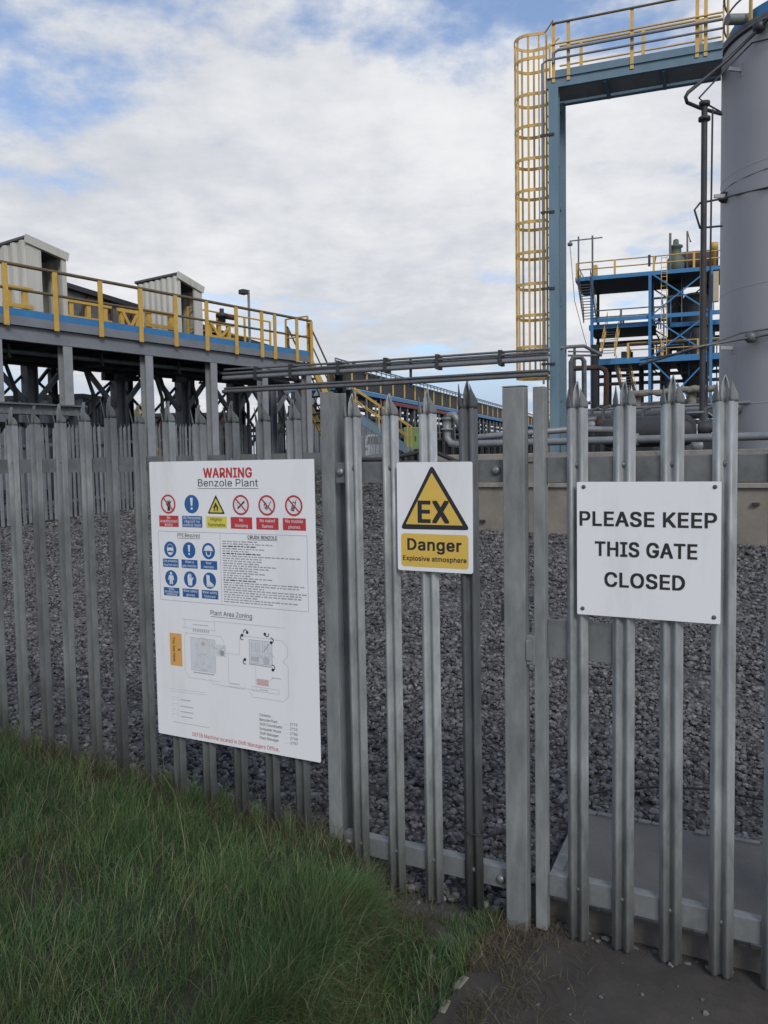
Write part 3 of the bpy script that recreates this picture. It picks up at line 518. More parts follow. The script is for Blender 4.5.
# ================================================================ SIGNS
# letter shapes as plain numbers: letter code, advance, point count, the points (cap height 300), then triangles
LETTERS = (
    (32,110,0),
    (45,267,4,199,144,199,111,67,111,67,144,2,0,3,2,1,0),
    (46,110,8,56,-3,37,5,29,24,37,43,56,51,75,43,83,24,75,5,3,5,4,2,5,3,2,6,5,1,6,2,1,7,6,0,7,1),
    (48,267,24,134,-4,77,14,41,67,28,150,41,233,77,286,134,304,190,286,227,233,239,150,227,67,191,14,134,29,171,43,195,85,203,150,195,215,171,257,134,271,96,257,73,215,64,150,73,85,96,43,5,7,6,4,19,5,19,18,5,18,7,5,18,17,7,17,8,7,4,20,19,16,8,17,3,20,4,16,9,8,3,21,20,15,9,16,2,21,3,2,22,21,14,9,15,14,10,9,2,23,22,13,10,14,1,23,2,13,11,10,1,12,23,12,11,13,1,11,12,0,11,1),
    (49,267,12,45,0,45,32,231,32,231,0,163,300,163,0,125,0,125,264,123,264,51,211,51,252,117,300,10,4,11,10,8,4,8,7,4,7,5,4,10,9,8,6,5,7,0,2,1,0,3,2),
    (50,267,26,38,0,38,28,138,135,166,167,183,193,189,219,181,247,161,265,132,271,102,264,82,244,75,213,39,213,51,261,84,293,133,304,180,293,213,263,225,220,219,187,198,153,157,106,90,36,90,33,230,33,230,0,14,16,15,14,17,16,13,8,14,8,17,14,13,9,8,7,17,8,6,17,7,13,10,9,6,18,17,12,10,13,5,18,6,12,11,10,5,19,18,4,19,5,3,19,4,3,20,19,2,20,3,2,21,20,1,21,2,1,22,21,1,23,22,1,24,23,1,25,24,0,25,1),
    (51,267,29,128,-4,78,6,41,34,26,78,64,78,75,51,97,35,129,29,162,36,186,55,194,85,186,116,162,138,119,146,92,146,92,176,170,264,170,267,41,267,41,300,220,300,220,272,125,164,125,170,182,163,219,131,232,85,218,39,182,7,18,20,19,18,21,20,18,17,21,17,16,21,16,22,21,15,23,16,23,22,16,14,23,15,14,24,23,14,13,24,13,25,24,12,25,13,11,25,12,11,26,25,10,26,11,9,26,10,9,27,26,2,4,3,2,5,4,8,27,9,2,6,5,8,28,27,7,28,8,2,7,6,1,7,2,1,28,7,1,0,28),
    (52,267,14,23,62,23,93,146,300,183,300,64,98,64,96,244,96,244,62,166,0,166,71,166,86,166,187,202,187,202,0,1,3,2,1,4,3,10,12,11,10,13,12,1,5,4,1,6,5,1,10,6,10,7,6,0,10,1,0,9,10,13,7,10,0,8,9,8,7,0,8,13,7),
    (53,267,31,130,-4,83,7,49,35,35,77,72,77,81,52,102,36,130,29,163,38,185,62,193,96,185,130,162,155,128,163,99,158,76,145,40,149,57,300,216,300,216,267,89,267,79,178,80,178,105,192,135,197,173,189,203,168,223,136,231,96,218,45,182,9,16,20,17,20,18,17,20,19,18,16,21,20,23,25,24,22,25,23,22,26,25,16,22,21,16,13,22,13,26,22,13,12,26,12,27,26,16,14,13,16,15,14,11,27,12,11,28,27,10,28,11,10,29,28,9,29,10,2,4,3,2,5,4,8,29,9,2,6,5,8,30,29,7,30,8,2,7,6,1,7,2,1,30,7,1,0,30),
    (54,267,30,133,-4,84,9,50,44,37,95,47,141,81,201,149,300,190,300,89,154,86,154,97,170,115,181,139,185,186,174,218,141,229,93,217,43,183,8,133,29,164,37,185,60,193,93,185,126,164,148,133,156,102,148,81,126,74,93,81,60,102,37,5,7,6,5,10,7,10,8,7,4,10,5,11,13,12,10,13,11,10,14,13,4,9,10,8,24,10,24,14,10,8,25,24,23,14,24,4,8,9,4,25,8,4,26,25,22,14,23,22,15,14,3,26,4,3,27,26,21,15,22,2,27,3,2,28,27,20,15,21,20,16,15,2,29,28,19,16,20,1,29,2,19,17,16,1,18,29,18,17,19,1,17,18,0,17,1),
    (55,267,8,57,0,191,264,191,267,37,267,37,300,230,300,230,265,97,0,3,5,4,3,2,5,2,6,5,1,6,2,1,7,6,0,7,1),
    (56,267,48,133,-4,80,7,44,36,31,80,38,115,60,142,90,156,90,157,55,182,41,224,53,265,86,294,133,304,181,294,213,265,225,224,212,182,177,157,177,156,207,142,228,115,236,80,223,36,187,7,133,29,168,36,190,54,199,82,190,111,167,131,133,139,100,131,77,111,68,82,76,54,99,36,133,171,162,177,181,195,188,221,181,248,162,265,133,271,105,265,85,248,78,221,85,195,105,177,11,13,12,10,13,11,10,42,13,42,14,13,10,43,42,41,14,42,9,43,10,41,15,14,9,44,43,40,15,41,9,45,44,39,15,40,8,45,9,39,16,15,8,46,45,38,16,39,8,47,46,37,16,38,37,17,16,7,47,8,7,36,47,36,17,37,7,17,36,6,17,7,6,18,17,5,18,6,5,19,18,4,31,5,31,30,5,30,19,5,30,29,19,29,20,19,4,32,31,28,20,29,3,32,4,28,21,20,3,33,32,27,21,28,3,34,33,26,21,27,2,34,3,26,22,21,2,35,34,25,22,26,1,35,2,25,23,22,1,24,35,24,23,25,1,23,24,0,23,1),
    (57,267,30,133,304,183,291,217,256,229,205,220,159,186,99,118,0,77,0,178,146,181,146,170,130,151,119,128,115,81,126,49,159,37,207,50,257,84,292,133,271,103,263,82,240,74,207,82,174,103,152,133,144,164,152,185,174,193,207,185,240,164,263,17,1,0,16,1,17,16,18,1,18,2,1,16,19,18,29,2,18,16,20,19,28,2,29,15,20,16,28,3,2,15,21,20,27,3,28,14,21,15,14,22,21,26,3,27,26,4,3,14,23,22,25,4,26,25,9,4,9,5,4,13,23,14,13,24,23,24,8,25,8,9,25,24,11,8,11,7,8,10,5,9,13,11,24,11,5,10,12,11,13,7,5,11,7,6,5),
    (58,110,16,56,160,37,168,29,186,37,206,56,213,75,206,83,186,75,168,56,-3,37,5,29,24,37,43,56,51,75,43,83,24,75,5,11,13,12,10,13,11,10,14,13,9,14,10,9,15,14,8,15,9,3,5,4,2,5,3,2,6,5,1,6,2,1,7,6,0,7,1),
    (65,282,20,10,0,119,300,163,300,273,0,233,0,169,178,163,197,156,219,147,247,137,282,145,282,134,247,126,219,118,196,112,178,50,0,65,84,65,117,218,117,218,84,0,9,1,9,2,1,9,10,2,10,3,2,0,17,9,17,11,9,11,8,9,11,8,10,8,18,10,18,3,10,7,18,8,17,12,11,6,18,7,17,13,12,5,18,6,17,14,13,17,16,14,16,15,14,4,19,5,19,18,5,0,16,17,16,18,17,16,19,18,19,3,18,0,15,16,4,3,19),
    (66,268,54,35,0,35,300,142,300,171,297,194,289,212,277,225,261,232,242,235,220,233,203,228,189,220,177,210,169,198,162,186,157,186,155,200,152,214,145,227,134,237,120,244,102,246,80,244,59,236,39,223,23,203,11,178,3,145,0,73,34,144,34,174,37,194,47,206,62,210,81,208,95,202,108,193,120,180,129,165,134,146,136,73,136,73,168,140,168,156,170,170,175,182,182,191,192,196,205,198,219,195,238,184,253,167,263,142,266,73,266,0,53,1,53,2,1,53,3,2,53,4,3,53,5,4,53,52,5,52,6,5,0,41,53,51,6,52,50,6,51,50,7,6,49,7,50,49,8,7,48,8,49,48,9,8,47,9,48,46,9,47,46,10,9,45,10,46,45,11,10,44,11,45,44,12,11,43,12,44,42,12,43,42,13,12,0,40,41,40,42,41,40,13,42,40,14,13,40,15,14,40,16,15,40,17,16,40,39,17,39,18,17,0,28,40,38,18,39,37,18,38,37,19,18,36,19,37,36,20,19,35,20,36,34,20,35,34,21,20,33,21,34,32,21,33,32,22,21,31,22,32,31,23,22,30,23,31,30,24,23,29,24,30,0,29,28,0,24,29,0,25,24,0,26,25,0,27,26),
    (67,300,58,158,-4,121,1,89,15,62,37,41,68,28,106,24,150,28,194,41,232,62,262,89,285,121,299,158,304,180,302,201,297,220,289,237,278,252,264,264,247,273,227,279,205,241,205,236,220,230,233,221,244,211,253,199,260,186,265,172,268,158,269,132,265,108,255,89,238,74,215,64,185,61,150,64,115,74,85,89,62,108,45,132,35,158,31,172,32,186,35,199,40,211,48,221,57,230,67,236,80,241,95,279,95,273,73,264,53,252,37,237,22,220,11,201,3,180,-2,11,13,12,11,14,13,10,14,11,10,15,14,10,16,15,9,16,10,9,29,16,29,17,16,9,30,29,28,17,29,27,17,28,9,31,30,26,17,27,26,18,17,8,31,9,25,18,26,8,32,31,24,18,25,24,19,18,23,19,24,8,33,32,22,19,23,7,33,8,22,20,19,21,20,22,7,34,33,6,34,7,6,35,34,5,35,6,5,36,35,5,37,36,4,37,5,48,50,49,48,51,50,4,38,37,47,51,48,47,52,51,3,38,4,46,52,47,3,39,38,45,52,46,45,53,52,44,53,45,3,40,39,43,53,44,2,40,3,43,54,53,42,54,43,2,41,40,41,54,42,2,54,41,2,55,54,1,55,2,1,56,55,1,57,56,0,57,1),
    (68,290,38,31,0,31,300,118,300,146,297,174,289,199,275,221,256,239,233,253,207,261,179,264,150,261,121,253,93,239,67,221,44,199,25,174,11,146,3,118,0,68,32,68,268,117,268,138,266,158,259,177,248,193,233,207,216,217,195,223,173,225,150,223,127,217,105,207,84,193,67,177,52,158,41,138,34,117,32,0,1,20,0,20,19,1,2,21,1,21,20,2,3,22,2,22,21,3,4,23,3,23,22,4,5,24,4,24,23,5,6,25,5,25,24,6,7,26,6,26,25,7,8,27,7,27,26,8,9,28,8,28,27,9,10,29,9,29,28,10,11,30,10,30,29,11,12,31,11,31,30,12,13,32,12,32,31,13,14,33,13,33,32,14,15,34,14,34,33,15,16,35,15,35,34,16,17,36,16,36,35,17,18,37,17,37,36,18,0,19,18,19,37),
    (69,246,12,35,0,35,300,220,300,220,266,73,266,73,169,210,169,210,135,73,135,73,34,221,34,221,0,0,4,1,4,2,1,4,3,2,0,5,4,0,8,5,8,6,5,8,7,6,0,9,8,0,10,9,0,11,10),
    (70,241,10,35,0,35,300,218,300,218,266,73,266,73,164,204,164,204,130,73,130,73,0,0,4,1,4,2,1,4,3,2,0,5,4,0,8,5,8,6,5,8,7,6,0,9,8),
    (71,306,58,158,-4,121,1,88,15,61,38,41,68,28,106,24,150,28,194,41,232,61,262,88,285,120,299,156,304,179,302,201,297,220,288,238,277,253,262,265,246,274,227,280,206,241,206,235,219,228,232,220,243,210,252,199,259,186,264,172,268,156,269,131,265,108,255,89,238,74,215,64,185,61,150,64,115,74,85,89,62,109,45,132,35,158,31,182,34,203,42,221,55,234,73,242,94,245,119,256,117,167,117,167,151,282,151,282,118,278,83,266,54,247,29,222,11,192,0,11,13,12,11,14,13,10,14,11,10,15,14,10,16,15,9,16,10,9,29,16,29,17,16,9,30,29,28,17,29,27,17,28,9,31,30,26,17,27,8,31,9,26,18,17,25,18,26,8,32,31,24,18,25,24,19,18,23,19,24,8,33,32,7,33,8,22,19,23,22,20,19,21,20,22,7,34,33,6,34,7,6,35,34,49,51,50,49,47,51,47,52,51,5,35,6,5,36,35,49,46,47,48,52,47,48,53,52,46,48,49,46,53,48,5,37,36,4,37,5,45,53,46,4,38,37,45,54,53,44,54,45,3,38,4,3,39,38,43,54,44,43,55,54,3,40,39,42,55,43,2,40,3,2,41,40,41,55,42,2,55,41,2,56,55,1,56,2,1,57,56,0,57,1),
    (72,304,12,35,0,35,300,73,300,73,170,231,170,231,300,269,300,269,0,231,0,231,137,73,137,73,0,0,2,1,0,3,2,4,6,5,4,7,6,0,10,3,10,4,3,10,9,4,9,7,4,0,11,10,8,7,9),
    (73,177,12,18,0,18,34,70,34,70,266,18,266,18,300,159,300,159,266,108,266,108,34,159,34,159,0,4,6,5,4,7,6,3,7,4,2,8,3,8,7,3,2,9,8,0,2,1,0,9,2,0,10,9,0,11,10),
    (75,276,13,31,0,66,0,66,300,31,300,66,92,66,140,216,300,262,300,110,137,136,165,226,0,270,0,110,137,0,1,2,0,2,3,4,8,5,5,8,9,5,9,7,5,7,6,8,10,11,8,11,9),
    (76,231,6,35,0,35,300,73,300,73,34,213,34,213,0,0,2,1,0,3,2,0,4,3,0,5,4),
    (77,370,40,35,0,35,300,89,300,163,110,169,94,176,72,184,49,190,29,181,29,187,49,195,71,202,93,208,110,281,300,335,300,335,0,297,0,297,172,297,193,298,217,298,244,299,270,302,270,293,241,284,214,276,190,269,172,202,0,169,0,100,172,94,189,85,213,76,240,66,270,70,270,71,245,71,219,72,194,72,172,72,0,0,33,1,33,2,1,33,34,2,34,3,2,12,21,13,21,14,13,21,22,14,22,15,14,0,35,33,35,32,33,35,32,34,32,3,34,12,23,21,23,20,21,23,20,22,20,15,22,0,36,35,19,15,20,12,24,23,31,3,32,0,37,36,18,15,19,12,25,24,30,3,31,0,38,37,17,15,18,12,26,25,29,3,30,0,39,38,28,3,29,12,27,26,16,15,17,28,4,3,11,27,12,28,5,4,10,27,11,28,6,5,9,27,10,28,8,6,8,7,6,8,27,9,28,27,8),
    (78,308,36,35,0,35,300,80,300,202,108,208,99,214,89,221,77,229,63,236,48,244,32,239,32,237,48,236,64,236,79,235,93,235,105,235,115,235,300,273,300,273,0,228,0,119,171,112,183,105,195,96,209,87,225,76,244,63,267,70,268,71,246,72,226,73,209,73,193,74,181,74,172,74,0,0,27,1,27,2,1,27,28,2,28,3,2,16,18,17,16,19,18,29,26,28,26,3,28,0,29,27,29,26,27,0,30,29,25,3,26,0,31,30,24,3,25,23,3,24,0,32,31,22,3,23,0,33,32,21,3,22,0,34,33,0,35,34,20,3,21,15,19,16,20,4,3,14,19,15,20,5,4,13,19,14,20,6,5,12,19,13,20,7,6,11,19,12,20,8,7,20,10,8,10,9,8,10,19,11,20,19,10),
    (79,314,48,157,-4,121,1,89,15,62,37,41,68,28,106,24,150,28,194,41,232,62,262,89,285,121,299,157,304,194,299,226,285,253,262,274,232,286,194,291,150,286,106,274,68,253,37,226,15,194,1,157,31,183,35,206,45,226,62,241,85,250,114,254,150,250,185,241,215,226,238,206,255,183,265,157,269,132,265,109,255,89,238,74,215,64,185,61,150,64,114,74,85,89,62,109,45,132,35,11,13,12,10,13,11,10,14,13,9,14,10,9,36,14,36,15,14,9,37,36,35,15,36,34,15,35,9,38,37,8,38,9,34,16,15,33,16,34,8,39,38,32,16,33,8,40,39,7,40,8,32,17,16,31,17,32,7,41,40,6,41,7,31,18,17,30,18,31,6,42,41,5,42,6,5,43,42,29,18,30,29,19,18,5,44,43,28,19,29,4,44,5,28,20,19,4,45,44,27,20,28,3,45,4,27,21,20,3,46,45,26,21,27,3,47,46,25,21,26,25,22,21,2,47,3,2,24,47,24,22,25,2,22,24,1,22,2,1,23,22,1,0,23),
    (80,262,38,31,115,31,300,150,300,170,298,190,291,207,280,222,265,233,248,240,228,242,208,240,187,233,167,222,150,207,135,190,124,170,117,150,115,67,147,67,268,149,268,162,266,174,262,185,255,194,245,200,234,205,221,206,208,205,194,200,181,194,170,185,160,174,153,162,149,149,147,31,0,67,0,67,115,31,115,0,1,18,0,18,17,1,2,19,1,19,18,2,3,20,2,20,19,3,4,21,3,21,20,4,5,22,4,22,21,5,6,23,5,23,22,6,7,24,6,24,23,7,8,25,7,25,24,8,9,26,8,26,25,9,10,27,9,27,26,10,11,28,10,28,27,11,12,29,11,29,28,12,13,30,12,30,29,13,14,31,13,31,30,14,15,32,14,32,31,15,16,33,15,33,32,16,0,17,16,17,33,34,35,36,34,36,37),
    (82,264,36,35,0,35,300,139,300,171,297,196,288,216,274,230,255,239,233,241,208,239,182,230,160,216,142,196,128,171,119,139,117,57,117,57,150,138,150,159,152,176,157,188,166,197,177,202,191,204,208,202,224,197,239,188,250,175,259,159,265,137,267,73,267,73,0,208,0,136,135,179,135,252,0,0,16,1,16,30,1,30,2,1,30,3,2,30,4,3,30,5,4,30,29,5,29,28,5,28,6,5,16,31,30,27,6,28,26,6,27,26,7,6,25,7,26,24,7,25,24,8,7,23,8,24,22,8,23,22,9,8,21,9,22,21,10,9,20,10,21,19,10,20,19,11,10,18,11,19,17,11,18,0,15,16,31,17,16,31,33,17,33,11,17,33,34,11,34,12,11,31,14,33,14,32,33,35,12,34,13,35,12,14,35,13,0,14,15,0,31,14,32,35,14),
    (83,263,74,132,-5,101,-3,75,5,54,18,38,35,27,56,23,81,62,81,65,65,73,52,84,42,98,35,114,30,132,29,151,31,169,36,183,43,194,54,201,67,204,82,202,95,196,106,186,114,174,121,160,126,144,131,108,141,75,154,51,171,36,192,31,220,34,243,44,264,60,281,81,294,106,301,134,304,162,301,186,293,207,281,222,265,232,245,236,223,199,223,193,243,178,258,158,267,133,270,115,269,99,264,86,257,76,247,70,235,68,221,70,208,77,197,88,188,100,182,113,177,125,173,156,165,169,161,184,155,198,149,212,140,223,129,233,116,239,101,241,82,238,58,228,37,212,20,191,6,164,-2,35,37,36,34,37,35,34,38,37,33,38,34,33,39,38,33,40,39,32,47,33,47,40,33,32,48,47,46,40,47,32,49,48,45,40,46,45,41,40,31,49,32,31,50,49,44,41,45,31,51,50,31,52,51,44,42,41,30,52,31,43,42,44,30,53,52,30,54,53,29,54,30,29,55,54,29,56,55,28,56,29,28,57,56,28,58,57,28,59,58,28,60,59,27,60,28,27,61,60,27,62,61,27,63,62,26,63,27,26,64,63,25,64,26,25,65,64,24,65,25,24,66,65,23,66,24,22,66,23,22,67,66,21,67,22,20,67,21,20,68,67,19,68,20,18,68,19,18,69,68,5,7,6,5,8,7,17,69,18,5,9,8,17,70,69,4,9,5,16,70,17,4,10,9,15,70,16,4,11,10,15,71,70,14,71,15,3,11,4,3,12,11,13,71,14,3,13,12,3,71,13,3,72,71,2,72,3,2,73,72,1,73,2,1,0,73),
    (84,264,8,19,266,19,300,246,300,246,266,151,266,151,0,114,0,114,266,0,2,1,0,3,2,7,3,0,6,4,7,4,3,7,6,5,4),
    (85,305,30,153,-5,119,-1,91,9,67,26,50,47,39,73,35,102,35,300,73,300,73,105,76,85,83,67,95,52,110,40,130,33,153,30,176,33,195,40,211,52,222,67,229,85,232,105,232,300,270,300,270,102,266,73,255,47,238,26,214,9,186,-1,6,8,7,6,9,8,21,23,22,21,24,23,6,10,9,20,24,21,5,10,6,20,25,24,5,11,10,19,25,20,19,26,25,4,11,5,4,12,11,18,26,19,4,13,12,17,26,18,3,13,4,17,27,26,3,14,13,16,27,17,3,15,14,15,27,16,3,27,15,2,27,3,2,28,27,1,28,2,1,29,28,0,29,1),
    (87,404,48,91,0,10,300,49,300,96,116,100,101,103,86,107,71,110,55,113,39,116,23,112,23,115,39,118,55,121,71,125,86,128,101,132,116,181,300,224,300,272,116,276,101,280,86,283,71,287,55,290,39,293,23,288,23,291,39,294,55,297,71,301,86,305,101,308,116,356,300,395,300,313,0,269,0,217,190,212,210,207,231,203,254,198,280,206,280,202,255,198,233,193,212,187,190,136,0,0,2,1,0,3,2,16,41,17,41,18,17,41,42,18,42,19,18,32,34,33,32,35,34,16,43,41,43,40,41,43,40,42,40,19,42,16,44,43,39,19,40,16,45,44,38,19,39,16,46,45,37,19,38,16,47,46,36,19,37,0,4,3,15,47,16,36,20,19,31,35,32,0,5,4,14,47,15,36,21,20,30,35,31,0,6,5,13,47,14,36,22,21,29,35,30,0,7,6,12,47,13,36,23,22,28,35,29,0,8,7,11,47,12,36,24,23,27,35,28,0,10,8,10,9,8,10,47,11,36,26,24,26,25,24,26,35,27,0,47,10,36,35,26),
    (88,279,40,11,0,128,168,128,139,17,300,61,300,105,236,113,224,120,213,126,203,132,194,137,184,144,172,137,172,143,184,149,194,154,203,160,213,167,224,176,236,220,300,263,300,153,141,153,169,269,0,225,0,172,76,165,88,158,97,153,106,147,115,142,125,136,136,144,136,138,125,133,116,127,107,122,98,115,88,107,76,54,0,2,4,3,2,5,4,18,20,19,18,21,20,2,6,5,17,21,18,2,7,6,16,21,17,2,8,7,15,21,16,2,1,8,1,9,8,14,22,15,22,21,15,1,10,9,13,22,14,1,12,10,12,11,10,12,22,13,1,22,12,1,23,22,0,31,1,31,32,1,32,23,1,0,33,31,33,30,31,33,30,32,30,23,32,0,34,33,29,23,30,0,35,34,28,23,29,0,36,35,27,23,28,0,37,36,26,23,27,0,38,37,25,23,26,0,39,38,24,23,25),
    (89,278,18,120,0,120,123,10,300,54,300,113,203,123,187,131,172,139,156,147,136,132,136,140,156,148,173,156,188,165,203,225,300,268,300,158,123,158,0,1,3,2,1,4,3,13,15,14,13,16,15,1,5,4,12,16,13,11,16,12,1,6,5,10,16,11,1,7,6,9,8,10,8,16,10,1,8,7,1,16,8,0,16,1,0,17,16),
    (90,246,12,20,0,224,0,224,32,20,32,20,268,224,268,224,300,20,300,176,268,222,268,68,32,20,32,0,1,2,0,2,3,4,5,6,4,6,7,8,9,10,8,10,11),
    (97,229,85,94,-5,74,-3,56,3,40,13,28,26,20,43,18,64,20,81,25,95,34,106,46,114,59,120,74,124,89,127,105,130,123,132,138,134,149,136,156,139,161,143,162,150,162,151,161,164,157,175,151,184,141,190,130,194,115,195,101,194,88,190,78,184,69,177,63,170,59,161,24,172,34,190,46,204,61,214,78,221,96,225,114,227,127,226,141,224,155,219,169,213,180,203,190,189,196,171,199,148,199,0,163,0,163,31,161,31,156,23,149,14,139,7,127,1,112,-4,100,27,119,29,134,35,147,44,155,55,161,68,162,81,162,112,159,109,153,107,145,105,136,104,127,102,118,101,110,100,103,99,91,97,79,94,69,89,61,82,56,73,54,62,56,51,60,43,67,36,77,31,88,28,39,41,40,39,42,41,38,42,39,38,43,42,37,43,38,37,44,43,36,44,37,36,45,44,35,45,36,35,27,45,27,46,45,35,28,27,26,46,27,35,29,28,25,46,26,35,30,29,34,30,35,24,46,25,24,47,46,34,31,30,23,47,24,34,32,31,22,47,23,33,32,34,22,48,47,21,48,22,20,48,21,19,48,20,19,49,48,18,49,19,17,65,18,65,49,18,16,65,17,15,65,16,14,65,15,13,65,14,12,65,13,11,65,12,10,65,11,9,65,10,9,66,65,64,49,65,9,67,66,9,68,67,8,68,9,8,69,68,8,70,69,8,71,70,8,72,71,8,73,72,8,74,73,8,75,74,7,75,8,7,76,75,7,77,76,7,78,77,63,49,64,6,78,7,6,79,78,62,49,63,5,79,6,5,80,79,61,51,62,51,49,62,5,81,80,60,51,61,4,81,5,4,82,81,4,83,82,59,52,60,52,51,60,4,84,83,59,53,52,50,49,51,58,53,59,4,58,84,4,53,58,3,53,4,3,54,53,3,55,54,2,55,3,2,56,55,1,56,2,1,57,56,0,57,1),
    (98,250,31,135,-5,102,2,81,18,70,35,66,35,66,0,31,0,31,300,67,300,67,188,70,188,81,204,101,220,135,227,185,213,218,173,230,111,218,50,185,9,130,28,165,39,186,69,193,112,186,154,165,184,130,194,95,184,74,155,66,112,74,68,95,38,6,8,7,6,9,8,12,14,13,11,14,12,11,25,14,25,15,14,10,25,11,10,26,25,24,15,25,6,10,9,6,27,10,27,26,10,23,15,24,23,16,15,6,28,27,22,16,23,6,29,28,21,16,22,21,17,16,20,17,21,6,4,29,4,30,29,20,18,17,19,18,20,4,3,30,3,19,30,6,5,4,2,19,3,2,18,19,1,18,2,1,0,18),
    (99,233,30,122,-5,69,10,33,50,20,111,33,172,69,212,122,227,153,222,180,210,200,190,213,163,179,154,171,171,159,183,143,192,122,194,86,183,64,152,57,111,64,69,86,39,122,27,143,30,160,39,172,52,179,69,214,60,201,33,181,13,154,0,5,7,6,5,8,7,4,8,5,4,15,8,15,9,8,4,16,15,14,9,15,13,9,14,13,10,9,12,10,13,4,17,16,3,17,4,11,10,12,3,18,17,2,18,3,2,19,18,2,20,19,24,26,25,24,27,26,23,27,24,1,20,2,22,27,23,1,21,20,22,28,27,21,28,22,1,28,21,1,29,28,0,29,1),
    (100,250,31,115,-5,66,9,32,50,20,111,32,173,66,213,115,227,149,220,169,204,181,188,183,188,183,300,219,300,219,0,184,0,184,35,181,35,169,18,149,2,121,28,155,38,177,68,184,112,177,155,155,184,121,194,85,184,64,154,57,112,64,69,86,39,10,12,11,10,13,12,5,7,6,5,8,7,4,25,5,25,8,5,25,9,8,4,26,25,24,9,25,24,10,9,24,23,10,23,13,10,4,27,26,3,27,4,22,13,23,3,28,27,3,29,28,21,13,22,2,29,3,2,30,29,20,15,21,15,13,21,1,30,2,1,19,30,19,16,20,16,15,20,19,17,16,14,13,15,1,17,19,1,18,17,0,18,1),
    (101,238,57,125,-5,95,-1,69,10,48,27,33,50,23,78,20,110,23,143,33,171,48,194,68,212,93,223,121,227,139,225,157,221,173,213,188,201,201,186,211,166,217,143,219,114,219,100,44,100,44,130,199,130,183,119,181,140,176,158,167,174,155,185,140,192,121,195,102,192,86,185,74,173,64,159,58,142,57,124,57,105,59,82,65,63,75,47,89,36,106,29,125,27,138,28,150,31,160,36,168,43,175,52,180,62,215,54,208,37,198,23,184,11,167,3,147,-3,11,13,12,11,14,13,10,14,11,10,15,14,10,16,15,9,16,10,9,31,16,31,17,16,9,32,31,30,17,31,8,32,9,29,17,30,8,33,32,29,18,17,28,18,29,8,34,33,27,18,28,8,35,34,7,35,8,27,19,18,7,36,35,26,19,27,26,24,19,24,20,19,6,23,7,23,36,7,23,37,36,25,24,26,6,22,23,37,24,23,37,20,24,38,20,37,38,21,20,5,22,6,39,21,38,5,21,22,5,39,21,5,40,39,4,40,5,4,41,40,49,51,50,49,52,51,48,52,49,3,41,4,3,42,41,47,52,48,47,53,52,3,43,42,46,53,47,45,53,46,3,44,43,44,53,45,3,53,44,2,53,3,2,54,53,2,55,54,1,55,2,1,56,55,0,56,1),
    (102,149,17,134,224,134,193,4,193,4,224,48,0,48,254,56,287,80,306,111,312,131,311,143,307,134,276,127,278,115,279,91,271,84,247,84,0,7,9,8,7,10,9,7,11,10,6,12,7,12,11,7,5,14,6,14,13,6,13,12,6,5,15,14,4,15,5,4,16,15,2,0,3,2,1,0),
    (103,250,77,122,-89,99,-87,79,-82,62,-75,49,-65,38,-53,30,-41,60,-24,65,-31,72,-39,80,-46,91,-52,105,-56,122,-57,147,-54,166,-44,179,-28,184,-3,184,40,181,40,176,33,169,24,160,16,149,9,134,4,115,3,89,6,66,16,47,32,33,53,23,80,20,113,23,145,32,173,47,196,66,213,89,223,116,227,135,225,149,220,161,212,170,204,177,195,181,188,185,188,185,224,220,224,220,-5,216,-32,207,-53,191,-69,171,-80,148,-87,121,35,140,37,155,44,168,56,177,71,182,91,184,114,182,136,177,156,168,172,156,184,140,192,121,194,102,192,86,184,73,171,64,155,59,135,57,114,59,91,64,72,73,57,86,45,102,37,36,38,37,36,39,38,44,46,45,44,47,46,35,39,36,35,40,39,34,40,35,34,41,40,34,42,41,33,66,34,66,65,34,65,42,34,65,43,42,64,43,65,63,43,64,33,67,66,63,44,43,63,62,44,62,61,44,61,60,44,60,47,44,33,68,67,32,68,33,32,69,68,32,70,69,31,70,32,59,47,60,31,71,70,31,72,71,58,47,59,30,72,31,30,73,72,57,47,58,29,73,30,29,74,73,56,18,57,18,47,57,29,75,74,55,18,56,28,75,29,28,76,75,54,19,55,19,18,55,54,20,19,17,47,18,28,53,76,53,20,54,28,20,53,28,21,20,27,21,28,27,22,21,27,23,22,26,23,27,26,24,23,25,24,26,16,47,17,16,48,47,6,8,7,15,48,16,6,9,8,15,49,48,6,10,9,5,10,6,14,49,15,5,11,10,5,12,11,14,50,49,4,12,5,13,50,14,4,13,12,4,50,13,3,50,4,3,51,50,2,51,3,2,52,51,1,52,2,1,0,52),
    (104,241,29,67,134,67,0,31,0,31,300,67,300,67,170,60,170,73,196,90,214,110,223,134,227,155,224,174,217,189,206,201,189,208,168,211,142,211,0,175,0,175,139,171,162,161,179,145,190,124,194,109,192,95,187,83,179,74,167,69,152,2,4,3,2,6,4,6,5,4,9,11,10,9,12,11,8,12,9,8,13,12,7,13,8,7,23,13,23,14,13,6,25,7,25,24,7,24,23,7,22,14,23,21,14,22,21,15,14,6,26,25,20,15,21,6,27,26,2,28,6,28,27,6,20,16,15,19,16,20,2,0,28,19,17,16,18,17,19,2,1,0),
    (105,98,20,49,261,40,263,32,268,26,276,24,285,26,294,32,302,40,307,49,309,59,307,67,302,73,294,74,285,73,276,67,268,59,263,31,0,31,224,67,224,67,0,16,18,17,16,19,18,7,9,8,6,9,7,6,10,9,5,10,6,5,11,10,4,11,5,4,12,11,3,12,4,3,13,12,2,13,3,2,14,13,1,14,2,1,15,14,0,15,1),
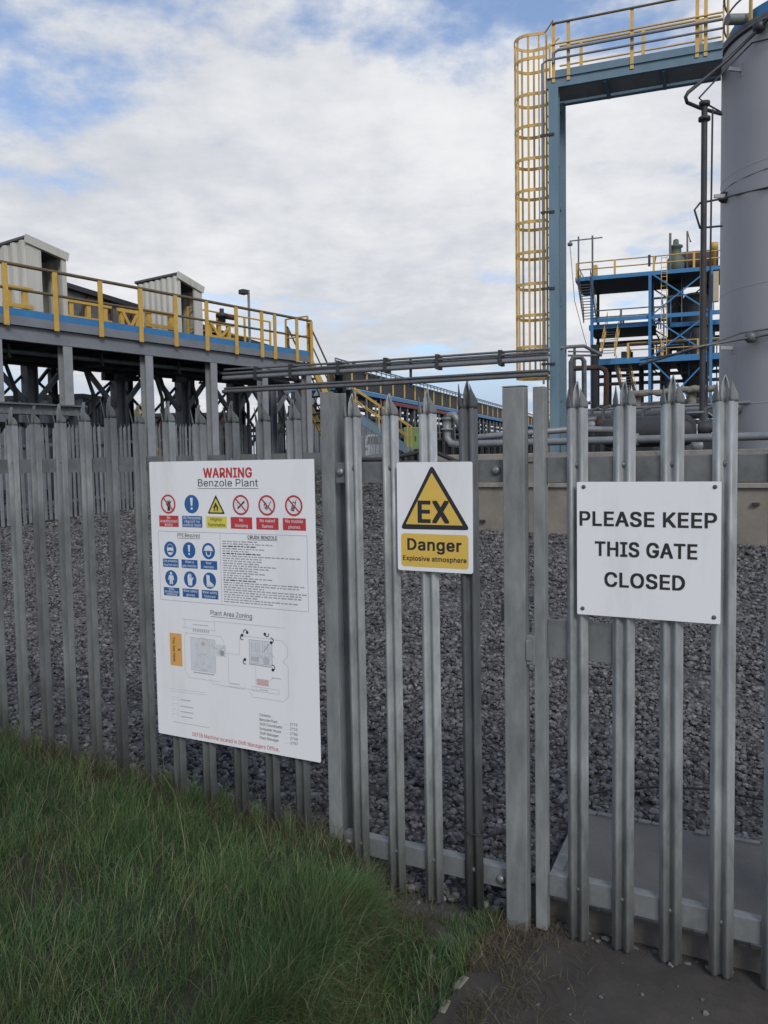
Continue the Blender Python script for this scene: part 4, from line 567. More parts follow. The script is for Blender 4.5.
    (107,224,15,65,81,65,125,71,125,168,224,212,224,109,118,104,118,31,0,31,300,67,300,67,0,173,0,87,110,113,135,219,0,7,9,8,7,1,9,1,10,9,2,4,3,2,13,4,13,5,4,2,12,13,5,14,13,7,0,1,10,2,1,10,12,2,0,5,6,0,14,5,10,11,12,7,14,0,10,14,7,11,14,10),
    (108,111,20,82,-1,60,2,44,12,34,28,31,50,31,300,67,300,67,58,68,45,71,37,77,32,86,31,91,31,95,31,97,31,100,32,107,2,101,0,95,-1,89,-1,4,6,5,4,7,6,4,8,7,3,8,4,3,9,8,3,10,9,3,11,10,14,16,15,13,16,14,12,16,13,11,16,12,3,16,11,2,16,3,1,16,2,0,16,1,0,17,16,0,18,17,0,19,18),
    (109,359,55,31,0,31,224,66,224,66,174,63,174,69,191,78,204,89,214,101,222,115,226,129,228,152,224,169,213,182,195,189,174,184,174,190,189,199,202,211,213,224,221,240,226,258,228,276,226,293,219,308,209,319,194,326,174,328,150,328,0,292,0,292,150,289,170,279,184,264,192,247,195,233,193,221,189,211,181,204,171,199,159,198,146,198,0,162,0,162,153,159,170,149,183,135,192,118,195,105,193,93,189,82,181,74,171,69,157,67,140,67,0,9,11,10,20,22,21,8,11,9,19,22,20,19,23,22,8,12,11,0,2,1,0,4,2,4,3,2,7,12,8,18,23,19,18,24,23,6,12,7,17,24,18,6,13,12,17,25,24,5,47,6,47,13,6,16,34,17,34,25,17,47,46,13,46,14,13,5,48,47,16,35,34,33,25,34,33,26,25,5,49,48,16,36,35,32,26,33,45,14,46,4,49,5,15,36,16,4,50,49,15,37,36,31,26,32,44,15,45,15,14,45,4,51,50,15,38,37,31,27,26,0,52,4,52,51,4,44,38,15,44,39,38,30,27,31,43,39,44,43,40,39,0,53,52,42,40,43,30,28,27,29,28,30,42,41,40,0,54,53),
    (110,241,29,67,134,67,0,31,0,31,224,66,224,66,170,60,170,73,196,90,214,110,223,134,227,155,224,174,217,189,206,201,189,208,168,211,142,211,0,175,0,175,139,171,162,161,179,145,190,124,194,109,192,95,187,83,179,74,167,69,152,9,11,10,9,12,11,2,4,3,2,6,4,6,5,4,8,12,9,8,13,12,7,13,8,7,23,13,23,14,13,6,25,7,25,24,7,24,23,7,22,14,23,21,14,22,21,15,14,6,26,25,20,15,21,6,27,26,2,28,6,28,27,6,20,16,15,19,16,20,2,0,28,19,17,16,18,17,19,2,1,0),
    (111,244,48,122,-5,94,-1,69,10,48,27,33,50,23,78,20,111,23,143,33,172,48,195,69,212,94,223,122,227,151,223,176,212,197,195,212,172,222,143,225,111,222,78,212,50,197,27,176,10,151,-1,122,27,143,30,159,39,172,52,181,69,186,89,188,111,186,132,181,152,172,169,159,183,143,192,122,194,102,192,86,183,73,169,64,152,59,132,57,111,59,89,64,69,73,52,86,39,102,30,11,13,12,10,13,11,10,14,13,9,14,10,9,15,14,8,37,9,37,36,9,36,15,9,36,35,15,35,16,15,8,38,37,34,16,35,8,39,38,33,16,34,7,39,8,33,17,16,7,40,39,32,17,33,7,41,40,31,17,32,6,41,7,31,18,17,6,42,41,30,18,31,5,42,6,5,43,42,29,18,30,29,19,18,5,44,43,28,19,29,28,20,19,4,44,5,4,45,44,27,20,28,4,46,45,26,20,27,3,46,4,26,21,20,3,47,46,25,21,26,3,24,47,24,21,25,3,21,24,2,21,3,2,22,21,1,22,2,1,23,22,0,23,1),
    (112,250,55,31,-84,31,224,66,224,66,188,70,188,74,195,81,204,90,212,101,220,116,225,135,227,161,223,185,213,204,196,218,173,227,144,230,111,227,78,218,50,204,27,185,9,162,-1,135,-5,117,-3,102,2,90,10,81,18,75,27,70,35,67,35,67,-84,130,28,149,30,165,39,177,52,186,69,192,89,193,112,192,134,186,154,177,171,165,184,149,192,130,194,111,192,95,184,83,172,74,155,68,135,66,112,68,88,74,68,83,51,95,38,111,30,9,11,10,8,11,9,0,2,1,0,3,2,8,12,11,7,12,8,7,13,12,6,13,7,5,13,6,5,43,13,43,42,13,42,14,13,4,43,5,4,44,43,4,45,44,41,14,42,0,4,3,0,48,4,48,47,4,47,46,4,46,45,4,40,14,41,40,15,14,39,15,40,38,15,39,38,16,15,0,49,48,37,16,38,0,50,49,36,16,37,36,17,16,35,17,36,0,51,50,35,18,17,34,18,35,0,29,51,29,52,51,33,18,34,29,53,52,33,19,18,32,19,33,29,28,53,28,54,53,0,30,29,27,54,28,31,19,32,27,31,54,27,19,31,26,19,27,26,20,19,25,20,26,24,20,25,24,21,20,23,21,24,23,22,21),
    (113,250,31,219,-84,183,-84,183,35,181,35,169,18,149,2,115,-5,66,9,32,50,20,111,32,173,66,213,115,227,149,220,169,204,181,188,184,188,184,224,219,224,121,28,155,38,177,68,184,112,177,155,155,184,121,194,85,184,64,154,57,112,64,69,86,39,11,13,12,16,18,17,16,0,18,11,14,13,10,25,11,25,14,11,25,15,14,10,26,25,24,15,25,24,16,15,24,23,16,23,0,16,10,27,26,9,27,10,22,0,23,9,28,27,9,29,28,21,0,22,8,29,9,8,30,29,20,2,21,2,0,21,7,30,8,7,19,30,19,3,20,3,2,20,19,4,3,1,0,2,7,4,19,7,5,4,6,5,7),
    (114,152,25,31,0,31,224,66,224,66,189,68,189,77,205,90,217,107,224,126,227,130,227,135,227,140,227,144,226,144,190,141,191,136,191,129,192,122,192,107,190,94,186,83,178,74,167,69,154,67,140,67,0,7,9,8,7,10,9,7,11,10,7,12,11,7,13,12,6,13,7,0,2,1,0,3,2,5,13,6,4,17,5,17,16,5,16,15,5,15,14,5,14,13,5,4,18,17,4,19,18,0,4,3,0,22,4,22,21,4,21,20,4,20,19,4,0,23,22,0,24,23),
    (115,215,60,107,-5,85,-3,66,2,50,11,36,22,27,37,21,56,55,63,62,47,73,36,88,29,107,27,128,29,144,37,155,48,158,61,156,71,150,80,139,87,125,91,88,100,61,110,43,123,31,140,28,161,30,180,38,196,51,209,68,218,88,225,110,227,132,225,150,220,165,211,176,200,185,186,191,171,158,163,152,175,143,186,129,194,111,196,92,194,77,187,67,176,64,163,66,152,73,143,85,137,101,131,135,123,162,114,181,101,192,84,195,63,193,44,184,28,171,14,153,4,132,-3,29,31,30,29,32,31,28,32,29,28,33,32,27,33,28,27,34,33,26,34,27,26,41,34,41,35,34,26,42,41,40,35,41,25,42,26,25,43,42,39,35,40,25,44,43,39,36,35,38,36,39,24,44,25,24,45,44,37,36,38,24,46,45,23,46,24,23,47,46,23,48,47,22,48,23,22,49,48,22,50,49,22,51,50,21,51,22,21,52,51,20,52,21,20,53,52,19,53,20,18,53,19,17,53,18,17,54,53,16,54,17,15,54,16,6,8,7,15,55,54,14,55,15,5,8,6,13,55,14,5,9,8,13,56,55,4,9,5,12,56,13,4,10,9,11,56,12,4,11,10,11,57,56,4,57,11,3,57,4,3,58,57,2,58,3,2,59,58,1,59,2,1,0,59),
    (116,134,24,120,224,120,193,4,193,4,224,38,278,74,278,74,58,76,45,80,36,88,31,100,29,104,30,109,30,114,31,119,32,126,1,120,-1,113,-2,106,-2,99,-2,74,1,54,13,42,31,38,55,23,5,4,23,6,5,2,0,3,2,1,0,23,7,6,22,7,23,22,8,7,22,9,8,13,15,14,22,10,9,12,15,13,21,10,22,11,15,12,10,15,11,21,15,10,20,15,21,19,15,20,19,16,15,19,17,16,19,18,17),
    (117,241,29,108,-3,86,-1,68,6,52,18,41,35,33,56,31,82,31,224,67,224,67,85,70,62,81,44,97,33,118,30,133,31,147,37,158,45,167,57,173,72,175,90,175,224,211,224,211,0,176,0,176,54,181,54,169,28,152,10,131,0,6,8,7,6,9,8,19,21,20,19,22,21,18,22,19,6,10,9,5,10,6,17,25,18,25,22,18,5,11,10,16,24,17,24,25,17,4,11,5,16,26,24,26,23,24,26,22,25,15,26,16,4,12,11,14,26,15,3,12,4,3,13,12,13,26,14,3,26,13,3,27,26,23,22,26,2,27,3,2,28,27,1,28,2,1,0,28),
    (118,229,16,96,0,10,224,50,224,97,91,104,71,110,51,116,31,121,12,109,12,114,31,120,51,125,71,132,91,180,224,219,224,133,0,0,2,1,0,3,2,12,14,13,12,15,14,0,4,3,11,15,12,0,5,4,10,15,11,0,9,5,9,6,5,9,6,10,6,15,10,0,8,9,7,15,6,0,7,8,0,15,7),
    (119,334,30,81,0,13,224,51,224,79,126,91,81,103,24,97,24,109,79,122,126,149,224,187,224,213,126,225,80,237,24,231,24,244,80,256,126,283,224,321,224,253,0,217,0,188,101,180,133,171,165,163,199,171,199,163,165,155,132,146,101,117,0,0,2,1,0,3,2,8,24,9,24,10,9,24,25,10,25,11,10,16,18,17,16,19,18,8,26,24,26,23,24,26,23,25,23,11,25,8,27,26,22,11,23,21,11,22,8,28,27,0,4,3,7,28,8,21,12,11,15,19,16,7,29,28,20,12,21,0,6,4,6,5,4,20,14,12,14,13,12,14,19,15,6,29,7,0,29,6,20,19,14),
    (120,223,32,12,0,101,129,101,101,17,224,59,224,87,180,97,164,106,149,114,135,122,121,103,121,112,135,119,149,128,164,138,180,166,224,207,224,123,99,123,126,211,0,169,0,136,50,126,66,118,80,110,94,102,107,121,107,113,94,105,80,97,66,87,50,54,0,2,4,3,2,5,4,14,16,15,14,17,16,2,6,5,13,17,14,2,1,6,1,7,6,12,18,13,18,17,13,1,11,7,11,8,7,11,8,12,8,18,12,1,10,11,9,18,8,0,10,1,9,19,18,0,25,10,25,9,10,25,26,9,26,19,9,0,24,25,27,19,26,0,28,24,28,23,24,28,23,27,23,19,27,0,29,28,22,19,23,0,30,29,21,19,22,0,31,30,20,19,21),
    (121,229,22,28,-82,36,-51,42,-52,61,-52,77,-44,89,-21,96,-1,10,224,50,224,97,91,110,51,121,12,108,12,119,51,132,91,180,224,219,224,120,-34,104,-63,82,-80,54,-86,38,-84,6,8,7,6,9,8,14,16,15,14,17,16,6,10,9,13,11,14,11,17,14,12,11,13,6,11,10,6,17,11,5,17,6,4,17,5,4,18,17,3,18,4,0,2,1,0,3,2,0,18,3,0,19,18,0,20,19,21,20,0),
    (122,224,12,25,0,25,27,150,188,150,190,28,190,28,224,196,224,196,195,74,35,74,33,200,33,200,0,4,6,5,4,7,6,4,3,7,3,2,7,2,8,7,1,8,2,1,9,8,1,10,9,1,11,10,0,11,1),
)
GLYPHS = {}
def load_glyphs():
    for row in LETTERS:
        n = row[2]; v = [(row[3 + 2*k], row[4 + 2*k]) for k in range(n)]; r = row[3 + 2*n:]
        GLYPHS[chr(row[0])] = (row[1], v, [tuple(r[3*k:3*k + 3]) for k in range(len(r)//3)])
def text_geo(body, size, bold=0., align='CENTER', sx=1.):
    """lettering as flat triangles in (x,z), baseline at z=0, cap height = size"""
    if not GLYPHS: load_glyphs()
    k = size/300; x = 0; vs, fs = [], []
    for ch in body:
        g = GLYPHS[ch]; o = len(vs); vs += [((x + a)*k*sx, b*k) for a, b in g[1]]; fs += [tuple(i + o for i in t) for t in g[2]]; x += g[0] + 450*bold
    w = x*k*sx; dx = -w/2 if align == 'CENTER' else 0
    return [(a + dx, b) for a, b in vs], fs
class Print(MB):
    """flat print on a board: x right, z up, y forward offset -d"""
    D0 = .0016
    def text(s, body, x, z, size, mi=0, bold=0., align='CENTER', sx=1., lay=1, rot=0., width=None):
        vs, fs = text_geo(body, size, bold, align, sx)
        if width:
            xs = [p[0] for p in vs]; m0 = (max(xs) + min(xs))/2 if align == 'CENTER' else min(xs); k = width/(max(xs) - min(xs)); vs = [((p[0] - m0)*k, p[1]) for p in vs]
        c, q = math.cos(rot), math.sin(rot); e = bold*size*1.25
        for k, (ox, oz) in enumerate(((0, 0), (e, e*.7), (-e, e*.7), (e, -e*.7), (-e, -e*.7)) if bold > .007 else ((0, 0),)):
            s.add([(x + (a + ox)*c - (b + oz)*q, -s.D0 - .0004*lay - .00003*k, z + (a + ox)*q + (b + oz)*c) for a, b in vs], fs, mi)
        return s
    def rect(s, x0, x1, z0, z1, mi=0, lay=0): return s.poly([(x0, z0), (x1, z0), (x1, z1), (x0, z1)], mi, lay)
    def poly(s, P, mi=0, lay=0): return s.add([(x, -s.D0 - .0004*lay, z) for x, z in P], [tuple(range(len(P)))], mi)
    def disc(s, x, z, r, mi=0, lay=0, n=36, sx=1.): return s.poly([(x + r*sx*math.cos(a), z + r*math.sin(a)) for a in np.linspace(0, 2*math.pi, n, endpoint=False)], mi, lay)
    def ring(s, x, z, r0, r1, mi=0, lay=0, n=36, a0=0., a1=2*math.pi):
        A = np.linspace(a0, a1, n + 1); vs = [(x + r*math.cos(a), -s.D0 - .0004*lay, z + r*math.sin(a)) for a in A for r in (r0, r1)]
        return s.add(vs, [(2*i, 2*i + 1, 2*i + 3, 2*i + 2) for i in range(n)], mi)
    def line(s, P, w, mi=0, lay=0):
        for (x0, z0), (x1, z1) in zip(P[:-1], P[1:]):
            l = math.hypot(x1 - x0, z1 - z0) or 1e-6; a, b = -(z1 - z0)/l*w/2, (x1 - x0)/l*w/2; s.poly([(x0 - a, z0 - b), (x1 - a, z1 - b), (x1 + a, z1 + b), (x0 + a, z0 + b)], mi, lay)
        return s
    def rrect(s, x0, x1, z0, z1, r, mi=0, lay=0):
        P = [(cx + r*math.cos(a), cz + r*math.sin(a)) for cx, cz, a0 in ((x1 - r, z1 - r, 0), (x0 + r, z1 - r, 1), (x0 + r, z0 + r, 2), (x1 - r, z0 + r, 3)) for a in np.linspace(a0*math.pi/2, (a0 + 1)*math.pi/2, 6)]
        return s.poly(P, mi, lay)
    def rpoly(s, P, r, mi=0, lay=0):
        out = []; n = len(P)
        for i in range(n):
            p, a, b = np.array(P[i]), np.array(P[i - 1]), np.array(P[(i + 1) % n]); da = (a - p)/np.linalg.norm(a - p); db = (b - p)/np.linalg.norm(b - p)
            for t in np.linspace(0, 1, 6): out.append(tuple(p + da*r*(1 - t)**2 + db*r*t*t))
        return s.poly(out, mi, lay)
def board(name, u, z, w, h, label, y, rad=.008, yaw=0., roll=0.):
    """u,z of the lower left corner; panel 3 mm thick"""
    t = empty(name, FEN, label, 'sign', at=(u, y, z)); t.rotation_euler = (0, roll, -FA + yaw); b = MB()
    r = rad; P = [(cx + r*math.cos(a), cz + r*math.sin(a)) for cx, cz, a0 in ((w - r, h - r, 0), (r, h - r, 1), (r, r, 2), (w - r, r, 3)) for a in np.linspace(a0*math.pi/2, (a0 + 1)*math.pi/2, 6)]
    b.prism(P, -.0012, .002); b.build('sign_panel', M_WHITE, t); return t
def rel(u, z, y=-.029):                                       # fence-plane reading -> reading on a plane y in front of it
    k = 1 + y/2.67; return 1.42 + (u - 1.42)*k, CZ + z*k, k
def sign_closed():
    u, z, k = rel(.7144, -.0843 - .4348); w, h = .4388*k, .4348*k
    t = board('gate_sign', u, z, w, h, 'white square notice on the gate reading PLEASE KEEP THIS GATE CLOSED', -.029, .004)
    for body, px, pz, ww in (('PLEASE KEEP', .497, .675, .945), ('THIS GATE', .49, .452, .705), ('CLOSED', .485, .225, .555)):
        p = Print(); p.text(body, w*px, h*pz, .0445, bold=.034, width=w*ww); p.build('lettering', I_BLACK, t)
    for x, zz in ((.022, h - .016), (w - .018, h - .016), (.018, .02), (w - .018, .02)):
        b = MB(); b.lathe([(0, -.0055), (.004, -.005), (.0065, -.003), (.0068, -.0012)], (x, zz), 12, axis='y'); b.build('screw', M_DARKGALV, t)
sign_closed()
def sign_danger():
    u, z, k = rel(.0544, -.0119 - .392); w, h = .2938*k, .392*k
    t = board('danger_sign', u, z, w, h, 'white and amber danger sign with a triangle reading EX', -.029, .008, roll=.004)
    X = lambda a: a*w; Z = lambda a: h*(1 - a)
    p = Print(); p.rpoly([(X(.040), Z(.617)), (X(.968), Z(.610)), (X(.475), Z(.022))], .018, 0, 0); p.rpoly([(X(.116), Z(.570)), (X(.876), Z(.570)), (X(.475), Z(.096))], .004, 1, 1)
    p.text('EX', X(.493), Z(.548), .074, 0, bold=.042, lay=2, width=w*.395); p.build('hazard_triangle', [I_BLACK, I_YEL], t)
    p = Print(); p.rrect(X(.05), X(.945), Z(.962), Z(.655), .012, 0, 0); p.text('Danger', X(.497), Z(.805), .0395, 1, bold=.036, lay=1, width=w*.71); p.text('Explosive atmosphere', X(.497), Z(.905), .0165, 1, bold=.03, lay=1, width=w*.845); p.build('danger_caption', [I_YEL, I_BLACK], t)
sign_danger()
def sign_warning():
    u, z, k = rel(-1.1409, .0064 - 1.189); w, h = .841*k, 1.189*k
    t = board('warning_board', u, z, w, h, 'tall white warning board of safety symbols reading WARNING Benzole Plant', -.029, .006)
    # board coordinates from the printed layout: (s across 0..1, q down 0..1)
    X = lambda a: a*w; Z = lambda a: h*(1 - a)
    p = Print(); p.text('WARNING', X(.5015), Z(.0575), .0375, bold=.04, width=X(.293)); p.build('title_lettering', I_RED, t)
    p = Print(); p.text('Benzole Plant', X(.501), Z(.0885), .0295, bold=.002, width=X(.365)); p.rect(X(.316), X(.686), Z(.0965), Z(.0948)); p.build('subtitle_lettering', I_BLACK, t)
    def cap(par, x0, x1, z0, z1, m, ink, lines, sz):
        c = Print(); c.rect(x0, x1, z0, z1, 0, 0); n = len(lines); hh = (z1 - z0)
        for i, s in enumerate(lines): c.text(s, (x0 + x1)/2, z1 - hh*(i + .5)/n*.94 - hh*.03 - sz*.42, sz, 1, bold=.008, lay=1, width=min((x1 - x0)*.88, len(s)*sz*.72))
        c.build('caption', [m, ink], par)
    r = .0405
    def prohib(x, zc, draw, lines):
        c = Print(); c.disc(x, zc, r*.9, 1, 0); draw(c, x, zc); c.ring(x, zc, r*.82, r, 0, 3)
        a = math.radians(-45); c.line([(x - r*.62, zc + r*.62), (x + r*.62, zc - r*.62)], .0058, 0, 3); o = c.build('prohibition_symbol', [I_RED, I_WHITE, I_BLACK], t); o['label'] = 'red ringed symbol: ' + ' '.join(lines).lower()
        cap(o, x - .0535, x + .0535, zc - .0965, zc - .049, I_RED, I_WHITE, lines, .0125)
    def hand(c, x, zc):
        c.disc(x + .003, zc - .006, .010, 2, 1)
        for a in (50, 75, 100, 125): c.line([(x + .003, zc - .004), (x + .003 + .021*math.cos(math.radians(a)), zc - .004 + .021*math.sin(math.radians(a)))], .0042, 2, 2)
        c.line([(x + .003, zc - .008), (x - .013, zc + .002)], .0045, 2, 2); c.poly([(x - .004, zc - .014), (x + .010, zc - .014), (x + .011, zc - .028), (x - .005, zc - .028)], 2, 2)
    def cig(c, x, zc):
        c.line([(x - .017, zc - .015), (x + .018, zc + .014)], .007, 2, 1)
        c.line([(x - .017, zc - .004), (x - .020, zc + .006), (x - .014, zc + .014), (x - .017, zc + .021)], .0016, 2, 1)
    def match(c, x, zc):
        c.line([(x - .002, zc - .020), (x + .020, zc + .016)], .0032, 2, 1); c.poly([(x - .008, zc - .016), (x - .015, zc - .002), (x - .012, zc + .018), (x - .007, zc + .008), (x - .003, zc + .012), (x, zc - .004), (x - .001, zc - .014)], 2, 1)
        c.poly([(x - .008, zc - .012), (x - .011, zc - .002), (x - .008, zc + .003), (x - .005, zc - .004)], 1, 2)
    def phone(c, x, zc):
        P = [(-.009, -.022), (.007, -.022), (.007, .014), (-.009, .014)]; rr = math.radians(-18); q = lambda a, b: (x + a*math.cos(rr) - b*math.sin(rr), zc + a*math.sin(rr) + b*math.cos(rr))
        c.poly([q(*e) for e in P], 2, 1); c.poly([q(*e) for e in ((-.006, .002), (.004, .002), (.004, .010), (-.006, .010))], 1, 2); c.line([q(.004, .014), q(.004, .026)], .003, 2, 1)
        for i in range(3):
            for j in range(3): c.disc(*q(-.0055 + .0045*i, -.004 - .006*j), .0014, 1, 2, 8)
    def exclaim(c, x, zc, s=1.): c.rpoly([(x - .0075*s, zc + .026*s), (x + .0075*s, zc + .026*s), (x + .004*s, zc - .008*s), (x - .004*s, zc - .008*s)], .003*s, 1, 1); c.disc(x, zc - .018*s, .0055*s, 1, 1, 16)
    zc0, zc1 = Z(.182), Z(.213)
    zz = lambda s: zc0 + 0*(zc1 - zc0)*s
    xs = [X(a) for a in (.120, .273, .427, .579, .732, .885)]
    prohib(xs[0], Z(.1515), hand, ['No', 'unauthorised', 'entry']); prohib(xs[3], Z(.1515), cig, ['No', 'Smoking']); prohib(xs[4], Z(.1515), match, ['No naked', 'flames']); prohib(xs[5], Z(.1515), phone, ['No mobile', 'phones'])
    c = Print(); c.disc(xs[1], Z(.151), .0385, 0, 0); exclaim(c, xs[1], Z(.151), 1.02); o = c.build('mandatory_symbol', [I_BLUE, I_WHITE], t); cap(o, xs[1] - .0535, xs[1] + .0535, Z(.151) - .0965, Z(.151) - .049, I_BLUE, I_WHITE, ['All Personnel', 'report to', 'control room'], .0125)
    c = Print(); zc = Z(.153); x = xs[2]; c.rpoly([(x - .045, zc - .036), (x + .045, zc - .036), (x, zc + .042)], .006, 0, 0); c.rpoly([(x - .034, zc - .030), (x + .034, zc - .030), (x, zc + .028)], .004, 1, 1)
    c.poly([(x - .010, zc - .020), (x - .014, zc - .008), (x - .008, zc - .001), (x - .004, zc + .012), (x + .004, zc + .004), (x + .007, zc - .003), (x + .012, zc - .006), (x + .010, zc - .020)], 0, 2); c.poly([(x - .004, zc - .020), (x - .004, zc - .012), (x + .001, zc - .005), (x + .004, zc - .013), (x + .003, zc - .020)], 1, 3); c.rect(x - .016, x + .016, zc - .0245, zc - .0225, 0, 2)
    o = c.build('hazard_symbol', [I_BLACK, I_LEMON], t); cap(o, x - .0535, x + .0535, Z(.151) - .0965, Z(.151) - .049, I_LEMON, I_BLACK, ['Highly', 'flammable'], .0135)
    # ruled panels
    c = Print()
    c.line([(X(.048), Z(.250)), (X(.953), Z(.250)), (X(.953), Z(.500)), (X(.048), Z(.500)), (X(.048), Z(.250))], .0016)
    c.line([(X(.446), Z(.250)), (X(.446), Z(.500))], .0016); c.build('ruled_border', I_GREY, t)
    c = Print(); c.text('PPE Required', X(.246), Z(.268), .0155, bold=.004, width=X(.145)); c.rect(X(.172), X(.320), Z(.2735), Z(.272)); c.build('panel_heading', I_BLACK, t)
    def goggles(c, x, zc): c.disc(x, zc - .001, .024, 1, 1, 28, .74); c.disc(x, zc, .0215, 0, 2, 28, .72); c.rrect(x - .016, x + .016, zc - .006, zc + .008, .004, 1, 3); c.poly([(x - .003, zc - .006), (x + .003, zc - .006), (x, zc - .001)], 0, 4); c.poly([(x - .012, zc - .012), (x + .012, zc - .012), (x + .006, zc - .022), (x - .006, zc - .022)], 1, 3)
    def helmet(c, x, zc): c.poly([(x + .022*math.cos(a), zc + .004 + .020*math.sin(a)) for a in np.linspace(0, math.pi, 14)], 1, 1); c.rect(x - .025, x + .025, zc + .001, zc + .004, 1, 2); c.poly([(x - .015, zc - .002), (x - .012, zc - .018), (x, zc - .025), (x + .012, zc - .018), (x + .015, zc - .002), (x + .011, zc - .002), (x + .008, zc - .014), (x, zc - .019), (x - .008, zc - .014), (x - .011, zc - .002)], 1, 1)
    def suit(c, x, zc): c.disc(x, zc + .020, .0065, 1, 1, 14); c.poly([(x - .012, zc + .012), (x + .012, zc + .012), (x + .017, zc - .008), (x + .012, zc - .008), (x + .009, zc + .002), (x + .009, zc - .026), (x + .002, zc - .026), (x, zc - .008), (x - .002, zc - .026), (x - .009, zc - .026), (x - .009, zc + .002), (x - .012, zc - .008), (x - .017, zc - .008)], 1, 1)
    def glove(c, x, zc): c.poly([(x - .010, zc - .026), (x + .010, zc - .026), (x + .012, zc - .004), (x + .019, zc + .006), (x + .015, zc + .010), (x + .008, zc + .002), (x + .007, zc + .022), (x + .002, zc + .024), (x - .003, zc + .026), (x - .008, zc + .022), (x - .013, zc + .016), (x - .014, zc)], 1, 1); c.line([(x - .002, zc + .006), (x - .003, zc + .026)], .0014, 0, 2); c.line([(x + .003, zc + .006), (x + .003, zc + .024)], .0014, 0, 2)
    def boot(c, x, zc): c.poly([(x - .016, zc + .024), (x + .001, zc + .022), (x + .002, zc - .002), (x + .020, zc - .014), (x + .021, zc - .021), (x - .015, zc - .021)], 1, 1); c.rect(x - .016, x + .022, zc - .026, zc - .0225, 1, 1)
    for i, (sx_, q, draw, lines) in enumerate(((.123, .313, goggles, ['Eye protection', 'must be worn']), (.247, .313, exclaim, ['Wear a', 'gas monitor']), (.371, .313, helmet, ['Wear', 'helmets']), (.123, .417, suit, ['Wear', 'protective', 'clothing']), (.248, .417, glove, ['Wear safety', 'gloves']), (.372, .417, boot, ['Wear safety', 'footwear']))):
        c = Print(); x, zc = X(sx_), Z(q + .002); c.disc(x, zc, .0340, 0, 0); draw(c, x, zc) if draw is not exclaim else exclaim(c, x, zc, .85)
        o = c.build('mandatory_symbol', [I_BLUE, I_WHITE], t); o['label'] = 'blue round symbol: ' + ' '.join(lines).lower(); cap(o, x - .0433, x + .0433, zc - .0755, zc - .0400, I_BLUE, I_WHITE, lines, .0105)
    c = Print(); c.text('CRUDE BENZOLE', X(.700), Z(.266), .0130, bold=.02, width=X(.172)); c.rect(X(.613), X(.787), Z(.2705), Z(.2690)); c.build('panel_heading', I_BLACK, t)
    c = Print(); rr = random.Random(5); q = .2775; row = 0                         # small print, too fine to read
    ends = [.42, .62, .38, .52, .30, .48, .95, .5, .45, .4, .62, .55, .42, .5, .35, .60, .38, .97, .93, .52, .96, .94, .95, .40, .92, .60]
    for e in ends:
        x = .460
        while x < .460 + e*.478:
            l = rr.uniform(.008, .034); c.rect(X(x), X(min(x + l, .945)), Z(q + .0022), Z(q - .0022 + rr.uniform(0, .0012)), 1 if row in (2, 5, 16) else 0); x += l + .006
        q += .0084; row += 1
    c.build('small_print', [I_GREY, I_BLACK], t)
    # site plan
    c = Print(); c.text('Plant Area Zoning', X(.4995), Z(.540), .0195, bold=.001, width=X(.255)); c.rect(X(.372), X(.627), Z(.5465), Z(.5450)); c.build('plan_heading', I_BLACK, t)
    ZP = lambda b: Z(.737*b + .086)
    c = Print(); G, T, K, PK, PL = 0, 1, 2, 3, 4; L = lambda P, wd_=.0016, mi=4: c.line([(X(a), ZP(b)) for a, b in P], wd_, mi, 1)
    L([(.205, .643), (.205, .690)]); L([(.185, .649), (.40, .649)]); L([(.395, .640), (.395, .700)]); L([(.185, .690), (.40, .690)]); L([(.40, .645), (.82, .645)])
    c.rect(X(.255), X(.355), ZP(.672), ZP(.668), 4, 1)
    for a in np.arange(.255, .36, .012): c.rect(X(a), X(a + .008), ZP(.705), ZP(.692), 4, 1)
    L([(.22, .715), (.20, .73), (.195, .90), (.22, .935), (.42, .935)]); L([(.20, .715), (.43, .715), (.45, .735), (.455, .785)])
    c.rect(X(.238), X(.395), ZP(.895), ZP(.735), 1, 0); L([(.238, .735), (.395, .735), (.395, .895), (.238, .895), (.238, .735)])
    for q2 in (.772, .852): c.ring(X(.318), ZP(q2), .034, .0355, 4, 1)
    c.disc(X(.318), ZP(.760), .010, 3, 1, 12); L([(.305, .865), (.325, .850)], .003)
    c.rect(X(.40), X(.462), ZP(.812), ZP(.755), 1, 0); L([(.41, .80), (.425, .78), (.45, .765)], .002, 0); c.disc(X(.437), ZP(.795), .012, 0, 1, 12)
    L([(.465, .792), (.545, .792)]); L([(.475, .797), (.475, .95), (.66, .95)]); L([(.545, .792), (.545, .72), (.57, .70), (.80, .705), (.83, .735), (.83, .775), (.80, .80), (.83, .82), (.83, .96), (.80, .985), (.62, .985), (.60, .965)])
    c.rect(X(.605), X(.74), ZP(.825), ZP(.715), 1, 0)
    for a in (.62, .645, .665, .685, .715): L([(a, .725), (a, .775)], .0025)
    c.rect(X(.613), X(.660), ZP(.815), ZP(.793), 4, 1); c.disc(X(.704), ZP(.806), .016, 4, 1, 16); L([(.69, .765), (.725, .725)], .003, 0); L([(.60, .830), (.74, .833)], .003, 0)
    pr = random.Random(12)
    for k in range(26):
        a = pr.choice((.262, .29, .33, .37, .62, .655, .69, .72)) + pr.uniform(0, .012); b = pr.uniform(.745, .885) if a < .5 else pr.uniform(.725, .81)
        L([(a, b), (a + pr.choice((0, .018, .03)), b + pr.choice((0, .012, .018)))], .0012, pr.choice((0, 4)))
    L([(.605, .715), (.74, .715), (.74, .825), (.605, .825), (.605, .715)], .0014, 0); L([(.655, .715), (.655, .825)], .0012); L([(.605, .785), (.74, .785)], .0012); L([(.695, .715), (.695, .785)], .0012)
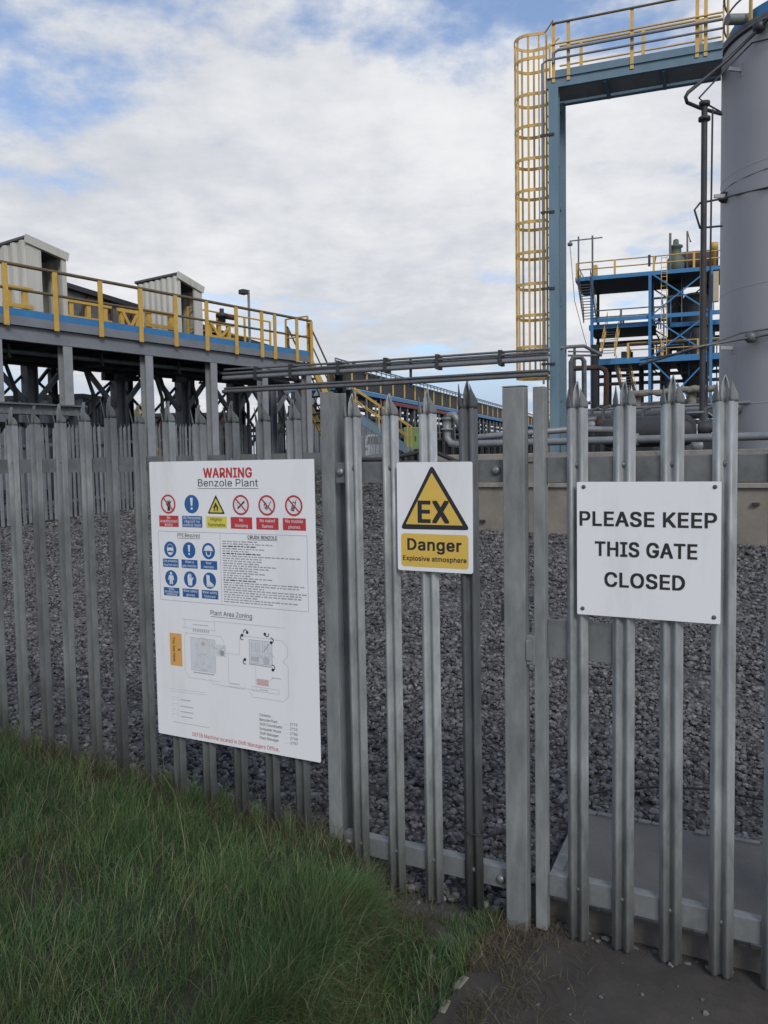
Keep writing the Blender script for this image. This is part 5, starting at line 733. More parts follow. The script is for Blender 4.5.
    for a, b, s0 in ((.585, .682, 0), (.565, .708, 1), (.712, .682, 2), (.737, .708, 3), (.578, .822, 1), (.742, .834, 3)):
        c.ring(X(a), ZP(b), .008, .0115, 2, 2, 10, s0*1.57, s0*1.57 + 3.6); c.disc(X(a) + .009*math.cos(s0*1.57), ZP(b) + .009*math.sin(s0*1.57), .0065, 2, 3, 8)
    c.rect(X(.645), X(.715), ZP(.925), ZP(.895), 3, 1); L([(.64, .84), (.64, .95)]); L([(.72, .90), (.745, .88)]); c.rect(X(.735), X(.79), ZP(.884), ZP(.880), 4, 1); L([(.615, .935), (.775, .935), (.775, .955), (.615, .955), (.615, .935)]); c.rect(X(.66), X(.71), ZP(.947), ZP(.943), 4, 2)
    L([(.36, .925), (.37, .95), (.56, .955), (.575, .94)]); c.rect(X(.48), X(.54), ZP(.937), ZP(.933), 4, 1); c.rect(X(.25), X(.385), ZP(.907), ZP(.903), 0, 1)
    c.build('site_plan', [I_GREY, I_TINT, I_BLACK, I_PINK, I_PALE], t)
    c = Print(); c.rect(X(.099), X(.179), Z(.738), Z(.619), 0, 0); c.text('You Are Here', X(.119), Z(.678), .0135, 1, bold=.012, lay=1, rot=-math.pi/2, width=X(.125)); c.text('X', X(.152), Z(.678), .014, 1, bold=.02, lay=1, rot=-math.pi/2); c.build('location_label', [I_ORANGE, I_BLACK], t)
    c = Print(); c.line([(X(.08), Z(.826)), (X(.333), Z(.822))], .0013, 0); c.line([(X(.08), Z(.835)), (X(.333), Z(.830))], .0013, 0)
    for i, q in enumerate((.861, .885, .905, .923)):
        c.line([(X(.105), Z(q + .008)), (X(.105), Z(q - .006)), (X(.14), Z(q - .006)), (X(.14), Z(q + .008))], .0012, 1); c.rect(X(.155), X(.155 + (.07, .085, .085, .08)[i]), Z(q + .002), Z(q - .002), 0)
    c.rect(X(.10), X(.34), Z(.9485), Z(.9465), 0); c.build('plan_key', [I_PALE, I_PALE], t)
    c = Print()
    for i, (a, b) in enumerate((('Contacts:-', ''), ('Benzole Plant', '2773'), ('Shift Coordinator', '2725'), ('Exhauster House', '2780'), ('Shift Manager', '2760'), ('Plant Manager', '2757'))):
        q = .8745 + i*.0160; c.text(a, X(.655), Z(q), .0110, bold=.002, align='LEFT', width=X((.075, .105, .135, .125, .11, .11)[i]))
        if b: c.text(b, X(.833), Z(q), .0105, bold=.002, align='LEFT', width=X(.042)); [c.rect(X(d), X(d) + .0014, Z(q), Z(q) + .0014) for d in np.arange(.795, .828, .0075)]
    c.build('contact_list', I_BLACK, t)
    c = Print(); c.text('DEFIB Machine located in Shift Managers Office.', X(.4985), Z(.9875), .0165, bold=.000, width=X(.537)); c.build('footer_lettering', I_RED, t)
sign_warning()

# ================================================================ BEYOND THE FENCE
def P_at(x, y, Y): return atY(x, y, Y)
def gz(P): return float(terrain(P[0], P[1]))
def thing_mesh(name, mb, m, label, cat, group=None, fr=None, bevel=0.):
    o = mb.build(name, m, None, bevel); tag(o, label, cat, group)
    if fr is not None: o.location = fr.O; o.rotation_euler = (0, 0, fr.a)
    return o
def stair(par, A, B, wv, ms, mt, mrail, n=12, rail=1.0, rails=True):
    """stair from A (top) to B (bottom), width vector wv; stringers, treads and handrails as parts"""
    A, B, wv = (np.array(q, float) for q in (A, B, wv))
    for k in (0, 1): b = MB(); b.bar(A + wv*k, B + wv*k, .05, .22); b.build('stringer', ms, par)
    b = MB(); d = (B - A)*np.array([1, 1, 0]); d = d/np.linalg.norm(d)
    for i in range(1, n): c = A + (B - A)*i/n; b.bar(c + wv*.03, c + wv*.97, .22, .03, up=(0, 0, 1))
    b.build('treads', mt, par)
    if rails:
        for k in (0, 1):
            b = MB(); u = np.array([0, 0, rail]); b.tube([A + wv*k + u, B + wv*k + u], .025, 6); b.tube([A + wv*k + u*.55, B + wv*k + u*.55], .02, 6)
            for t in (0.02, .5, .98): c = A + (B - A)*t + wv*k; b.bar(c, c + u, .05, .05)
            b.build('handrail', mrail, par)
def railing(par, P, z, m, mrail=None, h=1.1, pw=.06, rr=.022, mid=.52, step=1.8, posts=None):
    """handrail along the local polyline P [(x,y)...] at deck height z"""
    rm = mrail or m
    for hh, nm in ((h, 'top_rail'), (h*mid, 'mid_rail')):
        b = MB(); b.tube([(x, y, z + hh) for x, y in P], rr, 6); b.build(nm, rm, par)
    for (x0, y0), (x1, y1) in zip(P[:-1], P[1:]):
        L = math.hypot(x1 - x0, y1 - y0); n = max(1, round(L/step))
        for t in (posts if posts else np.arange(0, n + 1)/n):
            b = MB(); x, y = x0 + (x1 - x0)*t, y0 + (y1 - y0)*t; b.bar((x, y, z - .12), (x, y, z + h), pw, pw*.5, up=(y1 - y0, x0 - x1, 0)); b.build('rail_post', m, par)

# ---------------------------------------------------------------- elevated walkway on the left
WK = Fr(atY(0, 318, 15.6)[:2], math.radians(90 - 35.8))
zR, zK1, zK0, zB1, zB0 = (WK.oy(40, y)[2] for y in (262 + .1935*40, 306.5 + .138*40, 313.5 + .138*40, 322.5 + .138*40, 336.5 + .138*40))
WL = WK.oy(311, 355)[0]; WX0 = -9.0; WD = 3.0
def walkway():
    t = empty('elevated_walkway', WK, 'long raised steel walkway with yellow handrail posts and a blue kick plate on the left', 'walkway')
    b = MB(); b.box(WX0, WL, -.02, .0, zK0 - .004, zK1); b.build('kick_plate', M_BLUE, t)
    b = MB(); b.box(WX0, WL, .002, WD, zK0 - .10, zK0 - .03); b.build('deck', M_DARK, t)
    b = MB(); b.box(WX0, WL, -.03, .0015, zB1, zK0 - .006); b.box(WX0, WL, .05, .062, zB0, zB1 - .002); b.box(WX0, WL, -.01, .13, zB0 - .02, zB0 - .001); b.build('edge_beam', M_GREYBEAM, t)
    zf_ = zK0 - .101; b = MB(); b.hbeam((WX0, WD - .1, (zB0 + zf_)/2), (WL, WD - .1, (zB0 + zf_)/2), .14, zf_ - zB0); b.build('edge_beam', M_GREYBEAM, t)
    b = MB()
    for x in np.arange(WX0 + .3, WL, 1.25): b.hbeam((x, .13, zB1 - .17), (x, WD - .2, zB1 - .17), .10, .2, .012)
    b.build('cross_beams', M_DARK, t)
    b = MB(); b.tube([(WX0, -.03, zR), (WL, -.03, zR)], .035, 8); b.build('top_rail', M_RAILBROWN, t)
    zm = (zR + zK0)/2 + .02; b = MB(); b.tube([(WX0, -.03, zm), (WL, -.03, zm)], .028, 8); b.build('mid_rail', M_RAILBROWN, t)
    pxs = [5, 55, 100, 140, 175, 206, 235.5, 261, 274, 296, 310.5]
    xs = [WK.oy(p, 312 + .138*p)[0] for p in pxs]; xs = [xs[0] - 1.9*k for k in (3, 2, 1)] + xs
    for x in xs: b = MB(); b.box(x - .052, x + .052, -.062, -.032, zB1 - .03, zR - .01); b.build('rail_post', M_YEL, t, .004)
    railing(t, [(WX0, WD - .05), (WL - 2.6, WD - .05)], zK0, M_YEL, step=2.2)
    railing(t, [(WL, 0.1), (WL, .9)], zK0, M_YEL, step=.8); railing(t, [(WL - 3.0, 1.5), (WL, 1.5)], zK0, M_YEL, step=1.0)
    # columns: a pale front row and a dark second row
    zi0, zi1 = WK.oy(40, 414.5)[2], WK.oy(40, 403.5)[2]; xi = WK.oy(88, 408)[0]
    b = MB(); b.hbeam((WX0, .1, (zi0 + zi1)/2), (xi, .1, (zi0 + zi1)/2), .2, zi1 - zi0, .03); b.build('base_beam', M_OLDGALV, t)
    for x in np.arange(WX0 + 1, xi, 2.4):
        g = gz(WK.w((x, .1, 0))); b = MB(); b.box(x - .12, x + .12, 0, .2, g - .3, zi0); b.build('base_leg', M_DARK, t)
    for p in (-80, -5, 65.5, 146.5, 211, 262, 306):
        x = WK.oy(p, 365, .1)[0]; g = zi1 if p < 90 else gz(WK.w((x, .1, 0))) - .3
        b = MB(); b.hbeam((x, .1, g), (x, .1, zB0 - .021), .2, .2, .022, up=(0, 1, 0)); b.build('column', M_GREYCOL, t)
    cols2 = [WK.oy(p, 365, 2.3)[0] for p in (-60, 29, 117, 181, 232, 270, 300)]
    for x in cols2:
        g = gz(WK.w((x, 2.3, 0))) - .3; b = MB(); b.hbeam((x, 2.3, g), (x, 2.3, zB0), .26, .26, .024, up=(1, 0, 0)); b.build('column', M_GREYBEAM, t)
        for q in (-1, 1): b = MB(); b.bar((x + q*.12, 2.3, zB0 - 1.0), (x + q*1.0, 2.3, zB0 - .02), .10, .10); b.build('knee_brace', M_GREYBEAM, t)
    for x0, x1 in zip(cols2[:-1], cols2[1:]):
        for a, c in ((zB0 - .3, 1.9), (1.9, zB0 - .3)): b = MB(); b.bar((x0, 2.42, a), (x1, 2.42, c), .05, .05); b.build('cross_brace', M_DARK, t)
        b = MB(); b.bar((x0, 2.42, 2.55), (x1, 2.42, 2.55), .08, .10); b.build('tie_beam', M_DARK, t)
    x_ = cols2[0]
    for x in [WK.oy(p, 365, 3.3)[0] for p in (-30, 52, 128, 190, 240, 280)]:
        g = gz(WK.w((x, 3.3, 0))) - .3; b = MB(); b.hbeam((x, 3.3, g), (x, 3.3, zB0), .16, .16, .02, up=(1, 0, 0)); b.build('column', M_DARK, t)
        b = MB(); b.bar((x, 3.3, 1.7), (x + 1.9, 3.3, zB0 - .1), .07, .07); b.build('cross_brace', M_DARK, t)
    A, B = WK.oy(311, 356, .05), WK.oy(331, 385, .05); stair(t, (WL, .05, zK0 - .1), (WL + 1.55, .05, zK0 - 2.2), (0, .8, 0), M_YEL, M_DARK, M_RAILBROWN, 9, 1.0)
    return t
walkway()
def under_pipes():
    t = empty('service_pipes', WK, 'dark service pipes slung under the raised walkway on the left', 'pipes')
    for y, dz, r, m in ((.6, .14, .05, M_PIPE), (1.3, .16, .07, M_DARK), (1.8, .20, .05, M_RUST)):
        b = MB(); b.tube([(WX0, y, zB0 - dz), (WL + .5, y, zB0 - dz - .01)], r, 8); b.build('pipe', m, t)
    for px, y in ((14, 1.5), (92, 1.4), (161, 1.3), (166, 1.6), (196, 1.4), (247, 1.5)):
        x = WK.oy(px, 365, y)[0]; b = MB(); b.tube([(x - .7, y, zB0 - .25), (x - .18, y, zB0 - .3), (x, y, zB0 - .8), (x, y, .8)], .045, 8); b.build('drop_pipe', M_DARK, t)
    for x in np.arange(WX0 + 1, WL, 2.1):
        b = MB(); b.bar((x, .4, zB0 - .27), (x, 2.1, zB0 - .27), .05, .05); b.bar((x, .45, zB0 - .25), (x, .45, zB0 - .02), .04, .04); b.bar((x, 2.05, zB0 - .25), (x, 2.05, zB0 - .02), .04, .04); b.build('hanger', M_DARK, t)
    rr = random.Random(4)
    for k in range(14):
        b = MB(); x = rr.uniform(2, WL); y = rr.uniform(1, 2.4); z = zB0 - rr.uniform(.05, .3); b.box(x - rr.uniform(.05, .25), x + .1, y - .08, y + .08, z - rr.uniform(.05, .2), z); b.build('pipe_fitting', M_DARK, t)
    return t
under_pipes()
def corrug(b, P, Q, z0f, z1f, n, amp, nrm, mi=0):
    """profiled sheet between plan points P and Q"""
    P, Q, nrm = np.array(P, float), np.array(Q, float), np.array(nrm, float); vs = []
    for i in range(n*4 + 1):
        t = i/(n*4); a = amp if (i % 4) in (1, 2) else 0; c = P + (Q - P)*t + nrm*a; vs += [(c[0], c[1], z0f), (c[0], c[1], z1f(t))]
    b.add(vs, [(2*i, 2*i + 2, 2*i + 3, 2*i + 1) for i in range(n*4)], mi)
def shed(cx, cy, top, right, width, label, door0, door1):
    """corner px (cx,cy); right px end of the roof line"""
    y0 = 1.25; C = WK.oy(cx, cy, y0); E = WK.oy(*right, y0); L = E[0] - C[0]; zc, ze = C[2], E[2]; t = empty('cabin', WK, label, 'cabin', 'profiled sheet cabins on the walkway', at=(C[0], y0, zK0 - .03))
    h0, h1 = zc - zK0, ze - zK0; zf = lambda x: h0 + (h1 - h0)*x/L; d0, d1 = L*door0, L*door1
    b = MB(); corrug(b, (0, 0), (0, width), 0, lambda q: h0 - .06 - .02*q, 7, .045, (-1, 0)); b.build('side_wall', M_CREAM, t)
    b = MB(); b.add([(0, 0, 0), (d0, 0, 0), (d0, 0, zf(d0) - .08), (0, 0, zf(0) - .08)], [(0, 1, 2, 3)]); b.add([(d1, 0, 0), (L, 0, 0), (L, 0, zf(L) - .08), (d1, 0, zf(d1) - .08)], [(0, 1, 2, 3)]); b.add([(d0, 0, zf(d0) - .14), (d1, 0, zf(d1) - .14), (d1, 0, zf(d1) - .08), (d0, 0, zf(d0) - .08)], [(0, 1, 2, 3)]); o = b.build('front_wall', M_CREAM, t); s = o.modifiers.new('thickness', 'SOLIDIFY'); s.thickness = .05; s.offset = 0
    b = MB(); corrug(b, (L, .05), (L, width), 0, lambda q: h1 - .07, 6, .045, (-1, 0)); b.build('side_wall', M_CREAM, t)
    b = MB(); corrug(b, (0, width), (L, width), 0, lambda q: zf(q*L) - .07, 6, .045, (0, -1)); b.build('back_panel', M_GREYBEAM, t)
    ov = .045; b = MB(); sl = lambda x: zf(x)
    b.add([(-ov, -ov, sl(-ov)), (L + ov, -ov, sl(L + ov)), (L + ov, width + ov, sl(L + ov)), (-ov, width + ov, sl(-ov)), (-ov, -ov, sl(-ov) - .05), (L + ov, -ov, sl(L + ov) - .05), (L + ov, width + ov, sl(L + ov) - .05), (-ov, width + ov, sl(-ov) - .05)], [(0, 1, 2, 3), (7, 6, 5, 4), (0, 4, 5, 1), (1, 5, 6, 2), (2, 6, 7, 3), (3, 7, 4, 0)]); b.build('roof', M_DARKGALV, t)
    b = MB(); b.bar((-ov, -ov - .012, sl(-ov) - .05), (L + ov, -ov - .012, sl(L + ov) - .05), .02, .17); b.build('fascia', M_CREAM, t)
shed(25, 235, 0, (65, 253), 2.3, 'larger cream profiled sheet cabin at the left end of the walkway', .36, .88)
shed(177, 272, 0, (201, 286.5), 1.55, 'smaller cream profiled sheet cabin in the middle of the walkway', .10, .66)
def conveyor():
    A, B = WK.oy(40, 276, 2.75), WK.oy(268, 346, 2.75); t = empty('covered_conveyor', WK, 'dark covered conveyor sloping down behind the cream cabins', 'conveyor')
    b = MB(); b.prism([(A[0], A[2]), (B[0], B[2]), (B[0], B[2] - .12), (A[0], A[2] - .12)], 2.6, 4.2); b.build('hood', M_BLACKPIPE, t)
    b = MB(); b.prism([(A[0], A[2] - .123), (B[0] - .6, B[2]), (B[0] - .6, zK0), (A[0], zK0)], 2.75, 2.82); b.build('side_panel', M_PIPE, t)
    b = MB(); n = 12
    for i in range(n):
        x0, x1 = A[0] + (B[0] - A[0])*i/n, A[0] + (B[0] - A[0])*(i + 1)/n; f = lambda x: A[2] + (B[2] - A[2])*(x - A[0])/(B[0] - A[0]) - .14
        if f(x1) > zK0 + .2: b.bar((x0, 2.71, zK0), (x1, 2.71, f(x1)), .05, .05); b.bar((x0, 2.71, zK0), (x0, 2.71, f(x0)), .05, .05)
    b.build('lattice', M_RUST, t)
conveyor()
def guard(px0, px1, py0, py1, y, label, diag=False, cross=0):
    A = WK.oy(px0, py0, y); B = WK.oy(px1, py0, y); h = A[2] - zK0; L = B[0] - A[0]; t = empty('guard_rail', WK, label, 'guard rail', 'yellow guard rails on the walkway', at=(A[0], y, zK0 - .03))
    for x in (0, L) if cross == 0 else (0, L*.5, L): b = MB(); b.box(x - .05, x + .05, -.04, .04, 0, h); b.build('rail_post', M_YEL, t)
    for z in (h - .05, h*.5): b = MB(); b.bar((-.15, -.045, z), (L + .15, -.045, z), .04, .08); b.build('top_rail', M_YEL, t)
    if diag: b = MB(); b.bar((0, -.05, .05), (L, -.05, h*.9), .03, .07); b.bar((0, -.055, h*.9), (L, -.055, .05), .03, .07); b.build('brace', M_YEL, t)
guard(8, 24, 283, 305, .9, 'yellow guard rail in front of the larger cream cabin')
guard(70, 104, 297, 317, 1.3, 'yellow guard frame with three posts beside the larger cabin', cross=1)
guard(121, 136, 307, 322, 1.5, 'yellow cross braced guard frame just left of the smaller cabin', diag=True)
guard(148, 170, 308, 327, .7, 'yellow guard rail against the wall of the smaller cabin')
guard(209, 228, 319, 338, 1.2, 'yellow cross braced guard frame just right of the smaller cabin', diag=True, cross=1)
def valve_head():
    P = WK.oy(222, 322, 1.2); t = empty('valve', WK, 'small grey motor valve on top of the yellow frame right of the smaller cabin', 'valve', at=(P[0], 1.2, P[2]))
    b = MB(); b.lathe([(0, 0), (.1, 0), (.1, .12), (.16, .12), (.16, .2), (.06, .24), (.06, .34), (0, .34)], n=12); b.build('body', M_DARK, t); b = MB(); b.tube([(.1, 0, .16), (.42, 0, .16)], .07, 8); b.build('actuator', M_RUST, t)
valve_head()
def lamp_post():
    P = WK.oy(249.5, 330, 1.8); top = WK.oy(249.5, 291, 1.8)[2]; t = empty('lamp_post', WK, 'slim grey lamp post with a floodlight rising from the walkway', 'lamp post', at=(P[0], 1.8, zK0 - .03))
    h = top - zK0; b = MB(); b.tube([(0, 0, 0), (0, 0, h + .05)], .035, 8); b.build('pole', M_LPIPE, t)
    b = MB(); b.tube([(0, 0, h), (-.10, 0, h)], .02, 6); b.lathe([(0, -.02), (.08, -.02), (.12, -.14), (0, -.15)], n=12); o = b.build('lamp_head', M_DARK, t)
    o.location = (0, 0, 0); b = MB(); b.box(-.30, -.09, -.1, .1, h - .10, h + .03); b.build('floodlight', M_DARK, t, .02)
lamp_post()

# ---------------------------------------------------------------- back boundary fence
def back_fence(P, Q, label, n, h=1.85):
    P, Q = np.array(P), np.array(Q); d = Q - P; fr = Fr(P, math.atan2(d[1], d[0])); L = np.linalg.norm(d); t = empty('palisade_fence', fr, label, 'fence', 'dull grey fences at the back of the yard'); mes = []
    for k in range(3):
        b = MB(); r = random.Random(k); b.add([(-.042, 0, 0), (-.016, -.02, 0), (0, -.004, 0), (.016, -.02, 0), (.042, 0, 0)] + [(-.042, 0, h - .1), (-.016, -.02, h - .06), (0, -.004, h), (.016, -.02, h - .06), (.042, 0, h - .1)], [(i, i + 1, i + 6, i + 5) for i in range(4)]); mes.append(b.mesh('pale', M_BACKGALV))
    xs = np.linspace(0, L, n)
    for i, x in enumerate(xs):
        w = fr.w((x, 0, 0)); inst('pale', mes[i % 3], t, (x, -.03, gz(w) + .02 + random.uniform(-.015, .015))).rotation_euler = (0, random.uniform(-.02, .02), random.uniform(-.15, .15))
    for zz in (.35, h - .38):
        b = MB()
        for i in range(8): a, c = L*i/8, L*(i + 1)/8; b.bar((a, .02, gz(fr.w((a, 0, 0))) + zz), (c, .02, gz(fr.w((c, 0, 0))) + zz), .05, .06)
        b.build('rail', M_BACKGALV, t)
    for x in np.arange(0, L + .1, 2.75): g = gz(fr.w((x, 0, 0))); b = MB(); b.box(x - .05, x + .05, .05, .15, g - .3, g + h - .05); b.build('post', M_BACKGALV, t)
Pa, Pb, Pc = atY(0, 525, 14.85)[:2], atY(150, 505, 18.5)[:2], atY(336, 469, 32)[:2]
back_fence(Pa + (Pa - Pb)*.7, Pb, 'dull grey palisade fence under the raised walkway on the left', 56)
back_fence(Pb, Pc + (Pc - Pb)*.12, 'dull grey palisade fence running away from the yard corner behind the warning board', 99)

Pd = Pc + (Pc - Pb)*.125; Pe = Pc + (Pc - Pb)*.75
back_fence(Pd, Pe, 'dull grey palisade fence far back in front of the white car', 52)

# ---------------------------------------------------------------- things behind the back fence
def container(px0, px1, py, Y, m, label, dep=2.4, z1=None):
    A, B = atY(px0, py, Y), atY(px1, py, Y); fr = Fr(A[:2], math.radians(-8)); g = gz(A); h = A[2] - g; L = B[0] - A[0]; t = empty('container', fr, label, 'container', at=(0, 0, g))
    b = MB()
    for P, Q, nn in (((0, 0), (L, 0), (0, 1)), ((L, 0), (L, dep), (-1, 0)), ((0, 0), (0, dep), (1, 0)), ((0, dep), (L, dep), (0, -1))): corrug(b, P, Q, .12, lambda q: h - .12, max(3, int(L*3)), .035, nn)
    b.build('wall', m, t); b = MB(); b.box(-.04, L + .04, -.04, dep + .04, h - .12, h); b.build('roof', M_DARK, t); b = MB(); b.box(-.04, L + .04, -.04, dep + .04, 0, .12); b.build('base', M_DARK, t)
container(-60, 92, 398, 23, M_GREYBEAM, 'dark grey container behind the back fence at the far left')
container(193, 226, 413, 29, M_RUST, 'rust brown container behind the back fence below the walkway')
container(181, 192.5, 413.5, 28, M_BLUE, 'narrow blue container between the back fence and the rusty container', 2.0)
container(152, 180, 413.5, 28, M_RUST, 'rust brown container standing left of the narrow blue one', 2.0)
def telehandler():
    A = atY(110, 440, 27); fr = Fr(A[:2], math.radians(-10)); g = gz(A); t = empty('loader', fr, 'yellow loader with raised boom behind the back fence at the left', 'loader', at=(0, 0, g))
    b = MB(); b.prism([(-.9, .55), (1.3, .55), (1.3, 1.0), (.9, 1.25), (-.9, 1.25)], 0, 1.6); b.build('body', M_YEL, t); b = MB(); b.prism([(-.2, 1.25), (.6, 1.25), (.5, 2.1), (-.1, 2.1)], .1, .9); b.build('cab', M_GLASS, t)
    z1 = atY(127, 402, 27)[2] - g; b = MB(); b.bar((-.8, 1.2, 1.2), (.75, 1.2, z1), .25, .25); b.build('boom', M_YEL, t)
    for x in (-.55, .95):
        for y in (-.05, 1.35): b = MB(); b.lathe([(0, 0), (.42, 0), (.45, .06), (.45, .24), (.42, .3), (0, .3)], n=16, axis='y'); b.build('wheel', M_RUBBER, t, loc=(x, y, .45))
telehandler()
def car():
    A = atY(379, 462, 45); fr = Fr(A[:2], math.radians(8)); g = gz(A); t = empty('parked_car', fr, 'white parked car seen end on behind the back fence', 'car', at=(0, 0, g))
    b = MB(); prof = [(-.84, .28), (.84, .28), (.86, .75), (.80, .95), (.66, 1.42), (.5, 1.5), (-.5, 1.5), (-.66, 1.42), (-.80, .95), (-.86, .75)]; b.prism(prof, 0, 3.9); b.build('body', M_CARWHITE, t, .08)
    b = MB(); b.prism([(-.68, .96), (.68, .96), (.56, 1.38), (-.56, 1.38)], -.012, .02); b.build('windscreen', M_GLASS, t)
    for x in (-.7, .7):
        b = MB(); b.box(x - .12, x + .12, -.02, .02, .66, .80); b.build('headlight', M_LPIPE, t)
        for y in (.7, 3.1): b = MB(); b.lathe([(0, -.1), (.3, -.1), (.31, -.06), (.31, .06), (.3, .1), (0, .1)], n=16, axis='x'); b.build('wheel', M_RUBBER, t, loc=(x, y, .31))
car()
def cabinet():
    A, B = atY(404, 450, 34), atY(419, 427, 34); fr = Fr(A[:2], math.radians(-6)); g = gz(A); L = B[0] - A[0]; t = empty('cabinet', fr, 'tall lime green cabinet on legs behind the danger sign', 'cabinet', at=(0, 0, g)); z0, z1 = A[2] - g, B[2] - g
    b = MB(); b.box(0, L, 0, .4, z0, z1); b.build('body', M_LIME, t, .02)
    for x in (0.01, L/2 + .01): b = MB(); b.box(x, x + L/2 - .02, -.02, -.001, z0 + .03, z1 - .03); d = b.build('door', M_LIME, t, .008); b = MB(); b.box(x + L/4 - .02, x + L/4 + .02, -.05, -.021, (z0 + z1)/2 - .1, (z0 + z1)/2 + .1); b.build('handle', M_DARK, d)
    for x in (.02, L - .08): b = MB(); b.box(x, x + .06, .02, .38, -.1, z0); b.build('leg', M_DARK, t)
cabinet()
def yard_stair():
    A, B = atY(349, 412, 27), atY(409, 452, 27.5); fr = Fr(A[:2], 0); a = fr.l(A); c = fr.l(B); t = empty('staircase', fr, 'steel staircase with yellow handrails coming down behind the danger sign', 'stairs')
    stair(t, a, c, (.15, .85, 0), M_TEAL, M_PIPE, M_YEL, 14, .85); g = gz(A)
    b = MB(); b.box(-1.6, .02, -.05, .95, a[2] - .12, a[2] + .02); b.build('landing', M_DARK, t)
    for x in (-1.5, -.08): b = MB(); b.box(x, x + .1, .4, .5, g - .2, a[2] - .12); b.build('post', M_DARK, t)
yard_stair()

# ---------------------------------------------------------------- pipe bridge
PB = Fr(atY(515, 357, 17.5)[:2], -math.radians(22))
def pipe_bridge():
    t = empty('pipe_bridge', PB, 'bundle of grey pipes crossing level from the walkway to the ladder tower', 'pipes')
    x0, x1 = PB.oy(222, 370)[0], PB.oy(548, 352)[0]
    for py, y, r, m in ((351.2, .10, .026, M_PIPE), (354.3, .0, .030, M_PIPE), (357.2, .22, .03, M_PIPE), (360.3, .05, .056, M_LPIPE), (372.0, .08, .028, M_PIPE), (376.2, .0, .045, M_PIPE), (374.5, .2, .04, M_RUST)):
        z = PB.oy(515, py, y)[2]; b = MB(); e = random.uniform(-.02, .02); b.tube([(x0, y, z + e), ((x0 + x1)/2, y, z - .01), (x1, y, z)], r, 10); b.build('pipe', m, t)
    za, zb = PB.oy(515, 350)[2], PB.oy(515, 363)[2]; zc, zd = PB.oy(515, 370)[2], PB.oy(515, 379)[2]
    for p in (255, 290, 338, 385, 437, 500):
        x = PB.oy(p, 360)[0]; b = MB(); b.box(x - .035, x + .035, -.035, .28, zb - .03, za + .02); b.build('pipe_clamp', M_DARK, t)
    for p in (338, 409):
        x = PB.oy(p, 360)[0]; b = MB()
        if p == 338:
            g = gz(PB.w((x, .3, 0))); b.hbeam((x - .14, .42, g - .3), (x - .14, .42, za), .2, .2, .03, up=(1, 0, 0)); b.bar((x - .2, .1, zd - .06), (x - .2, .5, zd - .06), .12, .1); b.hbeam((x + .08, .42, g - .3), (x + .08, .42, zd), .12, .12, .02, up=(1, 0, 0))
        else: b.bar((x, .1, zd), (x, .1, za), .04, .05)
        b.build('support', M_DARK, t)
    return t
pipe_bridge()

# ---------------------------------------------------------------- far pipe gallery
GL = Fr(atY(370, 362, 59)[:2], math.radians(90 - 19.3))
def gallery():
    t = empty('pipe_gallery', GL, 'far raised pipe gallery with yellow posts and a red beam running into the distance', 'gallery'); g = 1.4
    Z = lambda px, py: GL.oy(px, py)[2]; x0, x1 = GL.oy(335, 350)[0], GL.oy(520, 405)[0] + 40
    zt = Z(403, 377.5); zw1, zw0 = Z(403, 381), Z(403, 397); zb1, zb0 = Z(390, 396), Z(390, 400); zr1, zr0 = Z(403, 403.5), Z(403, 407)
    b = MB(); b.box(x0, x1, .3, .5, zw0, zw1); b.build('side_wall', M_RUST if False else M_DARK, t); b = MB(); b.box(x0, x1, .0, 3.6, zb0, zb1); b.build('deck', M_BLUE, t)
    b = MB(); b.box(x0, x1, 3.2, 3.4, g - .4, zb0 - .9); b.build('back_panel', M_DARK, t)  # dark sheet added to shut out bright sky and darken the trestle gaps
    b = MB(); b.box(GL.oy(385, 400)[0], GL.oy(462, 414)[0], -.05, .25, zr0, zr1); b.build('red_beam', mat('red_oxide_paint', (.22, .03, .04), rough=.6), t)
    b = MB(); b.tube([(x0, 0, zt), (x1, 0, zt)], .05, 6); b.tube([(x0, 0, (zt + zw1)/2), (x1, 0, (zt + zw1)/2)], .04, 6)
    for x in np.arange(x0, x1, 1.1): b.bar((x, 0, zw1 - .2), (x, 0, zt), .06, .06); 
    b.build('top_rail', M_TEAL, t)
    for k, x in enumerate(np.arange(x0 + .6, min(x1, x0 + 95), 2.9)): b = MB(); b.box(x - .06, x + .06, .20, .29, zw0, zw1 - .1); b.build('yellow_post', M_PALEYEL, t)
    for x in np.arange(x0, x1, 3.4):
        b = MB(); b.bar((x, .3, g - .3), (x, .3, zb0), .22, .22); b.bar((x, .3, zb0 - 1.6), (x + 1.1, .3, zb0 - .1), .12, .12); b.bar((x, 3.0, g - .3), (x, 3.0, zb0), .22, .22); b.build('trestle', M_DARK, t)
    for dz, r, m in ((.45, .2, M_PIPE), (.95, .16, M_DARK), (1.5, .22, M_DARK), (2.1, .12, M_PIPE), (2.7, .2, M_DARK)): b = MB(); b.tube([(x0, .6, zb0 - dz), (x1, .6, zb0 - dz)], r, 6); b.build('pipe', m, t)
    for x in np.arange(x0, x1, 1.9): b = MB(); b.bar((x, .05, zb0 - .2), (x, .05, zb0 - 1.2), .10, .10); b.bar((x, .05, zb0 - 1.2), (x + .3, .05, zb0 - 2.6), .10, .10); b.build('pipe_hanger', M_LPIPE, t)
gallery()

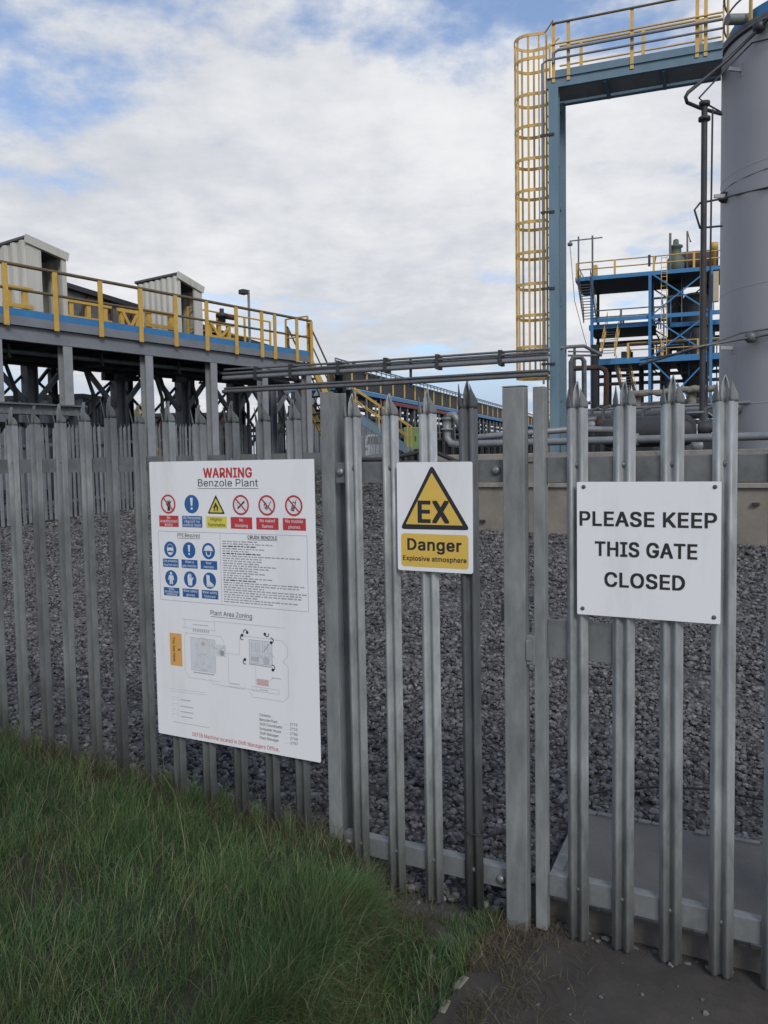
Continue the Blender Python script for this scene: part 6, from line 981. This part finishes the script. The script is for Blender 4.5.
# ---------------------------------------------------------------- ladder tower and access platform
TW = Fr(atY(549, 100, 18)[:2], -math.radians(20.5))
tz = lambda py, px=555: TW.oy(px, py)[2]
zKt, zCt, zCb = tz(70.5), tz(78.5), tz(87.5); zUb = TW.oy(570, 102, .95)[2]; TPX = TW.oy(716, 60)[0] + .12; TD = .95; zTR = tz(24, 556)
def tower():
    t = empty('access_tower', TW, 'faded blue steel portal with a caged yellow ladder reaching the top of the grey tank', 'access tower'); g = .3
    for y in (0.02, TD - .02):
        x = .10; b = MB(); b.hbeam((x, y, g), (x, y, zCb - .002), .21, .21, .02, up=(0, 1, 0)); b.box(x - .02, x + .02, y - .085, y + .085, g, zCb - .01); o = b.build('column', M_TEAL, t)
        for z in np.arange(1.2, zCb, 2.2): b = MB(); b.box(x - .095, x + .095, y - .084, y + .084, z, z + .02); b.build('stiffener', M_TEAL, o)
    b = MB(); n = 4
    for i in range(n):
        za, zc = .8 + (zCb - 1)*i/n, .8 + (zCb - 1)*(i + 1)/n; b.bar((.1, .13, za if i % 2 else zc), (.1, TD - .13, zc if i % 2 else za), .05, .05); b.bar((.1, .13, zc), (.1, TD - .13, zc), .06, .06)
    b.build('bracing', M_TEAL, t)
    for y, s in ((0, 1), (TD, -1)):
        b = MB(); b.box(-.05, TPX, y - .005 if s > 0 else y - .012, y + .012 if s > 0 else y + .005, zCb, zCt); b.box(-.05, TPX, y - .04 if s > 0 else y - .06, y + .06 if s > 0 else y + .04, zCb - .015, zCb - .0005); b.box(-.05, TPX, y - .04 if s > 0 else y - .06, y + .06 if s > 0 else y + .04, zCt + .0005, zCt + .014); b.build('side_beam', M_TEAL, t)
        b = MB(); b.box(-.02 + .08, TPX, y - .008 if s > 0 else y, y if s > 0 else y + .008, zCt + .015, zKt); b.build('kick_plate', M_TEAL, t)
    b = MB()
    b.box(.0, TPX, .065, TD - .065, zCb + .055, zCb + .062)
    b.build('deck_plate', M_GREYCOL, t)
    for x in (1.15, 2.3): b = MB(); b.bar((x, .02, zCb + .0), (x, TD - .02, zCb + .0), .07, .09); b.build('cross_beam', M_TEAL, t)
    posts = [TW.oy(p, 60)[0] for p in (568.5, 632, 697, 705.5)]
    for x in posts + [.10]:
        b = MB(); b.box(x - .035, x + .035, -.025, -.012 if x != .10 else -.01, zCb + .1, zTR); b.build('rail_post', M_PALEYEL, t)
    for x in (.55, 1.85, 3.0): b = MB(); b.box(x - .035, x + .035, TD + .012, TD + .026, zCb + .1, zTR); b.build('rail_post', M_PALEYEL, t)
    zm = (zTR + zKt)/2
    for y in (-.035, TD + .04):
        b = MB(); b.tube([(.08, y, zTR), (TPX, y, zTR)], .025, 8); b.build('top_rail', M_RAILBROWN if y < 0 else M_PALEYEL, t); b = MB(); b.tube([(.08, y, zm + .05), (TPX, y, zm + .05)], .02, 8); b.build('mid_rail', M_PALEYEL, t)
    for dz, r, x0 in ((-.10, .03, .10), (-.27, .024, -.13)):
        b = MB(); P = [(TPX, -.075, zm + dz), (x0 + .1, -.075, zm + dz), (x0, -.075, zm + dz - .06)]
        P += [(x0, -.075, zm + dz - .25)] if x0 > 0 else [(x0, -.075, 3.2)]
        b.tube(P, r, 8); b.build('conduit', M_LPIPE, t)
    for z in np.arange(3.6, zCb, 1.6): b = MB(); b.box(-.17, .12, -.11, -.09, z, z + .05); b.build('conduit_bracket', M_DARK, t)
    # ladder and cage
    lx_ = -.10; ys = (.24, .68); yc = .46; R = .36
    for y in ys: b = MB(); b.box(lx_ - .012, lx_ + .03, y - .012, y + .012, .35, zTR - .05); b.build('ladder_stringer', M_PALEYEL, t)
    b = MB()
    for z in np.arange(.6, zCt, .28): b.tube([(lx_ + .01, ys[0], z), (lx_ + .01, ys[1], z)], .011, 6)
    b.build('rungs', M_PALEYEL, t)
    hoop = lambda z, r=R: [(lx_, ys[0] - .10, z)] + [(lx_ - .36 - r*math.cos(a), yc - r*math.sin(a), z) for a in np.linspace(math.pi/2, -math.pi/2, 13)] + [(lx_, ys[1] + .10, z)]
    zs = [TW.oy(531, p, .46)[2] for p in (43, 66, 101, 132, 164, 195, 226, 256, 287, 318, 349, 378)]
    for z in zs:
        b = MB(); H_ = hoop(z); 
        for a, c in zip(H_[:-1], H_[1:]): b.bar(a, c, .012, .066)
        b.build('cage_hoop', M_PALEYEL, t)
    for a in np.linspace(math.pi/2, -math.pi/2, 5):
        x, y = lx_ - .36 - (R - .012)*math.cos(a), yc - (R - .012)*math.sin(a); b = MB(); b.box(x - .022, x + .022, y - .007, y + .007, zs[-1], zs[0]); b.build('cage_bar', M_PALEYEL, t)
    for y in (ys[0] - .10, ys[1] + .10):
        b = MB(); b.box(lx_ - .15, lx_ - .12, y - .01, y + .01, zs[-1], zs[0]); b.build('cage_bar', M_PALEYEL, t); b = MB(); b.tube([(lx_, y, zs[0]), (.10, y if y > .5 else -.02, zs[0] + .15)], .018, 6); b.build('cage_tie', M_PALEYEL, t)
    b = MB(); H_ = hoop((zs[-1] + zs[-2])/2, R + .006)
    for a, c in zip(H_[:-1], H_[1:]): b.bar(a, c, .006, zs[-2] - zs[-1] - .06)
    return t
tower()

# ---------------------------------------------------------------- storage tank
TS = .965; TC = np.array([9.3292, 17.6909])*TS; TR = 2*TS; TZ = CZ + 8.54*TS; TK = Fr(TC, 0)
def tk(x, y, off=0.):
    r = ray(x, y); o = CAMP[:2] - TC; a = r[:2]@r[:2]; b_ = o@r[:2]; c = o@o - (TR + off)**2; D_ = b_*b_ - a*c
    t = (-b_ - math.sqrt(max(D_, 0)))/a; return TK.l(CAMP + r*t)
def tank():
    t = empty('storage_tank', TK, 'tall plain grey cylindrical storage tank at the right edge', 'tank'); g = .25
    b = MB(); b.lathe([(TR, g), (TR, TZ - .14)], n=96); b.build('shell', M_TANK, t)
    b = MB(); b.lathe([(TR + .002, TZ - .12), (TR + .07, TZ - .12), (TR + .07, TZ - .06), (TR + .075, TZ - .06), (TR + .075, TZ), (TR - .02, TZ + .02), (0, TZ + .35)], n=96, smooth=False); b.build('roof', M_PIPE, t)
    b = MB(); b.lathe([(TR + .001, TZ - .14), (TR + .02, TZ - .135), (TR + .02, TZ - .121), (TR, TZ - .12)], n=96); b.build('rim', M_DARK, t)
    for z in (2.6, 4.9, 7.2): b = MB(); b.lathe([(TR, z), (TR + .007, z + .010), (TR, z + .02)], n=96); b.build('weld_seam', M_TANK, t)
    b = MB(); b.lathe([(TR - .1, TZ + .03), (TR - .1, TZ + .28)], n=96); b.build('kick_plate', M_BLUE, t)
    for a in np.arange(0, 360, 24): b = MB(); c, s = math.cos(math.radians(a + 8)), math.sin(math.radians(a + 8)); b.bar(((TR - .02)*c, (TR - .02)*s, TZ - .02), ((TR - .02)*c, (TR - .02)*s, TZ + 1.15), .07, .03, up=(c, s, 0)); b.build('rail_post', M_PALEYEL, t)
    for h, r in ((1.13, .025), (.6, .02)):
        b = MB(); b.tube([((TR - .04)*math.cos(a), (TR - .04)*math.sin(a), TZ + h) for a in np.linspace(0, 2*math.pi, 64, endpoint=False)], r, 6, closed=True); b.build('top_rail', M_LPIPE, t)
    P = tk(738, 22, .05); b = MB(); b.tube([(P[0] - .25, P[1] - .1, P[2]), (P[0] + .2, P[1], P[2] + .05)], .10, 12); b.build('lifting_lug', M_LPIPE, t)
    for px, py in ((741, 70), (733, 348), (728, 196)):
        P = tk(px, py); q = np.array([P[0], P[1], 0])/TR; b = MB(); b.bar(P, P + q*.28 + np.array([0, 0, .0]), .05, .07); c = P + q*.004; b.bar(c - np.array([0, 0, .12]), c + np.array([0, 0, .12]), .10, .01, up=q); b.build('bracket', M_TANK, t)
    return t
tank()
def tank_pipes():
    l = lambda x, y, Y: TK.l(atY(x, y, Y))
    def mk(name, P, r, m, label, extra=None):
        b = MB(); b.tube(P, r, 8); t = empty(name, TK, label, 'pipe'); b.build('pipe', m, t)
        if extra is not None: b = MB(); b.lathe([(0, -.10), (.06, -.10), (.11, -.05), (.11, .05), (.06, .10), (0, .10)], n=12); b.build('coupling', m, t, loc=extra)
    mk('foam_pipe', [tk(790, 8, .12), tk(768, 19, .12), tk(760, 28, .12), l(725, 62, 16.2), l(688, 92.5, 15.6), l(685.5, 97, 15.6), l(687, 102.5, 15.65), l(700, 108, 15.9), l(721, 114, 16.5)], .034, M_BLACKPIPE, 'black pipe slanting down from the top of the grey tank to the pole', tk(759, 27, .12))
    mk('drain_pipe', [tk(790, 33, .05), tk(768, 39, .05), tk(752, 43, .07), l(725, 70, 16.1), l(699, 98, 15.8), l(704, 102.5, 15.9), l(721, 112, 16.5)], .016, M_BLACKPIPE, 'thin black pipe below the thicker slanting pipe on the grey tank')
    mk('cable_run', [tk(790, 183, .03), tk(768, 187.5, .03), tk(735, 195, .03), l(723, 198.5, 16.4), l(700, 203, 15.9), l(694.5, 210, 15.85), l(700, 228, 15.85), l(722, 226, 16.6)], .020, M_BLACKPIPE, 'dark cable crossing the grey tank at mid height and turning down at the pole', tk(724, 197.5, .05))
    mk('wire', [tk(790, 160, .01), tk(768, 168, .01), tk(748, 176, .01), tk(732, 184, .01), tk(723, 192, .01)], .006, M_BLACKPIPE, 'fine sagging wire on the grey tank above the dark cable')
    mk('pipe_run', [tk(790, 324, .12), tk(768, 329, .12), tk(741, 333, .12), l(695, 349.5, 15.9), l(681, 353, 16.0), l(640, 360, 17.5)], .018, M_PIPE, 'upper of two thin grey pipes leading left from the grey tank')
    mk('pipe_run', [tk(790, 332, .14), tk(768, 334.5, .14), tk(751, 337.5, .14), l(702, 346, 15.8), l(685, 351, 15.9), l(640, 365, 17.5)], .026, M_PIPE, 'lower and thicker of two grey pipes leading left from the grey tank', tk(751, 337.5, .14))
    t = empty('pole', TK, 'tall dark steel pole standing just left of the grey tank', 'pole'); p = l(704.5, 103, 15.9); b = MB(); b.tube([(p[0], p[1], .2), (p[0], p[1], p[2])], .056, 12); b.build('pole', M_DARK, t)
    b = MB(); b.lathe([(.0, p[2] - .32), (.11, p[2] - .32), (.11, p[2] - .26), (.0, p[2] - .26)], (p[0], p[1]), 12); b.build('collar', M_DARK, t); b = MB(); b.lathe([(0, p[2] - .05), (.10, p[2] - .05), (.10, p[2] + .02), (0, p[2] + .02)], (p[0], p[1]), 12); b.build('collar', M_DARK, t)
    q = l(711.5, 112, 16.0); b = MB(); b.tube([(q[0] + .02, q[1], q[2] + .05), (q[0], q[1], 5.2), (q[0] - .08, q[1], 1.0)], .018, 6); b.build('stay_rod', M_DARK, t)
    z = l(704, 420, 15.9)[2]; b = MB(); b.box(p[0] - .16, p[0] + .16, p[1] - .16, p[1] + .16, z - .06, z); b.build('flange', M_DARK, t)
tank_pipes()

# ---------------------------------------------------------------- bund wall and the pipework behind it
BU = Fr(atY(490, 530, 13.4)[:2], -math.radians(32))
def bund():
    t = empty('bund_wall', BU, 'low tan concrete bund wall behind the ballast on the right', 'wall'); x0, x1 = BU.oy(428, 530)[0], 9.5; zt = BU.oy(590, 452)[2]
    for k in range(5): a = x0 + (x1 - x0)*k/5; b = MB(); b.box(a + .006, a + (x1 - x0)/5 - .006, 0, .25, -.2, zt - .14); b.build('wall', M_CONC, t, .008)
    b = MB(); b.box(x0, x0 + .25, .251, 8, -.2, zt - .14); b.build('wall', M_CONC, t)
    b = MB(); b.box(x0 - .03, x1, -.03, .28, zt - .139, zt); b.box(x0 - .03, x0 + .28, .281, 8, zt - .139, zt); b.build('coping', M_COPE, t, .012)
    for px, py in ((483, 521), (756, 504)): b = MB(); P = BU.oy(px, py); b.box(P[0] - .045, P[0] + .045, -.05, -.001, P[2] - .02, P[2] + .02); b.build('wall_tie', M_DARK, t)
    zl = BU.oy(500, 485)[2]; b = MB(); b.box(x0, x1, -.05, -.0015, zl - .035, zl + .035); b.build('ledge', M_COPE, t, .008)
bund()
def pipe_thing(name, fr, P, r, m, label, n=10, cat='pipe', group=None, flanges=(), legs=()):
    t = empty(name, fr, label, cat, group); b = MB(); b.tube(P, r, n); b.build('pipe', m, t)
    for (c, ax) in flanges: b = MB(); b.lathe([(0, -.025), (r*1.55, -.025), (r*1.55, .025), (0, .025)], n=14, axis=ax); b.build('flange', m, t, loc=c)
    for c in legs: g = gz(fr.w(c)); b = MB(); b.box(c[0] - .04, c[0] + .04, c[1] - .04, c[1] + .04, g - .2, c[2] - r*.9); b.build('leg', M_PIPE, t)
    return t
def bund_pipes():
    o = lambda px, py, c: tuple(BU.oy(px, py, c))
    z = o(600, 440.5, .6)[2]; xa = o(452, 441, .6)[0]
    pipe_thing('bund_pipe', BU, [(o(447, 436, .6)[0], .6, z + .25), (o(447, 436, .6)[0], .6, z + .12), (xa - .02, .6, z + .02), (xa + .12, .6, z), (9, .6, z)], .063, M_LPIPE, 'light grey pipe running level just above the bund wall', flanges=[((xa + .3, .6, z), 'x'), ((2.2, .6, z), 'x')], legs=[(.6, .6, z), (2.6, .6, z), (4.8, .6, z)])
    t = empty('gate_valve', BU, 'grey flanged valve riser at the left end of the bund pipe', 'valve', at=(o(447, 436, .6)[0], .6, 0)); z1 = o(447, 417, .6)[2]
    b = MB(); b.lathe([(0, z + .25), (.11, z + .25), (.11, z + .28), (.065, z + .3), (.09, z + .36), (.065, z + .42), (.11, z + .44), (.11, z + .47), (0, z + .47)], n=14); b.build('body', M_LPIPE, t)
    b = MB(); b.tube([(0, 0, z + .47), (0, 0, z1 - .05), (.06, 0, z1 + .03), (.14, 0, z1 + .03), (.20, 0, z1 - .05), (.20, .3, z + .1)], .062, 10); b.build('bend', M_LPIPE, t)
    A, B = o(468, 438, .9), o(575, 429, .9); pipe_thing('sloping_pipe', BU, [A, B, (B[0] + .3, B[1] + 1.2, B[2])], .055, M_LPIPE, 'light grey pipe sloping up to the right behind the gate post', flanges=[((B[0] - .6, .9, B[2] - .035), 'x')])
    for py, c, r, m, lab in ((413.8, 5.6, .105, M_LPIPE, 'thick grey pipe on the rack behind the gate pales'), (407.6, 5.4, .03, M_LPIPE, 'thin grey pipe just above the thick rack pipe'), (419.5, 5.8, .035, M_PIPE, 'thin dark pipe just below the thick rack pipe'), (424, 6.2, .05, M_DARK, 'dark pipe low on the rack behind the gate pales')):
        zz = o(640, py, c)[2]; pipe_thing('rack_pipe', BU, [(o(587, py, c)[0], c, zz), (11.5, c, zz)], r, m, lab, group='pipes on the rack behind the gate', legs=[(o(608, py, c)[0], c, zz), (o(690, py, c)[0], c, zz)] if r > .1 else ())
    # dark drum
    A = o(600, 433, 3.6); t = empty('pressure_drum', BU, 'dark horizontal drum lying behind the bund wall', 'drum', at=(A[0], 3.6, A[2])); L = o(696, 433, 3.6)[0] - A[0]
    b = MB(); b.lathe([(0, 0), (.18, .02), (.27, .12), (.29, .25), (.29, L - .25), (.27, L - .12), (.18, L - .02), (0, L)], n=24, axis='x'); b.build('shell', M_DARK, t)
    for x in (.5, L - .5): b = MB(); b.box(x - .06, x + .06, -.25, .25, gz(BU.w(A)) - A[2] - .2, -.2); b.build('saddle', M_DARK, t)
    b = MB(); b.tube([(L - .1, -.3, .3), (L + .25, -.3, .3), (L + .38, -.3, .2), (L + .2, -.3, -.25)], .022, 8); o2 = b.build('loop_pipe', M_LPIPE, t)
    rr = random.Random(8); b = MB()
    # pumps and valves between the wall and the rack
    for k, (px, py) in enumerate(((592, 426), (603, 424), (612, 428), (643, 426), (706, 428), (700, 446), (584, 420))):
        A = o(px, py, 4.6 if px < 700 else 2.2); t = empty('pump', BU, ('small grey pump behind the first gate pale', 'small pump with rusty cover beside the first gate pale', 'round dark pump between the first and second gate pales', 'small pump behind the second gate pale', 'small pump at the foot of the grey tank', 'small pale pump stand just above the bund wall', 'small pump next to the blue tower foot')[k], 'pump', 'small pumps behind the bund wall', at=A)
        b = MB(); b.lathe([(0, -.12), (.10, -.12), (.12, -.06), (.12, .06), (.07, .09), (.07, .26), (0, .26)], n=14, axis='x'); b.build('body', (M_LPIPE, M_RUST, M_DARK, M_PIPE, M_DARK, M_LPIPE, M_PIPE)[k], t); b = MB(); b.tube([(0, 0, .08), (0, 0, .32), (.15, 0, .36)], .035, 8); b.build('outlet', M_PIPE, t)
        b = MB(); b.box(-.14, .2, -.1, .1, gz(BU.w(A)) - A[2] - .2, -.11); b.build('plinth', M_DARK, t)
    # risers between the tower and the blue structure
    Y = 20.; l = lambda px, py, YY=Y: atY(px, py, YY); W0 = Fr((0, 0), 0)
    pipe_thing('pipe_loop', W0, [l(571, 420), l(571, 362), l(573, 357.5), l(581, 357), l(584, 361), l(584.5, 425)], .06, M_PIPE, 'grey inverted U pipe loop just right of the blue tower column', 10)
    pipe_thing('pipe_loop', W0, [l(573, 368.5, 20.6), l(600, 367.5, 20.6), l(605, 370, 20.6), l(606.5, 375, 20.6), l(605.5, 425, 20.6)], .065, M_RUST, 'rusty brown pipe bend beside the grey pipe loop', 10)
    pipe_thing('standpipe', W0, [l(594.5, 345, 21.5), l(594.5, 430, 21.5)], .09, M_DARK, 'thick dark standpipe rising between the loops and the blue structure', 12)
    pipe_thing('standpipe', W0, [l(574.5, 346, 21.), l(575, 430, 21.)], .035, M_PIPE, 'slim grey standpipe beside the blue tower column', 8)
    pipe_thing('overhead_pipe', W0, [l(547, 349.5, 18.6), l(570, 346.8, 18.8), l(584, 346, 19), l(601, 355, 19.4)], .04, M_LPIPE, 'grey pipe passing the tower and dropping to the right', 8)
    pipe_thing('overhead_pipe', W0, [l(568, 355.5, 20.4), l(600, 355.5, 20.4)], .025, M_PIPE, 'thin grey pipe above the inverted U loop', 8)
    pipe_thing('overhead_pipe', W0, [l(568, 351.5, 20.9), l(603, 352, 20.9)], .02, M_PIPE, 'thinnest grey pipe behind the tower column', 8)
    A, B = l(632, 394, 31), l(716, 388, 30); t = empty('lagged_pipe', W0, 'lumpy lagged pipe run behind the gate pales', 'pipe'); n = 16; b = MB(); rr = random.Random(3)
    b.tube([A + (B - A)*i/n + np.array([0, 0, rr.uniform(-.04, .04)]) for i in range(n + 1)], [rr.uniform(.08, .15) for _ in range(n + 1)], 10); b.build('lagging', M_LAG, t)
    b = MB(); b.tube([A + np.array([0, .5, -.45]), B + np.array([0, .5, -.4])], .12, 8); b.build('pipe', M_LAG, t)
    for f in (.08, .75): c = A + (B - A)*f; b = MB(); b.tube([(c[0], c[1] + .25, 1.2), (c[0], c[1] + .25, c[2])], .16, 10); b.build('leg', M_LAG, t)
    P = [l(355, 459.5, 13.2), l(378, 459.8, 13.2), l(398, 456.5, 13.3), l(418, 452.5, 13.4), l(438, 453.5, 13.5), l(458, 462, 13.3), l(470, 466, 13.3)]
    pipe_thing('hose', W0, P, .035, M_RUBBER, 'black hose draped along the yard end of the bund wall', 8, 'hose')
bund_pipes()

# ---------------------------------------------------------------- blue process structure
PS = Fr(atY(577, 275, 66)[:2], -math.radians(19))
def process():
    t = empty('process_structure', PS, 'open blue steel process structure of three decks left of the grey tank', 'process plant'); g = 1.2
    Z = lambda py, px=650: PS.oy(px, py)[2]; X = lambda px, py=300: PS.oy(px, py)[0]; xr = X(735); D = 6.
    z1, z1b = Z(271.5), Z(275.5); z2, z2b = Z(315), Z(319); z2c = Z(325); z3, z3b = Z(356.5), Z(362.5)
    def deck(z, zb, x0, x1, y0, y1):
        b = MB(); b.box(x0, x1, y0, y1, zb + .02, z - .05); b.build('deck', M_DARK, t); b = MB(); b.box(x0, x1, y0 - .12, y0 - .001, zb, z); b.box(x0 - .12, x0 - .001, y0 - .12, y1, zb, z); b.box(x0, x1, y1 + .001, y1 + .12, zb, z); b.build('edge_beam', M_BLUE, t)
    deck(z1, z1b, X(577), xr, 0, D); deck(z2c + .35, z2c, X(590), X(650) + .4, .5, D); deck(z2c + .35, z2c, X(672), xr, 2, D); deck(z3, z3b, X(600), xr, 0, D)
    b = MB(); b.box(X(592), xr, -.16, -.02, z2b, z2); b.build('edge_beam', M_BLUE, t)
    for px in (592, 650, 711):
        for y, m in ((-.2, M_BLUE), (D, M_DARK)): b = MB(); x = X(px); b.hbeam((x, y, g - .4), (x, y, z1b), .22, .22, .03, up=(0, 1, 0)); b.build('column', m, t)
    for y, m in ((-.3, M_BLUE), (D - .3, M_DARK)):
        for za, zc in ((z1b, z2), (z2b, z3), (z3b, z3b - 4.2)):
            for p, q in ((za, zc), (zc, za)): b = MB(); b.bar((X(650) + .2, y, p), (X(711) - .2, y, q), .08, .10); b.build('cross_brace', m, t)
    for z, P in ((z1, [(X(577), D), (X(577), -.05), (xr, -.05)]), (z2c + .35, [(X(592), .5), (X(650), .5)]), (z2c + .35, [(X(592), D), (xr, D)]), (z3, [(X(628), D), (X(628), -.05), (xr, -.05)])): railing(t, P, z, M_PALEYEL if z != z2c + .35 else M_PIPE, pw=.16, rr=.05, step=3.0 if z == z1 else 2.2)
    stair(t, (X(578.5), -.5, z1b - .2), (X(587.5), -3.0, z2c + .1), (.95, 0, 0), M_DARK, M_PIPE, M_DARK, 14, 1.0)
    stair(t, (X(606.5), 1.2, z2c + .4), (X(602), -1.2, z3 + .1), (1.0, 0, 0), M_PALEYEL, M_PIPE, M_PALEYEL, 12, 1.0); stair(t, (X(615.5), .2, z3b - .1), (X(624), .2, Z(398)), (.9, .5, 0), M_DARK, M_PIPE, M_PALEYEL, 12, 1.0)
    # vessels
    b = MB(); x = X(690); b.lathe([(0, Z(408)), (.5, Z(408)), (1.0, Z(375)), (1.4, Z(366)), (1.45, z2c - .3), (1.0, z2c), (1.0, Z(296)), (.8, Z(290)), (0, Z(288))], (x + .5, 3.2), 24); b.build('vessel', M_DARK, t)
    b = MB(); x = X(676); b.lathe([(.6, Z(345)), (.6, z1b)], (x, 4), 16); b.build('riser', M_DARK, t)
    b = MB(); x = X(676); b.lathe([(0, z1), (.62, z1), (.66, z1 + 1.4), (.40, z1 + 1.7), (.36, z1 + 2.2), (.52, z1 + 2.3), (.52, z1 + 2.45), (.24, z1 + 2.5), (.2, z1 + 2.9), (0, z1 + 3.0)], (x, 3), 18); b.build('scrubber', M_GREEN, t)
    b = MB(); b.lathe([(0, X(681)), (.7, X(681)), (.8, X(683)), (.8, xr - 1), (0, xr - 1)], (4, Z(254)), 18, axis='x'); b.build('drum', M_RUST, t)
    b = MB(); b.tube([(X(670), 1, z1), (X(670), 1, Z(232))], .09, 8); b.tube([(X(687.5), .6, z1), (X(687), .6, Z(233)), (X(690.5), .6, Z(244))], .07, 8); b.build('vent_pole', M_PIPE, t)
    b = MB(); b.tube([(X(578), .5, z1), (X(578), .5, Z(235, 578))], .07, 6); b.tube([(X(592), .5, z1), (X(592), .5, Z(234, 592))], .08, 6); b.tube([(X(569), .5, Z(239, 575)), (X(602), .5, Z(236, 600))], .05, 6); b.lathe([(0, Z(245, 570)), (.2, Z(244, 570)), (.2, Z(241.5, 570)), (0, Z(240, 570))], (X(569.5), .5), 10); b.build('light_mast', M_PIPE, t)
    for px, y in ((594, 1), (606, 3)): pass
    b = MB(); b.box(X(592.5), X(596), 1, 1.8, z1, z1 + 1.1); b.build('valve_box', M_PALEYEL, t); b = MB(); b.box(X(648), X(650.5), -.3, -.15, z1 + .35, z1 + 1.2); b.build('lamp_box', M_DARK, t); b = MB(); b.box(X(657), X(660), D - .5, D, Z(311), Z(303)); b.build('lamp_box', M_DARK, t)
    b = MB(); b.box(X(712.5), X(718), -.9, -.4, Z(308), Z(279)); b.build('duct', mat('cream_duct_paint', (.50, .42, .27), rough=.6), t)
    b = MB(); b.lathe([(0, z1), (.16, z1), (.16, Z(246, 714)), (.3, Z(245, 714)), (.3, Z(239, 714)), (0, Z(238, 714))], (X(714.5), 1.2), 14); b.build('beacon', M_YEL, t)
    rr = random.Random(2)
    for k in range(26): b = MB(); x = rr.uniform(X(600), xr); y = rr.uniform(.5, D); zb = rr.choice((z2c + .35, z3, z3, g + .2, g + .2, g + 3)); b.box(x - rr.uniform(.1, .5), x + rr.uniform(.1, .5), y, y + .5, zb, zb + rr.uniform(.3, 1.1)); b.build('equipment_box', M_DARK, t)
    for py, y, m in ((340, 2, M_PIPE), (334, 4, M_DARK), (372, 2, M_DARK), (378, 4, M_PIPE), (404, 1, M_DARK)): z = Z(py); b = MB(); b.tube([(X(592), y, z), (xr, y, z)], .14, 8); b.build('pipe', m, t)
    for px, y in ((605, 5), (640, 4), (663, 5), (668, 2), (627, 3)): b = MB(); b.tube([(X(px), y, g), (X(px), y, z3 - .5)], .2, 8); b.build('riser', M_DARK, t)
    rr = random.Random(21)
    for k in range(46):
        b = MB(); xa = rr.uniform(X(652), xr - .5); y = rr.uniform(.4, D - .4); za = rr.choice((z1, z2c + .3, z3, g + 1.2)); m_ = rr.choice((M_DARK, M_PIPE, M_PIPE, M_BLUE, M_RUST)); r_ = rr.uniform(.03, .075)
        if rr.random() < .5: b.tube([(xa, y, za - rr.uniform(.5, 3)), (xa, y, za + rr.uniform(.6, 1.6)), (xa + rr.uniform(-.5, .5), y, za + rr.uniform(1.6, 2))], r_, 6)
        else: q = rr.uniform(.3, 2.2); xl = max(X(653), xa - rr.uniform(1, 3)); za = min(za, z2c + .3); b.tube([(xl, y, za + .05), (xl, y, za + q), (xa + .1, y, za + q), (xa + .1, y, za)], r_, 6)
        b.build('pipe', m_, t)
    for px in (664, 703):
        b = MB(); x = X(px)
        for q in (-.2, .2): b.bar((x + q, -.15, z3), (x + q, -.15, z1 + 1.1), .05, .05)
        for z in np.arange(z3, z1 + 1, .35): b.bar((x - .2, -.15, z), (x + .2, -.15, z), .04, .04)
        b.build('ladder', M_PALEYEL, t)
    b = MB(); b.box(X(590), xr, 1, D, g - .5, g + 1.2); b.build('plant_base', M_DARK, t)
    t2 = empty('slack_wire', PS, 'thin slack wire hanging from the mast left of the blue structure', 'wire')
    b = MB(); b.tube([(X(569.5), .5, Z(245, 570)), (X(574, 300), .5, Z(300, 574)), (X(586, 345), .5, Z(345, 586))], .025, 5); b.build('wire', M_PIPE, t2)
process()
